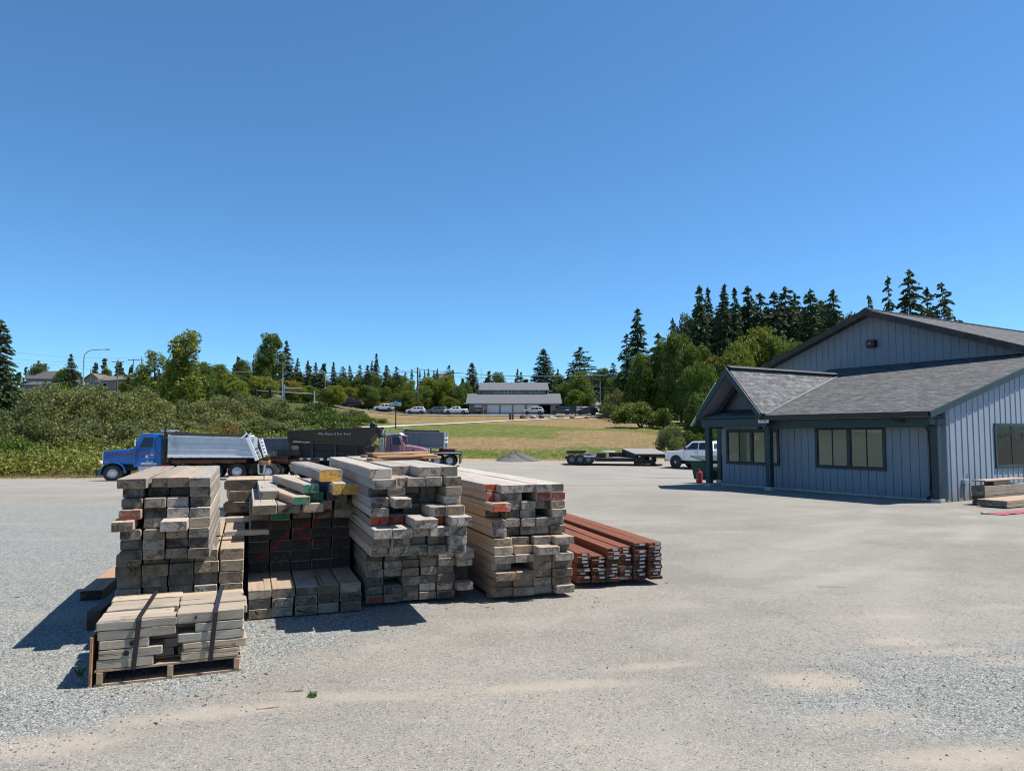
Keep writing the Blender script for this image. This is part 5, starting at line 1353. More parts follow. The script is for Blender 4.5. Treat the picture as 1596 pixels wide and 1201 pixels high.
# ---- lowboy trailer
P7 = at(882, 724, 56.5); P7.z = h(P7.x, P7.y)
p7 = thing('lowboy_trailer', 'black lowboy trailer with raised gooseneck and an oversize load banner', 'trailer', P7, R(-9))
for k in range(3):
    for sg in (-1, 1): wheel(p7, .55 + .62 * k, sg * 1.05, .40, .40, .26, sg, 'grey_box', True)
MB().box((1.2, 0, .52), (2.4, 1.3, .20)).build('axle_frame', MAT['chassis'], p7)
for sg in (-1, 1): MB().slab([(1.45, sg * .95, .86), (2.35, sg * .95, .80), (2.35, sg * 1.25, .80), (1.45, sg * 1.25, .86)], (0, 0, .04)).build('fender', MAT['galv'], p7)
MB().box((1.9, -1.26, .66), (.9, .02, .12)).build('tail_lamp_plate', MAT['white'], p7)
dk_ = MB(); dk_.box((3.9, 0, .50), (3.2, 2.2, .08)); d0 = dk_.build('deck', MAT['deck'], p7)
ed_ = MB()
for sg in (-1, 1): ed_.box((4.1, sg * 1.12, .40), (3.6, .05, .26))
for i in range(12): ed_.box((2.5 + i * .29, -1.16, .38), (.06, .05, .2)); ed_.box((2.5 + i * .29, 1.16, .38), (.06, .05, .2))
ed_.box((4.1, 0, .34), (3.4, 1.4, .18)); ed_.build('side_rail', MAT['chassis'], p7)
MB().box((2.75, -.4, .72), (.7, .9, .34)).build('tool_box', MAT['chassis'], p7, bev=.02)
MB().slab([(2.9, -.2, .92), (3.9, -.2, .90), (3.7, .7, 1.0), (2.8, .7, 1.0)], (0, 0, .04)).build('loose_panel', MAT['galv'], p7)
MB().box((3.9, .9, .72), (1.2, .3, .34)).build('tool_box', MAT['chassis'], p7, bev=.02)
gn = MB(); gn.slab([(5.3, -1.15, .80), (7.75, -1.15, .80), (6.75, 1.15, 1.16), (4.25, 1.15, 1.16)], (0, 0, .05)); gn.build('gooseneck_deck', MAT['deck'], p7)
ge = MB(); ge.slab([(5.3, -1.16, .80), (7.75, -1.16, .80), (7.75, -1.16, .70), (5.3, -1.16, .68)], (0, .06, 0)); ge.slab([(5.28, -1.1, .3), (4.3, 1.1, .3), (4.3, 1.1, 1.14), (5.28, -1.1, .78)], (.06, 0, 0))
for y in (-.6, .6):
    ge.box((5.62 - y * .4, y, .55), (.34, .22, .5)); ge.box((6.45 - y * .4, y, .50), (.36, .22, .5))
ge.box((6.0, 0, .22), (1.6, 1.7, .28)); ge.box((6.9, -.7, .68), (.8, .5, .12)); ge.build('gooseneck_frame', MAT['chassis'], p7)
MB().box((6.9, 0, .05), (.9, 1.0, .06)).build('ground_pad', MAT['deck'], p7)
bs = MB(); bs.box((.85, -.6, .94), (1.5, .04, .26)); bs.box((.25, -.57, .76), (.05, .05, .4)); bs.box((1.45, -.57, .76), (.05, .05, .4))
MAT['banner'] = paint('faded_yellow_banner', (.20, .15, .05), .8, var=.3)
bn = bs.build('banner', MAT['banner'], p7)
text('OVERSIZE LOAD', 'lettering', MAT['ink'], bn, (.85, -.628, .94), (R(90), 0, 0), .26, .004, sx=.72)

# ---- cars: one builder, silhouettes with their own widths
def car(kind, label, pos, yaw, color, name, cat='car', group=None, scale=1.0, grip=False):
    t = thing(name, label, cat, pos, yaw, group, scale)
    if kind == 'pickup':
        L, wb = 5.9, 3.75; fx = 1.0
        body = [(0, .52, .86), (.0, .95, .88), (-.12, 1.16, .90), (-1.45, 1.26, .96), (-1.62, 1.27, .97), (-5.75, 1.32, .97), (-5.85, .80, .95), (-5.80, .52, .92)]
        cabp = [(-1.45, 1.24, .93), (-2.25, 1.86, .74), (-3.7, 1.90, .74), (-3.95, 1.80, .76), (-4.05, 1.28, .93)]
        wins = [[(-1.86, 1.32), (-2.80, 1.32), (-2.80, 1.78), (-2.32, 1.78)], [(-2.88, 1.32), (-3.80, 1.32), (-3.72, 1.78), (-2.88, 1.78)]]
        bed = True; r = .42
    elif kind == 'suv':
        L, wb = 4.8, 2.85; fx = .92
        body = [(0, .48, .80), (.0, .86, .84), (-.15, 1.02, .86), (-1.25, 1.14, .92), (-4.65, 1.14, .92), (-4.75, .80, .90), (-4.70, .48, .86)]
        cabp = [(-1.15, 1.12, .90), (-1.95, 1.66, .70), (-2.6, 1.76, .68), (-4.15, 1.74, .68), (-4.62, 1.14, .88)]
        wins = [[(-1.62, 1.19), (-2.62, 1.19), (-2.62, 1.62), (-2.04, 1.62)], [(-2.70, 1.19), (-3.55, 1.19), (-3.50, 1.63), (-2.70, 1.63)], [(-3.62, 1.19), (-4.38, 1.19), (-4.10, 1.60), (-3.58, 1.62)]]
        bed = False; r = .37
    else:
        L, wb = 5.0, 3.0; fx = .9
        body = [(0, .45, .80), (.0, .95, .86), (-.12, 1.10, .88), (-.95, 1.22, .94), (-4.9, 1.22, .94), (-5.0, .8, .92), (-4.96, .45, .88)]
        cabp = [(-.85, 1.2, .92), (-1.75, 1.85, .76), (-4.70, 1.86, .78), (-4.92, 1.22, .92)]
        wins = [[(-1.45, 1.28), (-2.3, 1.28), (-2.3, 1.76), (-1.85, 1.76)], [(-2.4, 1.28), (-3.5, 1.28), (-3.5, 1.76), (-2.4, 1.76)], [(-3.6, 1.28), (-4.6, 1.28), (-4.5, 1.76), (-3.6, 1.76)]]
        bed = False; r = .36
    m = MB(); m.prism(body)
    b = m.build('body', MAT['car'], t, bev=.05, smooth=True); b.color = (*color, 1)
    m = MB(); m.prism(cabp); c = m.build('cabin', MAT['car'], t, bev=.04, smooth=True); c.color = (*color, 1)
    hb = cabp[0][2]; ht = cabp[1][2]; zb, zt = cabp[0][1], cabp[1][1]
    def sy(z): return hb + (ht - hb) * (z - zb) / (zt - zb) + .008
    for sg in (-1, 1):
        for wn_ in wins:
            MB().slab([(x, sg * (sy(z) - .012), z) for x, z in wn_], (0, sg * .016, 0)).build('side_window', MAT['glass'], c)
        MB().box((cabp[0][0] - .42, sg * (sy(1.25) + .12), zb + .14), (.12, .2, .16)).build('mirror', MAT['trim_black'], c, bev=.02)
        MB().box((.0 - .06, sg * (body[1][2] - .16), body[1][1] - .06), (.14, .26, .14)).build('headlight', MAT['lamp_white'], b, bev=.02)
        MB().box((-L + .07, sg * (body[-2][2] - .08), 1.0), (.12, .14, .28)).build('tail_light', MAT['lamp_red'], b, bev=.02)
        for ax in (-fx, -fx - wb):
            ar = MB(); ar.lathe([(0, 0), (r * 1.16, 0), (r * 1.16, .012), (0, .012)], 24, M=T(ax, sg * body[3][2], r) @ Matrix.Rotation(R(-90 * sg), 4, 'X'))
            ar.build('wheel_arch', MAT['trim_black'], b)
        for ax in (-fx, -fx - wb): wheel(t, ax, sg * (body[3][2] - .08), r, r, .22, sg, 'rim')
        if grip or kind == 'pickup':
            for xx in (-2.7, -3.7): MB().box((xx, sg * (body[3][2] + .012), 1.12), (.18, .03, .04)).build('door_handle', MAT['trim_black'], b)
            sm = MB()
            for xx in (-1.7, -2.84, -3.9): sm.box((xx, sg * (body[3][2] + .001), .93), (.014, .01, .66))
            sm.build('door_seam', MAT['trim_black'], b)
    x0, z0 = cabp[0][0], cabp[0][1]; x1, z1 = cabp[1][0], cabp[1][1]
    MB().slab([(x0 - .08, -hb + .12, z0 + .08), (x0 - .08, hb - .12, z0 + .08), (x1 + .05, ht - .08, z1 - .04), (x1 + .05, -ht + .08, z1 - .04)], (.02, 0, .02)).build('windscreen', MAT['glass'], c)
    xe, ze_ = cabp[-1][0], cabp[-1][1]; xt, zt2 = cabp[-2][0], cabp[-2][1]
    MB().slab([(xe + .02, -hb + .14, ze_ + .1), (xe + .02, hb - .14, ze_ + .1), (xt - .02, ht - .08, zt2 - .08), (xt - .02, -ht + .08, zt2 - .08)], (-.03, 0, .01)).build('rear_window', MAT['glass'], c)
    MB().box((.02, 0, .80), (.04, 1.1, .26)).build('grille', MAT['trim_black'], b)
    bp = MB(); bp.box((.03, 0, .55), (.12, body[0][2] * 1.96, .2)); bp.box((-L - .02, 0, .58), (.12, body[0][2] * 1.96, .2)); bp.build('bumper', MAT['trim_black' if kind != 'pickup' else 'galv'], b, bev=.03)
    if bed: MB().box((-4.93, 0, 1.29), (1.55, 1.66, .09)).build('bed_cover', MAT['trim_black'], b)
    MB().box((-L / 2, 0, .40), (L * .8, 1.4, .2)).build('underbody', MAT['trim_black'], t)
    return t
WHITE, DARK, GREY = (.86, .86, .86), (.035, .045, .07), (.16, .17, .17)
p = at(1047, 729, 53.5); p.z = h(p.x, p.y)
car('pickup', 'clean white crew cab pickup truck parked by the entry of the blue building', p, R(134), WHITE, 'pickup_truck', 'pickup truck', scale=(.98, 1, 1.02))
CG = 'cars along the street on top of the hillside'
def street_car(kind, u, label, color, name, cat, Y=None, ln=0, flip=True, yw=0, sc=1):
    Y = Y or 176; q = at(u, 646, Y); q.z = h(q.x, q.y) + .12
    return car(kind, label, q, R(180 + yw) if flip else R(yw), color, name, cat, CG, sc)
street_car('pickup', 527, 'dark pickup truck at the left end of the street row, half behind bushes', DARK, 'pickup_truck', 'pickup truck')
street_car('suv', 583, 'white sport utility car on the street just left of the post sign', WHITE, 'suv_car', 'car')
street_car('suv', 633, 'white sport utility car on the street just right of the post sign', WHITE, 'suv_car', 'car')
street_car('van', 666, 'grey van on the street between a white car and the white pickup', GREY, 'van', 'van', 181)
street_car('pickup', 692, 'white pickup truck on the street left of the grey garage building', WHITE, 'pickup_truck', 'pickup truck')
street_car('suv', 727, 'dark car standing partly behind the tail of the white street pickup', (.04, .04, .045), 'suv_car', 'car', 182, yw=20)
street_car('suv', 815, 'silver white car parked before the fifth garage door', (.62, .62, .60), 'suv_car', 'car', 174, sc=1.06)
street_car('suv', 858, 'dark blue car parked at the right corner of the garage building', (.03, .05, .11), 'suv_car', 'car', 174, sc=1.06)
street_car('van', 886, 'white van behind the dark blue car by the garage', WHITE, 'van', 'van', 181)
street_car('suv', 898, 'dark maroon car parked near the foot of the climbing road', (.06, .03, .05), 'suv_car', 'car', 173, sc=1.08)
q = at(930, 620, 285); q.z = h(q.x, q.y) + .2
car('suv', 'tiny white car far up the climbing road', q, R(95), WHITE, 'suv_car', 'car', CG)

# ------------------------------------------------------------------ garage, houses, poles, signs
def zf(v, Y): return at(798, v, Y).z
YF = 186.0
gb0 = at(731, 645, YF); gb1 = at(866, 645, YF); GBZ = h((gb0.x + gb1.x) / 2, YF) - .1
gar = thing('garage_building', 'long grey garage building with white roll-up doors and a clerestory roof', 'building', (gb0.x, YF, GBZ))
W_ = gb1.x - gb0.x; k_ = YF / F_
def gx(u): return (u - 731) * k_
ev = zf(628.5, YF) - GBZ
MAT['gar_wall'] = paint('grey_brown_wall', (.27, .255, .245), .8, var=.12, scale=1.0)
MAT['gar_roof'] = paint('grey_roof', (.105, .11, .122), .85, var=.15, scale=1.2)
MAT['gar_dark'] = paint('dark_interior', (.015, .014, .014), .9)
doors = [(739, 756), (759, 778), (780, 798), (800, 818), (821, 839), (841, 858)]
wl = MB(); xprev = 0
hd = zf(630.5, YF) - GBZ
for a, b in doors:
    wl.box(((xprev + gx(a)) / 2, .15, ev / 2), (gx(a) - xprev, .3, ev)); xprev = gx(b)
    wl.box(((gx(a) + gx(b)) / 2, .15, (hd + ev) / 2), (gx(b) - gx(a), .3, ev - hd))
wl.box(((xprev + W_) / 2, .15, ev / 2), (W_ - xprev, .3, ev))
MB().box((W_ / 2, 7.0, ev / 2), (W_ - .7, .2, ev)).build('inner_wall', MAT['gar_wall'], gar); MB().box(((gx(745) + gx(857)) / 2, 24, ev / 2), (gx(857) - gx(745), .3, ev)).build('rear_wall', MAT['gar_wall'], gar)
DP = 14.0
z1 = zf(613, YF + 7) - GBZ
for x, sg in ((.15, 1), (W_ - .15, -1)):
    wl.slab([(x - .15 * sg, .3, 0), (x - .15 * sg, 7.1, 0), (x - .15 * sg, 7.1, z1 - .25), (x - .15 * sg, .3, ev)], (.3 * sg, 0, 0))
gwl = wl.build('wall', MAT['gar_wall'], gar)
for i, (a, b) in enumerate(doors):
    if i < 5:
        d = MB().box(((gx(a) + gx(b)) / 2, .22, hd / 2), (gx(b) - gx(a), .06, hd)).build('garage_door', MAT['white'], gar)
        gl = MB()
        for q in range(4): gl.box((gx(a) + (gx(b) - gx(a)) * (q + .5) / 4, .18, hd * .17), ((gx(b) - gx(a)) / 4 * .8, .04, hd * .12))
        gl.build('door_window', MAT['glass'], d)
    else:
        MB().box(((gx(a) + gx(b)) / 2, 5.5, hd / 2), (gx(b) - gx(a) + .5, .1, hd)).build('open_bay_back', MAT['gar_dark'], gar)
        MB().box(((gx(a) + gx(b)) / 2, 4.0, .7), (1.7, 1.8, 1.3)).build('stored_machine', MAT['rust'], gar, bev=.2)
def gr_roof(name, x0, x1, y0, z0, y1, zz1, th=.2): return MB().slab([(x0, y0, z0), (x1, y0, z0), (x1, y1, zz1), (x0, y1, zz1)], (0, 0, -th)).build(name, MAT['gar_roof'], gar)
gr_roof('roof', gx(726), gx(876), -.7, ev + .02, 7.2, z1)
MB().box((W_ / 2, -.75, ev + .0), (gx(876) - gx(726), .08, .22)).build('eave_trim', MAT['white'], gar)
zc0, zc1 = z1 - .1, zf(608, YF + 7) - GBZ
cl = MB().box(((gx(747) + gx(853)) / 2, 7.35, (zc0 + zc1) / 2), (gx(853) - gx(747), .3, zc1 - zc0)).build('clerestory_wall', MAT['gar_wall'], gar)
for i, u in enumerate((772, 781, 788, 795, 804, 812, 820, 829, 838, 845)):
    if i == 6: continue
    f = MB().box((gx(u), 7.16, (zc0 + zc1) / 2 + .05), (.95, .08, (zc1 - zc0) * .8)).build('window', MAT['white'], gar)
    MB().box((gx(u), 7.11, (zc0 + zc1) / 2 + .05), (.7, .03, (zc1 - zc0) * .62)).build('pane', MAT['glass'], f)
zr_ = zf(596, YF + 15) - GBZ
gr_roof('roof', gx(744), gx(858), 6.6, zc1 + .05, 15, zr_)
gr_roof('roof', gx(744), gx(858), 15.002, zr_, 24.6, ev - .1)
MB().slab([(gx(745), 7.2, 0), (gx(745), 7.2, zc1 - .1), (gx(745), 15, zr_ - .3), (gx(745), 24, ev - .3), (gx(745), 24, 0)], (.2, 0, 0)).build('gable', MAT['gar_wall'], gar)
MB().slab([(gx(857), 7.2, 0), (gx(857), 7.2, zc1 - .1), (gx(857), 15, zr_ - .3), (gx(857), 24, ev - .3), (gx(857), 24, 0)], (-.2, 0, 0)).build('gable', MAT['white'], gar)

def house(u, v_eave, Y, wpx, rise_px, label, wallc, roofm, ridge='x', hgt=5.5, name='house', dep=9):
    p = at(u, v_eave, Y); k = Y / F_; w = wpx * k; rz = rise_px * k; base = p.z - hgt
    t = thing(name, label, 'house', (p.x, Y, base))
    mw = paint('house_wall', wallc, .8, var=.06)
    wl = MB().box((0, dep / 2, hgt / 2), (w, dep, hgt))
    if ridge == 'x': wl.slab([(-w / 2, 0.01, hgt), (-w / 2, dep - .01, hgt), (-w / 2, dep / 2, hgt + rz - .1)], (.2, 0, 0)).slab([(w / 2, 0.01, hgt), (w / 2, dep - .01, hgt), (w / 2, dep / 2, hgt + rz - .1)], (-.2, 0, 0))
    else: wl.slab([(-w / 2, 0, hgt), (w / 2, 0, hgt), (0, 0, hgt + rz - .1)], (0, .2, 0))
    wl.build('wall', mw, t)
    rf = MB(); o = .5
    if ridge == 'x':
        s_ = rz / (dep / 2)
        rf.slab([(-w / 2 - o, -o, hgt - o * s_), (w / 2 + o, -o, hgt - o * s_), (w / 2 + o, dep / 2, hgt + rz), (-w / 2 - o, dep / 2, hgt + rz)], (0, 0, .2))
        rf.slab([(-w / 2 - o, dep + o, hgt - o * s_), (w / 2 + o, dep + o, hgt - o * s_), (w / 2 + o, dep / 2 + .01, hgt + rz), (-w / 2 - o, dep / 2 + .01, hgt + rz)], (0, 0, .2))
    else:
        s_ = rz / (w / 2)
        for sg in (-1, 1): rf.slab([(sg * (w / 2 + o), -o, hgt - o * s_), (sg * (w / 2 + o), dep, hgt - o * s_), (sg * .005, dep, hgt + rz), (sg * .005, -o, hgt + rz)], (0, 0, .2))
    rf.build('roof', roofm, t)
    for i in range(max(1, int(w / 3.2))):
        x = -w / 2 + w * (i + .5) / max(1, int(w / 3.2))
        f = MB().box((x, -.04, hgt - 1.5), (1.3, .1, 1.2)).build('window', MAT['white'], t); MB().box((x, -.1, hgt - 1.5), (1.05, .04, .95)).build('pane', MAT['glass'], f)
    return t
rd_ = paint('dark_house_roof', (.075, .072, .075), .9, var=.2, scale=2); rt_ = paint('tan_house_roof', (.13, .105, .09), .9, var=.2, scale=2)
house(72, 590, 215, 62, 13, 'dark roofed house above the bushes at the far left', (.30, .30, .32), rd_, 'x', 8)
house(60, 600, 205, 44, 6, 'low grey house in front of the dark roofed house', (.25, .25, .28), rd_, 'x', 6)
house(175, 592, 230, 44, 7, 'tan house with a flat brown roof behind the street lamp', (.40, .30, .22), rt_, 'x', 8)
house(143, 590, 240, 22, 8, 'small orange-tan house left of the brown roofed house', (.45, .30, .20), rt_, 'y', 7)
house(324, 608, 170, 22, 13, 'small dark roofed house between the yellow-green trees', (.22, .22, .24), rd_, 'y', 5)
house(470, 607, 210, 26, 7, 'brown roofed house low between trees right of the tall lamp', (.25, .2, .17), rt_, 'x', 6)
house(690, 588, 330, 26, 7, 'grey roofed house far behind the trees', (.3, .3, .3), rd_, 'x', 7)
house(522, 607, 230, 14, 6, 'grey gabled house peeping out between firs', (.3, .3, .32), rd_, 'y', 6)

def pole(u, vt, Y, label, arms=(), r=.14, m='pole_wood', name='utility_pole', cat='utility pole', group=None, extra=None):
    p = at(u, vt, Y); b = h(p.x, Y); H = p.z - b
    t = thing(name, label, cat, (p.x, Y, b), group=group)
    MB().tube([(0, 0, -.3), (0, 0, H * .5), (0, 0, H)], [r, r * .85, r * .65], 10).build('shaft', MAT[m], t, smooth=True)
    for dz, w in arms:
        a = MB().box((0, 0, H - dz), (w, .12, .14)); 
        ao = a.build('crossarm', MAT[m], t)
        ins = MB()
        for q in (-.45, -.2, .2, .45): ins.tube([(q * w, 0, H - dz + .05), (q * w, 0, H - dz + .3)], .05, 6)
        ins.build('insulator', MAT['galv'], ao)
    if extra: extra(t, H)
    return t, Vector((p.x, Y, b + H))
UG = 'utility poles along the street'
def xf(t, H): MB().tube([(.35, -.2, H - 2.6), (.35, -.2, H - 1.5)], .28, 10).build('transformer', MAT['galv'], t)
pl1 = pole(184, 560, 195, 'dark utility pole with a crossarm above the tan houses, leftmost', [(.7, 3.4)], group=UG, r=.2)
pl2 = pole(208, 559, 205, 'utility pole with a crossarm, middle of three above the bushes', [(.3, 3.2)], group=UG)
pl3 = pole(221, 556, 190, 'utility pole carrying a transformer can, right of the paired poles', [(.9, 1.2)], group=UG, extra=xf)
pl4 = pole(141, 576, 235, 'short pale pole standing among the far left roofs', [], group=UG)
pl5 = pole(651, 572, 186, 'tall dark utility pole behind the street cars', [], group=UG, r=.26)
pl6 = pole(935, 583, 235, 'pale utility pole beside the climbing road', [(.6, 2.4)], group=UG, m='galv')
pl7 = pole(750, 572, 300, 'thin lattice mast rising behind the garage building', [], r=.12, m='galv', group=UG)
pl8 = pole(945, 575, 262, 'utility pole with a crossarm farther up the climbing road', [(.5, 2.6)], group=UG, m='galv')
def wire(a, b, sag, label, r=.035):
    pts = []
    for i in range(25):
        f = i / 24; q = Vector(a).lerp(Vector(b), f); q.z -= sag * 4 * f * (1 - f); pts.append(q)
    return tag(MB().tube(pts, r, 5).build('power_line', MAT['wire'], smooth=True), label, 'power line', 'power lines across the sky')
tops = {'1': pl1[1], '2': pl2[1], '3': pl3[1], '5': pl5[1]}
for k, (v, r_, lb) in enumerate([(543, .03, 'topmost thin'), (556, .03, 'second'), (562, .03, 'third'), (567, .03, 'lowest')]):
    wire(at(-60, v - 6, 150), tops['3'] + Vector((.3 * k, 0, -.8 * k)), 1.2, f"{lb} power line running from the far left to the pole with a transformer", r_)
wire(tops['3'] + Vector((0, 0, -1)), at(420, 580, 180), 2.0, 'power line from the transformer pole to the trees right of it')
wire(at(318, 578, 175), at(652, 579.5, 186), .3, 'thick pale cable crossing from the left trees to the tall dark pole', .09)
wire(at(651, 575, 186), at(1000, 580, 180), 1.4, 'thick pale cable from the tall dark pole past the garage to the maples', .09)
wire(at(651, 581, 186), at(992, 587, 180), 1.2, 'thinner cable just below the thick one right of the tall pole', .04)
wire(at(651, 574, 186), at(560, 562, 260), 2, 'thin cable from the tall dark pole towards the far firs', .03)
wire(at(900, 600, 200), at(1000, 603, 190), .5, 'low cable crossing above the climbing road', .04)

def lamp(u, vt, ua, va, Y, label, r=.10):
    p = at(u, vt, Y); b = h(p.x, Y); H = p.z - b; k = Y / F_; dx = (ua - u) * k; dz = (vt - va) * k
    t = thing('street_lamp', label, 'street lamp', (p.x, Y, b), group='street lamps')
    pts = [(0, 0, 0), (0, 0, H * .6), (0, 0, H)]
    n = 8; aw = min(abs(dx) * .45, 1.8) * (1 if dx > 0 else -1)
    arc = [(aw * (1 - math.cos(i / n * 1.5708)), 0, H + dz * math.sin(i / n * 1.5708)) for i in range(1, n + 1)]
    arc.append((dx, 0, H + dz + .1))
    MB().tube(pts + arc, [r * 1.2, r, r * .8] + [r * .65] * len(arc), 8).build('pole', MAT['galv'], t, smooth=True)
    MB().tube([(dx - .5, 0, H + dz + .08), (dx + .35, 0, H + dz + .08)], [.10, .12], 8).build('lamp_head', MAT['galv'], t)
lamp(131, 557, 168, 545, 128, 'tall curved street lamp above the bushes on the left', .105)
lamp(441, 571, 455, 562, 118, 'tall pale street lamp in front of the big poplar', .105)
lamp(507, 586, 496, 578, 170, 'smaller pale street lamp in front of the firs', .10)
# traffic signals on mast arms
def mast(u0, v0, u1, v1, Y, heads, label, yellow=False, to_ground=True):
    a, b = at(u0, v0, Y), at(u1, v1, Y); g_ = h(a.x, Y)
    t = thing('traffic_signal', label, 'traffic signal', (a.x, Y, g_), group='traffic signals over the street')
    MB().tube([(0, 0, 0), (0, 0, a.z - g_ + .6)], [.16, .12], 10).build('pole', MAT['galv'], t, smooth=True)
    MB().tube([(0, 0, a.z - g_), (b.x - a.x, 0, b.z - g_)], [.13, .07], 8).build('mast_arm', MAT['galv'], t, smooth=True)
    for f in heads:
        x = (b.x - a.x) * f; z = a.z - g_ + (b.z - a.z) * f - .3
        hd_ = MB().box((x, -.12, z), (.42, .3, 1.25)).build('signal_head', MAT['sign_yellow' if yellow else 'trim_black'], t, bev=.04)
        ln = MB()
        for q, dz in enumerate((.38, 0, -.38)): ln.lathe([(0, 0), (.13, 0), (.13, .1), (.1, .1), (.1, .03), (0, .03)], 10, M=T(x, -.27, z + dz) @ AX)
        ln.build('lens', MAT['dark_metal'], hd_)
mast(490, 614, 395, 608, 128, (.72, .96), 'traffic signal arm with two dark heads, right of the tall pale lamp')
mast(443, 604.5, 470, 605, 121, (), 'short pale arm reaching right beside the tall pale lamp')
mast(243, 612, 200, 602, 118, (.97,), 'traffic signal with one yellow head above the bushes', True)
mast(255, 586, 148, 594, 125, (.5,), 'long thin signal arm in front of the brown roofed house')
# post sign by the drive
sp_ = at(617, 633, 112); b_ = h(sp_.x, 112)
sg_ = thing('post_sign', 'dark green and white sign board on a single black post by the gravel drive', 'sign', (sp_.x, 112, b_))
H_ = sp_.z - b_
MB().tube([(0, 0, 0), (0, 0, H_)], .09, 8).build('post', MAT['dark_metal'], sg_)
bd = MB().box((0, -.05, H_ + .5), (1.8, .12, 1.15)).build('board', MAT['sign_dark'], sg_)
MB().box((0, -.13, H_ + .33), (1.65, .03, .55)).build('lower_panel', MAT['sign_white'], bd)
el = MB(); el.lathe([(0, 0), (.42, 0), (.42, .02), (0, .02)], 18, M=T(0, -.15, H_ + .55) @ Matrix.Scale(.62, 4, (0, 0, 1)) @ AX); el.build('emblem', MAT['galv'], bd)
el = MB()
for q in range(2): el.box((0, -.16, H_ + .28 - q * .18), (1.3 - q * .3, .02, .06))
el.build('lettering', MAT['ink'], bd)
# small signs, posts, boulders on top of the hillside
def small_sign(u, vt, Y, label, kind):
    p = at(u, vt, Y); b = h(p.x, Y); H = p.z - b
    t = thing('road_sign', label, 'sign', (p.x, Y, b))
    MB().tube([(0, 0, 0), (0, 0, H)], .06, 6).build('post', MAT['galv'], t)
    if kind == 'stop':
        o = MB(); o.lathe([(0, -.02), (.42, -.02), (.42, .02), (0, .02)], 8, M=T(0, -.1, H - .3) @ AX @ Matrix.Rotation(R(22.5), 4, 'Z')); s_ = o.build('plate', MAT['sign_red'], t)
        MB().box((0, -.13, H - .3), (.5, .02, .12)).build('lettering', MAT['ink_white'], s_)
    else:
        MB().box((0, -.1, H - .8), (1.5, .12, 1.7)).build('board', MAT['sign_dark'], t); MB().box((.55, .0, H / 2), (.12, .12, H)).build('post', MAT['dark_metal'], t)
small_sign(753, 630, 168, 'small red stop sign in front of the first garage door', 'stop')
small_sign(893, 631, 167, 'dark notice board on two posts between the parked dark cars', 'board')
small_sign(929, 625, 171, 'thin grey sign post beside the climbing road', 'stop') if False else None
for k, u in enumerate((795, 799)):
    p = at(u, 655, 150); b = h(p.x, 150)
    tag(MB().prism([(-.22, 0), (.22, 0), (.22, 1.35), (.16, 1.45), (-.16, 1.45), (-.22, 1.35)], .2, M=T(p.x, 150, b)).build('bollard', MAT['pole_wood'], bev=.03), f"squat dark brown post on the hilltop, {['left', 'right'][k]} of the pair", 'post', 'brown post pair')
def rock(u, v, Y, s, label, m='rock', seed=0):
    r = random.Random(seed + int(u)); p = at(u, v, Y); b = bmesh.new(); bmesh.ops.create_icosphere(b, subdivisions=2, radius=1)
    for q in b.verts: q.co *= r.uniform(.8, 1.15)
    for q in b.verts: q.co.x *= s[0]; q.co.y *= s[1]; q.co.z *= s[2]
    me = bpy.data.meshes.new('boulder'); b.to_mesh(me); b.free(); me.materials.append(MAT[m])
    o = link(bpy.data.objects.new('boulder', me)); o.location = (p.x, Y, h(p.x, Y) + s[2] * .35); o.rotation_euler = (0, 0, r.random() * 6)
    return tag(o, label, 'boulder', 'boulders along the hilltop')
for k, (u, v, s, m_) in enumerate([(816, 652, (1.3, .8, .7), 'basalt'), (831, 650, (1.0, .7, .55), 'rock'), (844, 650, (1.0, .7, .6), 'basalt'), (859, 649, (.9, .6, .4), 'rock'), (874, 648, (.9, .7, .5), 'basalt'), (892, 647, (.9, .6, .5), 'basalt'), (914, 647, (.6, .5, .35), 'basalt'), (935, 647, (1.1, .6, .4), 'basalt'), (954, 646, (1.2, .9, .7), 'rock')]):
    rock(u, v, 160, s, f"{'dark' if m_ == 'basalt' else 'pale'} boulder on the hilltop verge, {ORD[k + 1]} from the left", m_)
# heap of dark gravel at the yard edge
def heap():
    p = G(800, 717); r = random.Random(9); mb = MB(); n, m_ = 26, 9; vs = []
    for i in range(n):
        for j in range(m_):
            a = 6.2832 * i / n; f = j / (m_ - 1); rr = f * (1.0 + .2 * math.sin(3 * a + 1) + .1 * math.sin(7 * a)); z = (1 - f) ** 1.25 * .82 * (1 + .18 * math.sin(2 * a + 3 * f)) + r.uniform(-.11, .11) * (1 - f * .6) * (f > 0)
            vs.append((rr * 1.75 * math.cos(a) + (.5 if math.cos(a) > 0 else 0) * f, rr * 1.1 * math.sin(a), z if j else .80))
    mb.add(vs, [(i * m_ + j, i * m_ + j + 1, ((i + 1) % n) * m_ + j + 1, ((i + 1) % n) * m_ + j) for i in range(n) for j in range(m_ - 1)])
    o = mb.build('gravel_heap', MAT['basalt'], smooth=True); o.location = (p.x, 60.3, h(p.x, 60.3) - .03)
    tag(o, 'small heap of dark gravel at the far edge of the yard', 'heap')
heap()

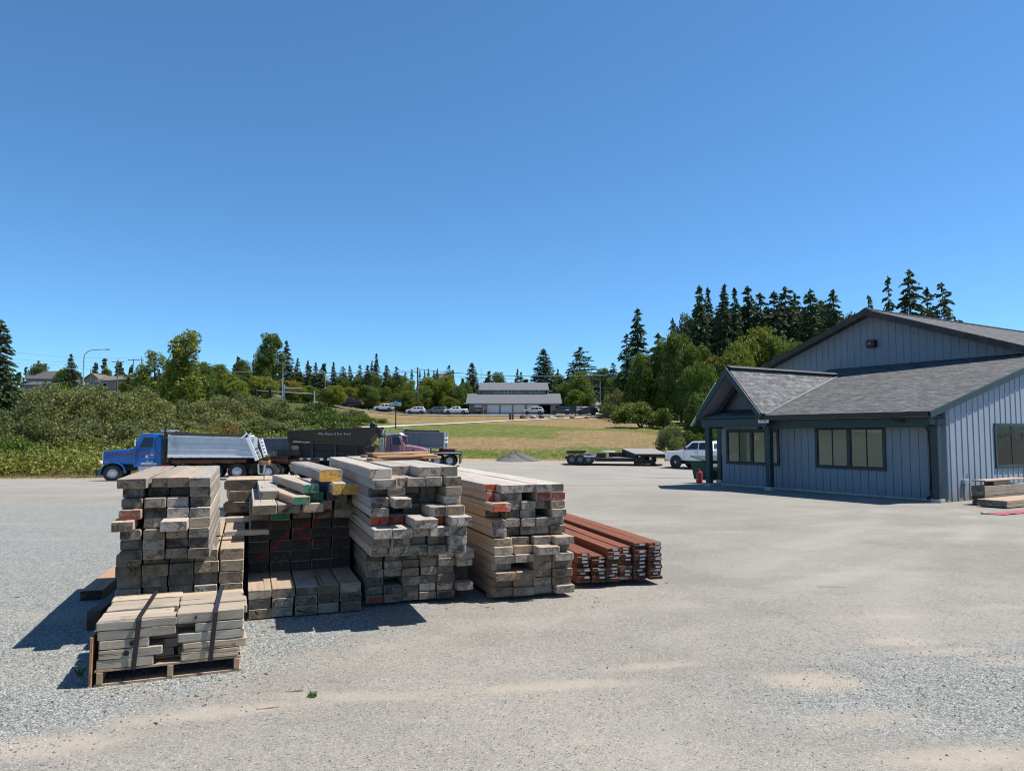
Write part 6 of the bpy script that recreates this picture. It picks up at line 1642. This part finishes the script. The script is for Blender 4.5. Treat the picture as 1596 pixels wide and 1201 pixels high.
# ------------------------------------------------------------------ trees and bushes
def leaf_mesh(name, pts, size, mat, seed, flat=.0, aspect=1.7, droop=None):
    """pts: (x, y, z[, outward normal]) one leaf spray each"""
    r = np.random.default_rng(seed); P = np.array([p[:3] for p in pts], float); n = len(P)
    d = r.normal(size=(n, 3))
    if len(pts[0]) > 3: d = d * .28 + np.array([p[3:6] for p in pts], float)
    d[:, 2] *= (1 - flat)
    if droop is not None: d = d * .55 + np.array(droop)
    d /= np.linalg.norm(d, axis=1)[:, None]
    e = r.normal(size=(n, 3)); e -= (e * d).sum(1)[:, None] * d; e /= np.linalg.norm(e, axis=1)[:, None]
    s = size * r.uniform(.55, 1.25, n)[:, None]
    f = np.cross(d, e) * s * .16
    v = np.stack([P - d * s * aspect / 2, P + e * s * .5 + f, P + d * s * aspect / 2, P - e * s * .5 + f], 1).reshape(-1, 3)
    me = bpy.data.meshes.new(name)
    me.from_pydata(v.tolist(), [], [(4 * i, 4 * i + 1, 4 * i + 2, 4 * i + 3) for i in range(n)])
    me.materials.append(mat); return me

def lobes_points(r, lobes, n, shell=.62):
    w = [a[3] ** 2 for a in lobes]; pts = []
    for _ in range(n):
        x, y, z, q, sq = r.choices(lobes, w)[0]
        while True:
            a, b, c = r.uniform(-1, 1), r.uniform(-1, 1), r.uniform(-1, 1); l = math.sqrt(a * a + b * b + c * c)
            if .05 < l < 1: break
        k = (shell + (1 - shell) * r.random() ** .6) / l * (1 + (.42 * r.random() if r.random() < .2 else 0))
        pts.append((x + a * k * q, y + b * k * q, z + c * k * q * sq))
    return pts

def limbs(mb, r, H, base_r, spread, n=6, z0=.28, top=.75):
    mb.tube([(0, 0, -.3), (.05, 0, H * .3), (-.05, .05, H * top)], [base_r, base_r * .75, base_r * .25], 8)
    for i in range(n):
        a = i * 2.4 + r.random(); z = H * (z0 + (top - z0) * i / n * .8); l = spread * r.uniform(.55, .9)
        mb.tube([(0, 0, z), (math.cos(a) * l * .5, math.sin(a) * l * .5, z + l * .35), (math.cos(a) * l, math.sin(a) * l, z + l * .8)], [base_r * .4, base_r * .25, base_r * .08], 5)

PROTO = {}
def proto_broad(key, seed, n=7000, size=.30, H=10, rad=4.2, low=.12, sq=.8, mat='leaf', nl=26, shape='round', qk=1.0):
    r = random.Random(seed); lobes = []
    for i in range(nl):
        f = (i + .5) / nl; z = low * H + (1 - low) * H * f * .93
        g_ = (z / H - low) / (1 - low)
        if shape == 'round': env = math.sin(math.pi * min(1, .14 + g_ * .82)) ** .7
        elif shape == 'poplar': env = (.55 + .45 * math.sin(math.pi * min(1, .15 + g_ * .7))) * (1 - g_ ** 3 * .75)
        else: env = (1 - g_ * .72) ** .62 * (.62 + .38 * min(1, g_ * 5))
        for _ in range(2 if shape == 'round' else 1):
            a = r.random() * 6.283; d = rad * env * math.sqrt(r.random()) * .78
            q = rad * r.uniform(.22, .42) * (.6 + .4 * env) * qk
            lobes.append((math.cos(a) * d, math.sin(a) * d, min(z, H - q * sq * .8), q, sq))
    mb = MB(); limbs(mb, r, H, .045 * rad + .08, rad * .7)
    PROTO[key] = (leaf_mesh('crown', lobes_points(r, lobes, n), size, MAT[mat], seed), mb.mesh('trunk', MAT['bark'], smooth=True), H, rad)
def proto_fir(key, seed, H=10, rad=2.2, levels=30, size=.15, sparse=0.0, low=.06, power=.9, ragged=.3, mat='needle', droop=.35, dens=1.0):
    r = random.Random(seed); pts = []; mb = MB()
    mb.tube([(0, 0, -.3), (0, 0, H * .5), (0, 0, H * .985)], [.16, .10, .012], 7)
    for i in range(levels):
        f0 = (i + .6 * r.random()) / levels; nb = int(6 + 6 * (1 - f0))
        for b in range(nb):
            if r.random() < sparse: continue
            f = min(.99, max(0, f0 + r.uniform(-1.1, 1.1) / levels)); z = H * (low + (1 - low) * f); R0 = rad * (1 - f) ** power + .10
            a = 6.283 * (b + r.random()) / nb; L = R0 * r.uniform(1 - ragged, 1 + ragged * .55); ca, sa = math.cos(a), math.sin(a)
            up = r.uniform(-.2, .32) - .15 * (1 - f); zz = z
            if L > .5: mb.tube([(0, 0, zz), (ca * L * .85, sa * L * .85, zz + up * L * .85 - droop * .5 * L)], [.028, .006], 4, caps=False)
            for q in range(int((4 + 17 * L) * dens)):
                u = r.random() ** .75; q_ = u * L; w = .34 * (L - q_) + .09; t = r.uniform(-1, 1) * w
                zq = zz + up * q_ - droop * q_ * u * .8 - abs(t) * .3 + r.gauss(0, .035)
                pts.append((ca * q_ - sa * t, sa * q_ + ca * t, zq, ca - sa * t / w * .7, sa + ca * t / w * .7, -.45 + up))
    for k in range(22):
        f = k / 22; pts.append((r.gauss(0, .05 * f + .01), r.gauss(0, .05 * f + .01), H * (1 - .06 * f), r.gauss(0, .3), r.gauss(0, .3), 1.0))
    PROTO[key] = (leaf_mesh('crown', pts, size, MAT[mat], seed, 0, 2.6), mb.mesh('trunk', MAT['bark'], smooth=True), H, rad)
def proto_shrub(key, seed, n=12000, size=.125, mat='leaf_olive', H=4, rad=3.2, nl=34):
    r = random.Random(seed); lobes = []
    for i in range(nl):
        a = r.random() * 6.283; d = rad * math.sqrt(r.random()) * .85; top = H * math.sqrt(max(.05, 1 - (d / rad) ** 2)) * r.uniform(.72, 1.0)
        q = r.uniform(.5, .95) * H / 4; 
        z = r.uniform(.15, 1) ** .6 * (top - q * .7); lobes.append((math.cos(a) * d, math.sin(a) * d, max(q * .4, z), q, 1.0))
    mb = MB()
    for i in range(7):
        a = i * .9; mb.tube([(0, 0, -.2), (math.cos(a) * rad * .25, math.sin(a) * rad * .25, H * .4), (math.cos(a) * rad * .5, math.sin(a) * rad * .5, H * .75)], [.07, .045, .015], 5)
    PROTO[key] = (leaf_mesh('foliage', lobes_points(r, lobes, n, .45), size, MAT[mat], seed), mb.mesh('stem', MAT['bark'], smooth=True), H, rad)
for i in range(3): proto_broad(f'broad{i}', 50 + i, 14000, .20, nl=58, qk=.74)
for i in range(2): proto_broad(f'open{i}', 60 + i, 8000, .20, nl=46, qk=.72)
proto_broad('poplar', 70, 12000, .14, rad=1.9, low=.06, sq=1.5, nl=80, shape='poplar', qk=.72)
proto_broad('cotton0', 71, 10000, .14, rad=2.3, low=.05, sq=1.9, nl=64, shape='cone', qk=.68)
proto_broad('cotton1', 72, 7000, .14, rad=2.1, low=.05, sq=2.0, nl=46, shape='poplar', qk=.68)
for i in range(3): proto_fir(f'fir{i}', 80 + i, rad=(2.1, 2.4, 1.9)[i], ragged=(.26, .34, .30)[i], power=(.85, .95, .8)[i])
for i in range(3): proto_fir(f'ragged{i}', 90 + i, rad=2.3, levels=26, sparse=.16, ragged=.46, power=(.7, .8, .6)[i], low=.12, droop=.45)
proto_fir('airy', 95, rad=2.6, levels=19, sparse=.24, ragged=.5, power=.5, low=.25, droop=.2)
proto_fir('dense', 96, rad=2.4, levels=38, ragged=.2, power=.65, low=.02, size=.14)
proto_fir('small', 97, rad=2.2, levels=18, size=.22, ragged=.3, dens=.7)
proto_broad('dark_mass', 99, 14000, .17, rad=3.4, low=.03, sq=1.5, nl=60, mat='needle', shape='cone', qk=.8)
for i in range(3): proto_shrub(f'willow{i}', 110 + i)
for i in range(2): proto_shrub(f'bush{i}', 120 + i, 9000, .14, 'leaf')
proto_shrub('bright', 125, 9000, .14, 'leaf_bramble')
def plant(key, u, vt, Y, wpx, name, label, cat, group, tint=(1, 1, 1), sink=0, bz=None, parts=('crown', 'trunk')):
    p = at(u, vt, Y); b = (h(p.x, Y) if bz is None else bz) - sink
    cm, tm, H, rad = PROTO[key]; sz = (p.z - b) / H; sx = wpx * Y / F_ / (2 * rad)
    r = random.Random(int(u * 31 + vt * 7 + Y))
    t = thing(name, label, cat, (p.x, Y, b), r.random() * 6.283, group, (sx, sx * r.uniform(.9, 1.1), sz))
    if name == 'conifer' and Y > 100: t.rotation_euler[0] = r.gauss(0, .022); t.rotation_euler[1] = r.gauss(0, .022)
    k = r.uniform(.95, 1.3); c = link(bpy.data.objects.new(cm.name, cm), t); c.color = (tint[0] * k * r.uniform(.94, 1.06), tint[1] * k, tint[2] * k * r.uniform(.9, 1.1), 1)
    link(bpy.data.objects.new(tm.name, tm), t)
    return t
# skyline conifers: (u, top v, depth, width px, kind)
def conifers(lst, gname, where, tint=(1, 1, 1)):
    lst = sorted(lst); 
    for i, (u, v, Y, w, kd) in enumerate(lst):
        look = {'f': 'slender dark fir', 'r': 'ragged dark fir', 'a': 'airy open-branched pine', 'd': 'dense broad conifer', 's': 'small dark fir', 'm': 'bushy dark evergreen'}[kd[0]]
        key = {'f': f'fir{i % 3}', 'r': f'ragged{i % 3}', 'a': 'airy', 'd': 'dense', 's': 'small', 'm': 'dark_mass'}[kd[0]]
        plant(key, u, v, Y, w * ((2.3 if i % 2 else 2.9) if 'ridge' in gname else (1.9 if 'gable' in gname else 1.6)), 'conifer', f"{look}, {ORD[i + 1]} from the left {where}", 'conifer', gname, tint)
def broads(lst, gname, where):
    lst = sorted(lst)
    for i, (u, v, Y, w, kd) in enumerate(lst):
        look, key, tint = {'g': ('green leafy tree', f'broad{i % 3}', (1, 1, 1)), 'y': ('yellow-green leafy tree', f'broad{i % 3}', (1.35, 1.2, .95)), 'd': ('dark green leafy tree', f'broad{(i + 1) % 3}', (.78, .84, .80)),
                           'o': ('loose light green tree', f'open{i % 2}', (1.15, 1.1, 1.0)), 'p': ('tall pale poplar', 'poplar', (1.1, 1.05, 1.15)), 'c': ('upright cottonwood tree', 'cotton0', (1.15, 1.05, .9)), 'k': ('slim pale cottonwood tree', 'cotton1', (1.25, 1.15, 1.2)), 'b': ('brownish olive leafy tree', f'broad{i % 3}', (1.35, .95, .8))}[kd]
        plant(key, u, v, Y, w, 'tree', f"{look}, {ORD[i + 1]} from the left {where}", 'tree', gname, tint)
conifers([(2, 499, 66, 62, 'd')], 'conifers', 'at the left edge of the photo')
conifers([(113, 552, 185, 28, 'f'), (62, 562, 240, 18, 's'), (450, 531, 205, 22, 'f'), (464, 558, 210, 16, 's'), (480, 562, 210, 16, 's'), (491, 565, 205, 18, 's'), (500, 575, 200, 26, 'r'), (520, 564, 205, 19, 'f'), (535, 571, 215, 20, 'r'), (546, 570, 225, 18, 's'), (560, 568, 220, 18, 'r'), (572, 569, 205, 22, 'f'), (586, 551, 225, 22, 'f'), (577, 562, 250, 14, 's'), (603, 569, 215, 22, 'f'), (619, 571, 215, 22, 'r')], 'far firs left of the utility pole', 'in the far fir row')
conifers([(634, 580, 260, 16, 'r'), (642, 575, 300, 11, 's'), (655, 577, 300, 10, 's'), (662, 578, 305, 10, 's'), (668, 575, 300, 10, 's'), (675, 577, 310, 10, 's'), (682, 575, 300, 12, 's'), (698, 569, 290, 20, 'r'), (736, 565, 212, 26, 'd'), (807, 575, 260, 13, 's'), (812, 580, 270, 16, 's'), (848, 544, 222, 40, 'd'), (870, 575, 240, 14, 's')], 'firs behind the garage', 'in the fir row behind the garage')
conifers([(904, 541, 232, 40, 'a')], 'pines', 'beside the climbing road')
conifers([(992, 482, 172, 42, 'f'), (975, 520, 165, 34, 'r'), (955, 565, 240, 26, 'r')], 'firs by the climbing road', 'right of the climbing road')
conifers([(1052, 496, 150, 24, 'r'), (1069, 505, 160, 30, 'r'), (1088, 445, 155, 30, 'f'), (1101, 450, 160, 26, 'f'), (1117, 445, 150, 32, 'f'), (1134, 470, 158, 34, 'r'), (1150, 449, 150, 30, 'f'), (1163, 448, 162, 28, 'f'), (1184, 458, 158, 36, 'r'), (1205, 455, 152, 36, 'r'), (1222, 449, 156, 38, 'r'), (1244, 455, 160, 34, 'r'), (1262, 452, 150, 38, 'd'), (1293, 453, 154, 36, 'r'), (1278, 480, 162, 40, 'r'), (1310, 495, 160, 44, 'r'), (1235, 490, 165, 40, 'f'), (1030, 520, 168, 30, 'r'), (1330, 500, 170, 40, 'r'), (1095, 478, 175, 34, 'd'), (1140, 485, 176, 34, 'd'), (1196, 478, 174, 36, 'd'), (1238, 474, 178, 36, 'd'), (1275, 468, 176, 36, 'd'), (1082, 488, 172, 26, 'm'), (1112, 484, 172, 26, 'm'), (1146, 480, 172, 26, 'm'), (1176, 478, 172, 28, 'm'), (1210, 476, 172, 28, 'm'), (1248, 478, 172, 28, 'm'), (1284, 476, 172, 28, 'm'), (1318, 492, 172, 28, 'm'), (1060, 508, 172, 24, 'm')], 'tall firs on the ridge behind the blue building', 'in the tall fir row left of the gable')
conifers([(1352, 462, 120, 30, 'a'), (1380, 431, 118, 34, 'r'), (1416, 421, 115, 52, 'r'), (1440, 450, 122, 40, 'r'), (1476, 441, 116, 44, 'a')], 'tall firs behind the gable roof', 'rising over the gable roof')
# broadleaf trees
broads([(62, 566, 220, 40, 'd'), (100, 575, 210, 34, 'g'), (168, 574, 262, 22, 'd'), (243, 545, 118, 70, 'k'), (288, 514, 104, 100, 'c'), (268, 560, 110, 40, 'd'), (318, 562, 125, 44, 'd'), (340, 566, 160, 44, 'g'), (358, 580, 150, 40, 'y'), (380, 560, 190, 38, 'd'), (421, 517, 172, 60, 'p'), (405, 585, 150, 60, 'y'), (372, 592, 140, 46, 'y'), (225, 585, 140, 50, 'g'), (205, 582, 150, 40, 'b'), (405, 545, 180, 30, 'd')], 'leafy trees on the left', 'in the leafy trees on the left')
broads([(455, 592, 160, 46, 'b'), (480, 600, 165, 40, 'g'), (520, 600, 170, 44, 'y'), (548, 603, 186, 40, 'b'), (575, 600, 186, 44, 'g'), (598, 603, 190, 40, 'd'), (610, 585, 215, 40, 'o'), (640, 592, 205, 40, 'o'), (630, 608, 188, 44, 'g'), (660, 600, 192, 40, 'g'), (678, 590, 195, 36, 'y'), (697, 583, 193, 40, 'y'), (712, 600, 190, 36, 'd'), (725, 595, 200, 30, 'g'), (645, 622, 186, 34, 'g'), (700, 618, 187, 40, 'g'), (565, 622, 186, 40, 'y'), (600, 626, 185, 40, 'b'), (540, 628, 184, 40, 'g'), (530, 585, 210, 40, 'd'), (560, 585, 215, 40, 'd'), (497, 582, 222, 44, 'g'), (585, 582, 220, 46, 'd'), (622, 584, 218, 44, 'g'), (668, 586, 215, 44, 'y'), (462, 580, 215, 44, 'd')], 'leafy trees behind the street cars', 'behind the street cars')
broads([(776, 579, 232, 34, 'd'), (870, 582, 228, 40, 'd'), (904, 577, 205, 46, 'g'), (897, 607, 196, 40, 'd'), (915, 612, 192, 34, 'd'), (883, 595, 215, 40, 'd'), (940, 572, 245, 40, 'd'), (955, 588, 225, 40, 'd'), (968, 580, 200, 40, 'd'), (925, 580, 290, 36, 'd')], 'leafy trees right of the garage', 'among the trees right of the garage')
broads([(1000, 548, 148, 60, 'd'), (1034, 530, 148, 56, 'd'), (1060, 517, 135, 74, 'g'), (1085, 535, 128, 76, 'd'), (1118, 552, 122, 74, 'b'), (1140, 545, 118, 70, 'o'), (1180, 509, 125, 96, 'y'), (1150, 530, 120, 70, 'y'), (1215, 520, 122, 80, 'g'), (1240, 530, 126, 70, 'd'), (1090, 575, 100, 56, 'd'), (1110, 585, 96, 62, 'd'), (1078, 570, 112, 60, 'd'), (1020, 585, 150, 50, 'd'), (1130, 600, 90, 60, 'b'), (1160, 585, 94, 70, 'd'), (1096, 560, 80, 66, 'd'), (1090, 610, 76, 60, 'd'), (1088, 620, 88, 44, 'd'), (1100, 640, 84, 56, 'd'), (990, 590, 150, 46, 'd'), (1200, 590, 98, 80, 'd'), (1084, 628, 94, 44, 'd')], 'leafy trees on the right bank', 'in the leafy mass left of the building')
# shrubs
def shrubs(lst, gname, where):
    lst = sorted(lst)
    for i, (u, v, Y, w, kd) in enumerate(lst):
        look, key, tint = {'w': ('olive green willow bush', f'willow{i % 3}', (1, 1, 1)), 'W': ('dark olive willow bush', f'willow{(i + 1) % 3}', (.72, .74, .72)), 'g': ('green bush', f'bush{i % 2}', (1, 1, 1)), 'd': ('dark green bush', f'bush{i % 2}', (.6, .68, .7)),
                           'y': ('bright yellow-green bush', 'bright', (1, 1, 1)), 'o': ('rusty olive bush', f'willow{i % 3}', (1.25, .82, .6)), 'G': ('grey-green bush', f'willow{i % 3}', (.95, 1.05, 1.15))}[kd]
        plant(key, u, v, Y, w, 'bush', f"{look}, {ORD[i + 1]} from the left {where}", 'bush', gname, tint)
shrubs([(20, 615, 62, 130, 'W'), (70, 590, 78, 120, 'w'), (125, 592, 80, 130, 'w'), (100, 580, 92, 60, 'g'), (48, 592, 90, 60, 'w'), (165, 590, 76, 120, 'w'), (215, 596, 82, 120, 'w'), (262, 606, 84, 110, 'w'), (300, 618, 76, 100, 'w'), (60, 640, 56, 130, 'W'), (120, 632, 60, 130, 'w'), (180, 636, 60, 130, 'w'), (240, 640, 62, 120, 'w'), (285, 645, 66, 90, 'W'), (345, 612, 78, 120, 'w'), (335, 640, 70, 110, 'G'), (378, 605, 84, 110, 'G'), (420, 615, 84, 100, 'W'), (400, 640, 72, 100, 'G'), (450, 628, 86, 90, 'w'), (440, 650, 74, 100, 'G'), (497, 612, 92, 76, 'd'), (505, 635, 84, 90, 'd'), (480, 660, 76, 90, 'g'), (530, 650, 90, 80, 'd')], 'bushes on the bank left of the yard', 'on the bank behind the trucks')
shrubs([(8, 668, 47, 120, 'd'), (235, 660, 56, 90, 'y'), (265, 668, 52, 80, 'g'), (320, 658, 60, 90, 'y'), (352, 655, 62, 80, 'o'), (300, 668, 56, 70, 'g'), (395, 668, 62, 80, 'W'), (440, 672, 62, 80, 'g'), (475, 676, 64, 80, 'g'), (545, 664, 84, 60, 'g'), (560, 640, 120, 50, 'g'), (585, 648, 128, 40, 'w'), (548, 632, 130, 50, 'w'), (570, 662, 96, 60, 'y'), (200, 672, 52, 80, 'W')], 'low bushes right behind the trucks', 'in the low row behind the trucks')
shrubs([(998, 622, 116, 96, 'g'), (965, 602, 158, 56, 'w'), (980, 618, 140, 60, 'g'), (950, 610, 185, 30, 'w'), (1047, 653, 65, 50, 'G'), (1080, 690, 66, 40, 'd'), (1075, 668, 72, 50, 'd'), (1110, 665, 64, 50, 'd'), (940, 628, 230, 18, 'd'), (956, 622, 205, 26, 'd')], 'bushes along the right edge of the hillside', 'along the hillside right edge')

# bramble bank along the far left edge of the yard and rough grass at the yard edge: nobody could count these
def bramble():
    r = random.Random(21); pts = []
    hum = [(r.uniform(-46, -10), r.uniform(0, 15), r.uniform(.8, 2.0)) for _ in range(170)]
    for hx, dy, q in hum:
        hy = yard_edge(hx) + .6 + dy
        if hx > -16 and dy > 8: continue
        top = q * (.75 + dy * .05)
        for _ in range(300):
            a, c = r.random() * 6.283, r.random(); d = q * math.sqrt(r.random()) * 1.3
            x, y = hx + math.cos(a) * d, hy + math.sin(a) * d * .8
            if y < yard_edge(x) + r.uniform(-.1, .5): continue
            z = top * math.sqrt(max(.02, 1 - (d / (q * 1.35)) ** 2)) * r.uniform(.45, 1.05)
            pts.append((x, y, h(x, y) + z))
    o = link(bpy.data.objects.new('bramble', leaf_mesh('bramble', pts, .155, MAT['leaf_bramble'], 5, .1, 1.3)))
    tag(o, 'bright green bramble thicket along the left edge of the yard', 'undergrowth', kind='stuff')
bramble()
def verge():
    r = random.Random(22); mb = MB()
    def blade(x, y, l):
        z = h(x, y); a = r.random() * 6.283; t = r.uniform(.1, .6) * l; w = l * .11
        px, py = math.cos(a) * w, math.sin(a) * w
        mb.add([(x - px, y - py, z), (x + px, y + py, z), (x + py / w * t, y - px / w * t, z + l)], [(0, 1, 2)])
    for _ in range(16000):
        x = r.uniform(-32, 26); y = yard_edge(x) + abs(r.gauss(0, 1)) * 4.0 + .15
        blade(x, y, r.uniform(.05, .16) * (1.25 if y > yard_edge(x) + 3 else .7))
    for _ in range(9000):
        x = r.uniform(-16, 26); y = yard_edge(x) + r.uniform(4, 40); blade(x, y, r.uniform(.05, .12))
    for _ in range(1500):
        x = r.uniform(-33, 20); y = yard_edge(x) - abs(r.gauss(0, .8)); blade(x, y, r.uniform(.05, .15))
    o = mb.build('grass', MAT['grass'], fix=False); o.color = (1.1, 1.05, .9, 1)
    tag(o, 'rough grass fringe along the far edge of the yard', 'grass', kind='stuff')
verge()
# far woods closing the horizon
def woods():
    r = random.Random(31); pts = []
    for i in range(420):
        a = r.uniform(-.95, .95); Y = r.uniform(420, 620); x = a * Y; H = r.uniform(12, 22) - (2 if abs(a) < .25 else 0); z = h(x, Y)
        for _ in range(70):
            f = r.random(); q = (1 - f) * 5 + .3; b = r.random() * 6.28; pts.append((x + math.cos(b) * q * r.random(), Y + math.sin(b) * q * r.random(), z + f * H))
    o = link(bpy.data.objects.new('far_woods', leaf_mesh('far_woods', pts, 2.2, MAT['needle'], 8, .2, 1.4)))
    o.color = (1.1, 1.1, 1.2, 1)
    tag(o, 'distant dark wood along the horizon', 'woods', kind='stuff')
woods()

# ------------------------------------------------------------------ light, sky, camera
SUN_AZ, SUN_EL = math.atan2(.99, .11), R(60.5)       # clockwise from +Y
sd_ = Vector((math.sin(SUN_AZ) * math.cos(SUN_EL), math.cos(SUN_AZ) * math.cos(SUN_EL), math.sin(SUN_EL)))
sun = bpy.data.lights.new('sun', 'SUN'); sun.energy = 5.0; sun.angle = R(.53); sun.color = (1, .94, .845)
so = link(bpy.data.objects.new('sun', sun)); so.rotation_euler = sd_.to_track_quat('Z', 'Y').to_euler()
so.location = (30, 0, 60)
wd = bpy.data.worlds.new('World'); scene.world = wd; wd.use_nodes = True
nt = wd.node_tree; bg = nt.nodes['Background']
sk = nt.nodes.new('ShaderNodeTexSky'); sk.sky_type = 'NISHITA'; sk.sun_disc = False
sk.sun_elevation = SUN_EL; sk.sun_rotation = SUN_AZ; sk.altitude = 6000; sk.air_density = SKY_AIR; sk.dust_density = SKY_DUST; sk.ozone_density = SKY_OZ
tm_ = nt.nodes.new('ShaderNodeMix'); tm_.data_type = 'RGBA'; tm_.blend_type = 'MULTIPLY'; tm_.inputs[0].default_value = 1; tm_.inputs[7].default_value = (.86, 1.06, 1.02, 1)
nt.links.new(sk.outputs[0], tm_.inputs[6]); nt.links.new(tm_.outputs[2], bg.inputs[0]); bg.inputs[1].default_value = SKY_STR
cam = bpy.data.cameras.new('camera'); co = link(bpy.data.objects.new('camera', cam))
cam.sensor_width = 36; cam.lens = F_ / 1596 * 36; cam.clip_end = 9000; cam.clip_start = .05
co.location = (0, 0, EYE); co.rotation_euler = (R(90) + PITCH, 0, 0)
scene.camera = co
vs_ = scene.view_settings; vs_.view_transform = 'Standard'; vs_.look = 'None'; vs_.exposure = EXPO; vs_.gamma = 1
scene.cycles.max_bounces = 6; scene.cycles.transparent_max_bounces = 8
scene.cycles.use_denoising = True; scene.cycles.denoising_input_passes = 'RGB_ALBEDO_NORMAL'; scene.cycles.denoising_prefilter = 'ACCURATE'
scene.cycles.pixel_filter_type = 'BLACKMAN_HARRIS'; scene.cycles.filter_width = 1.05
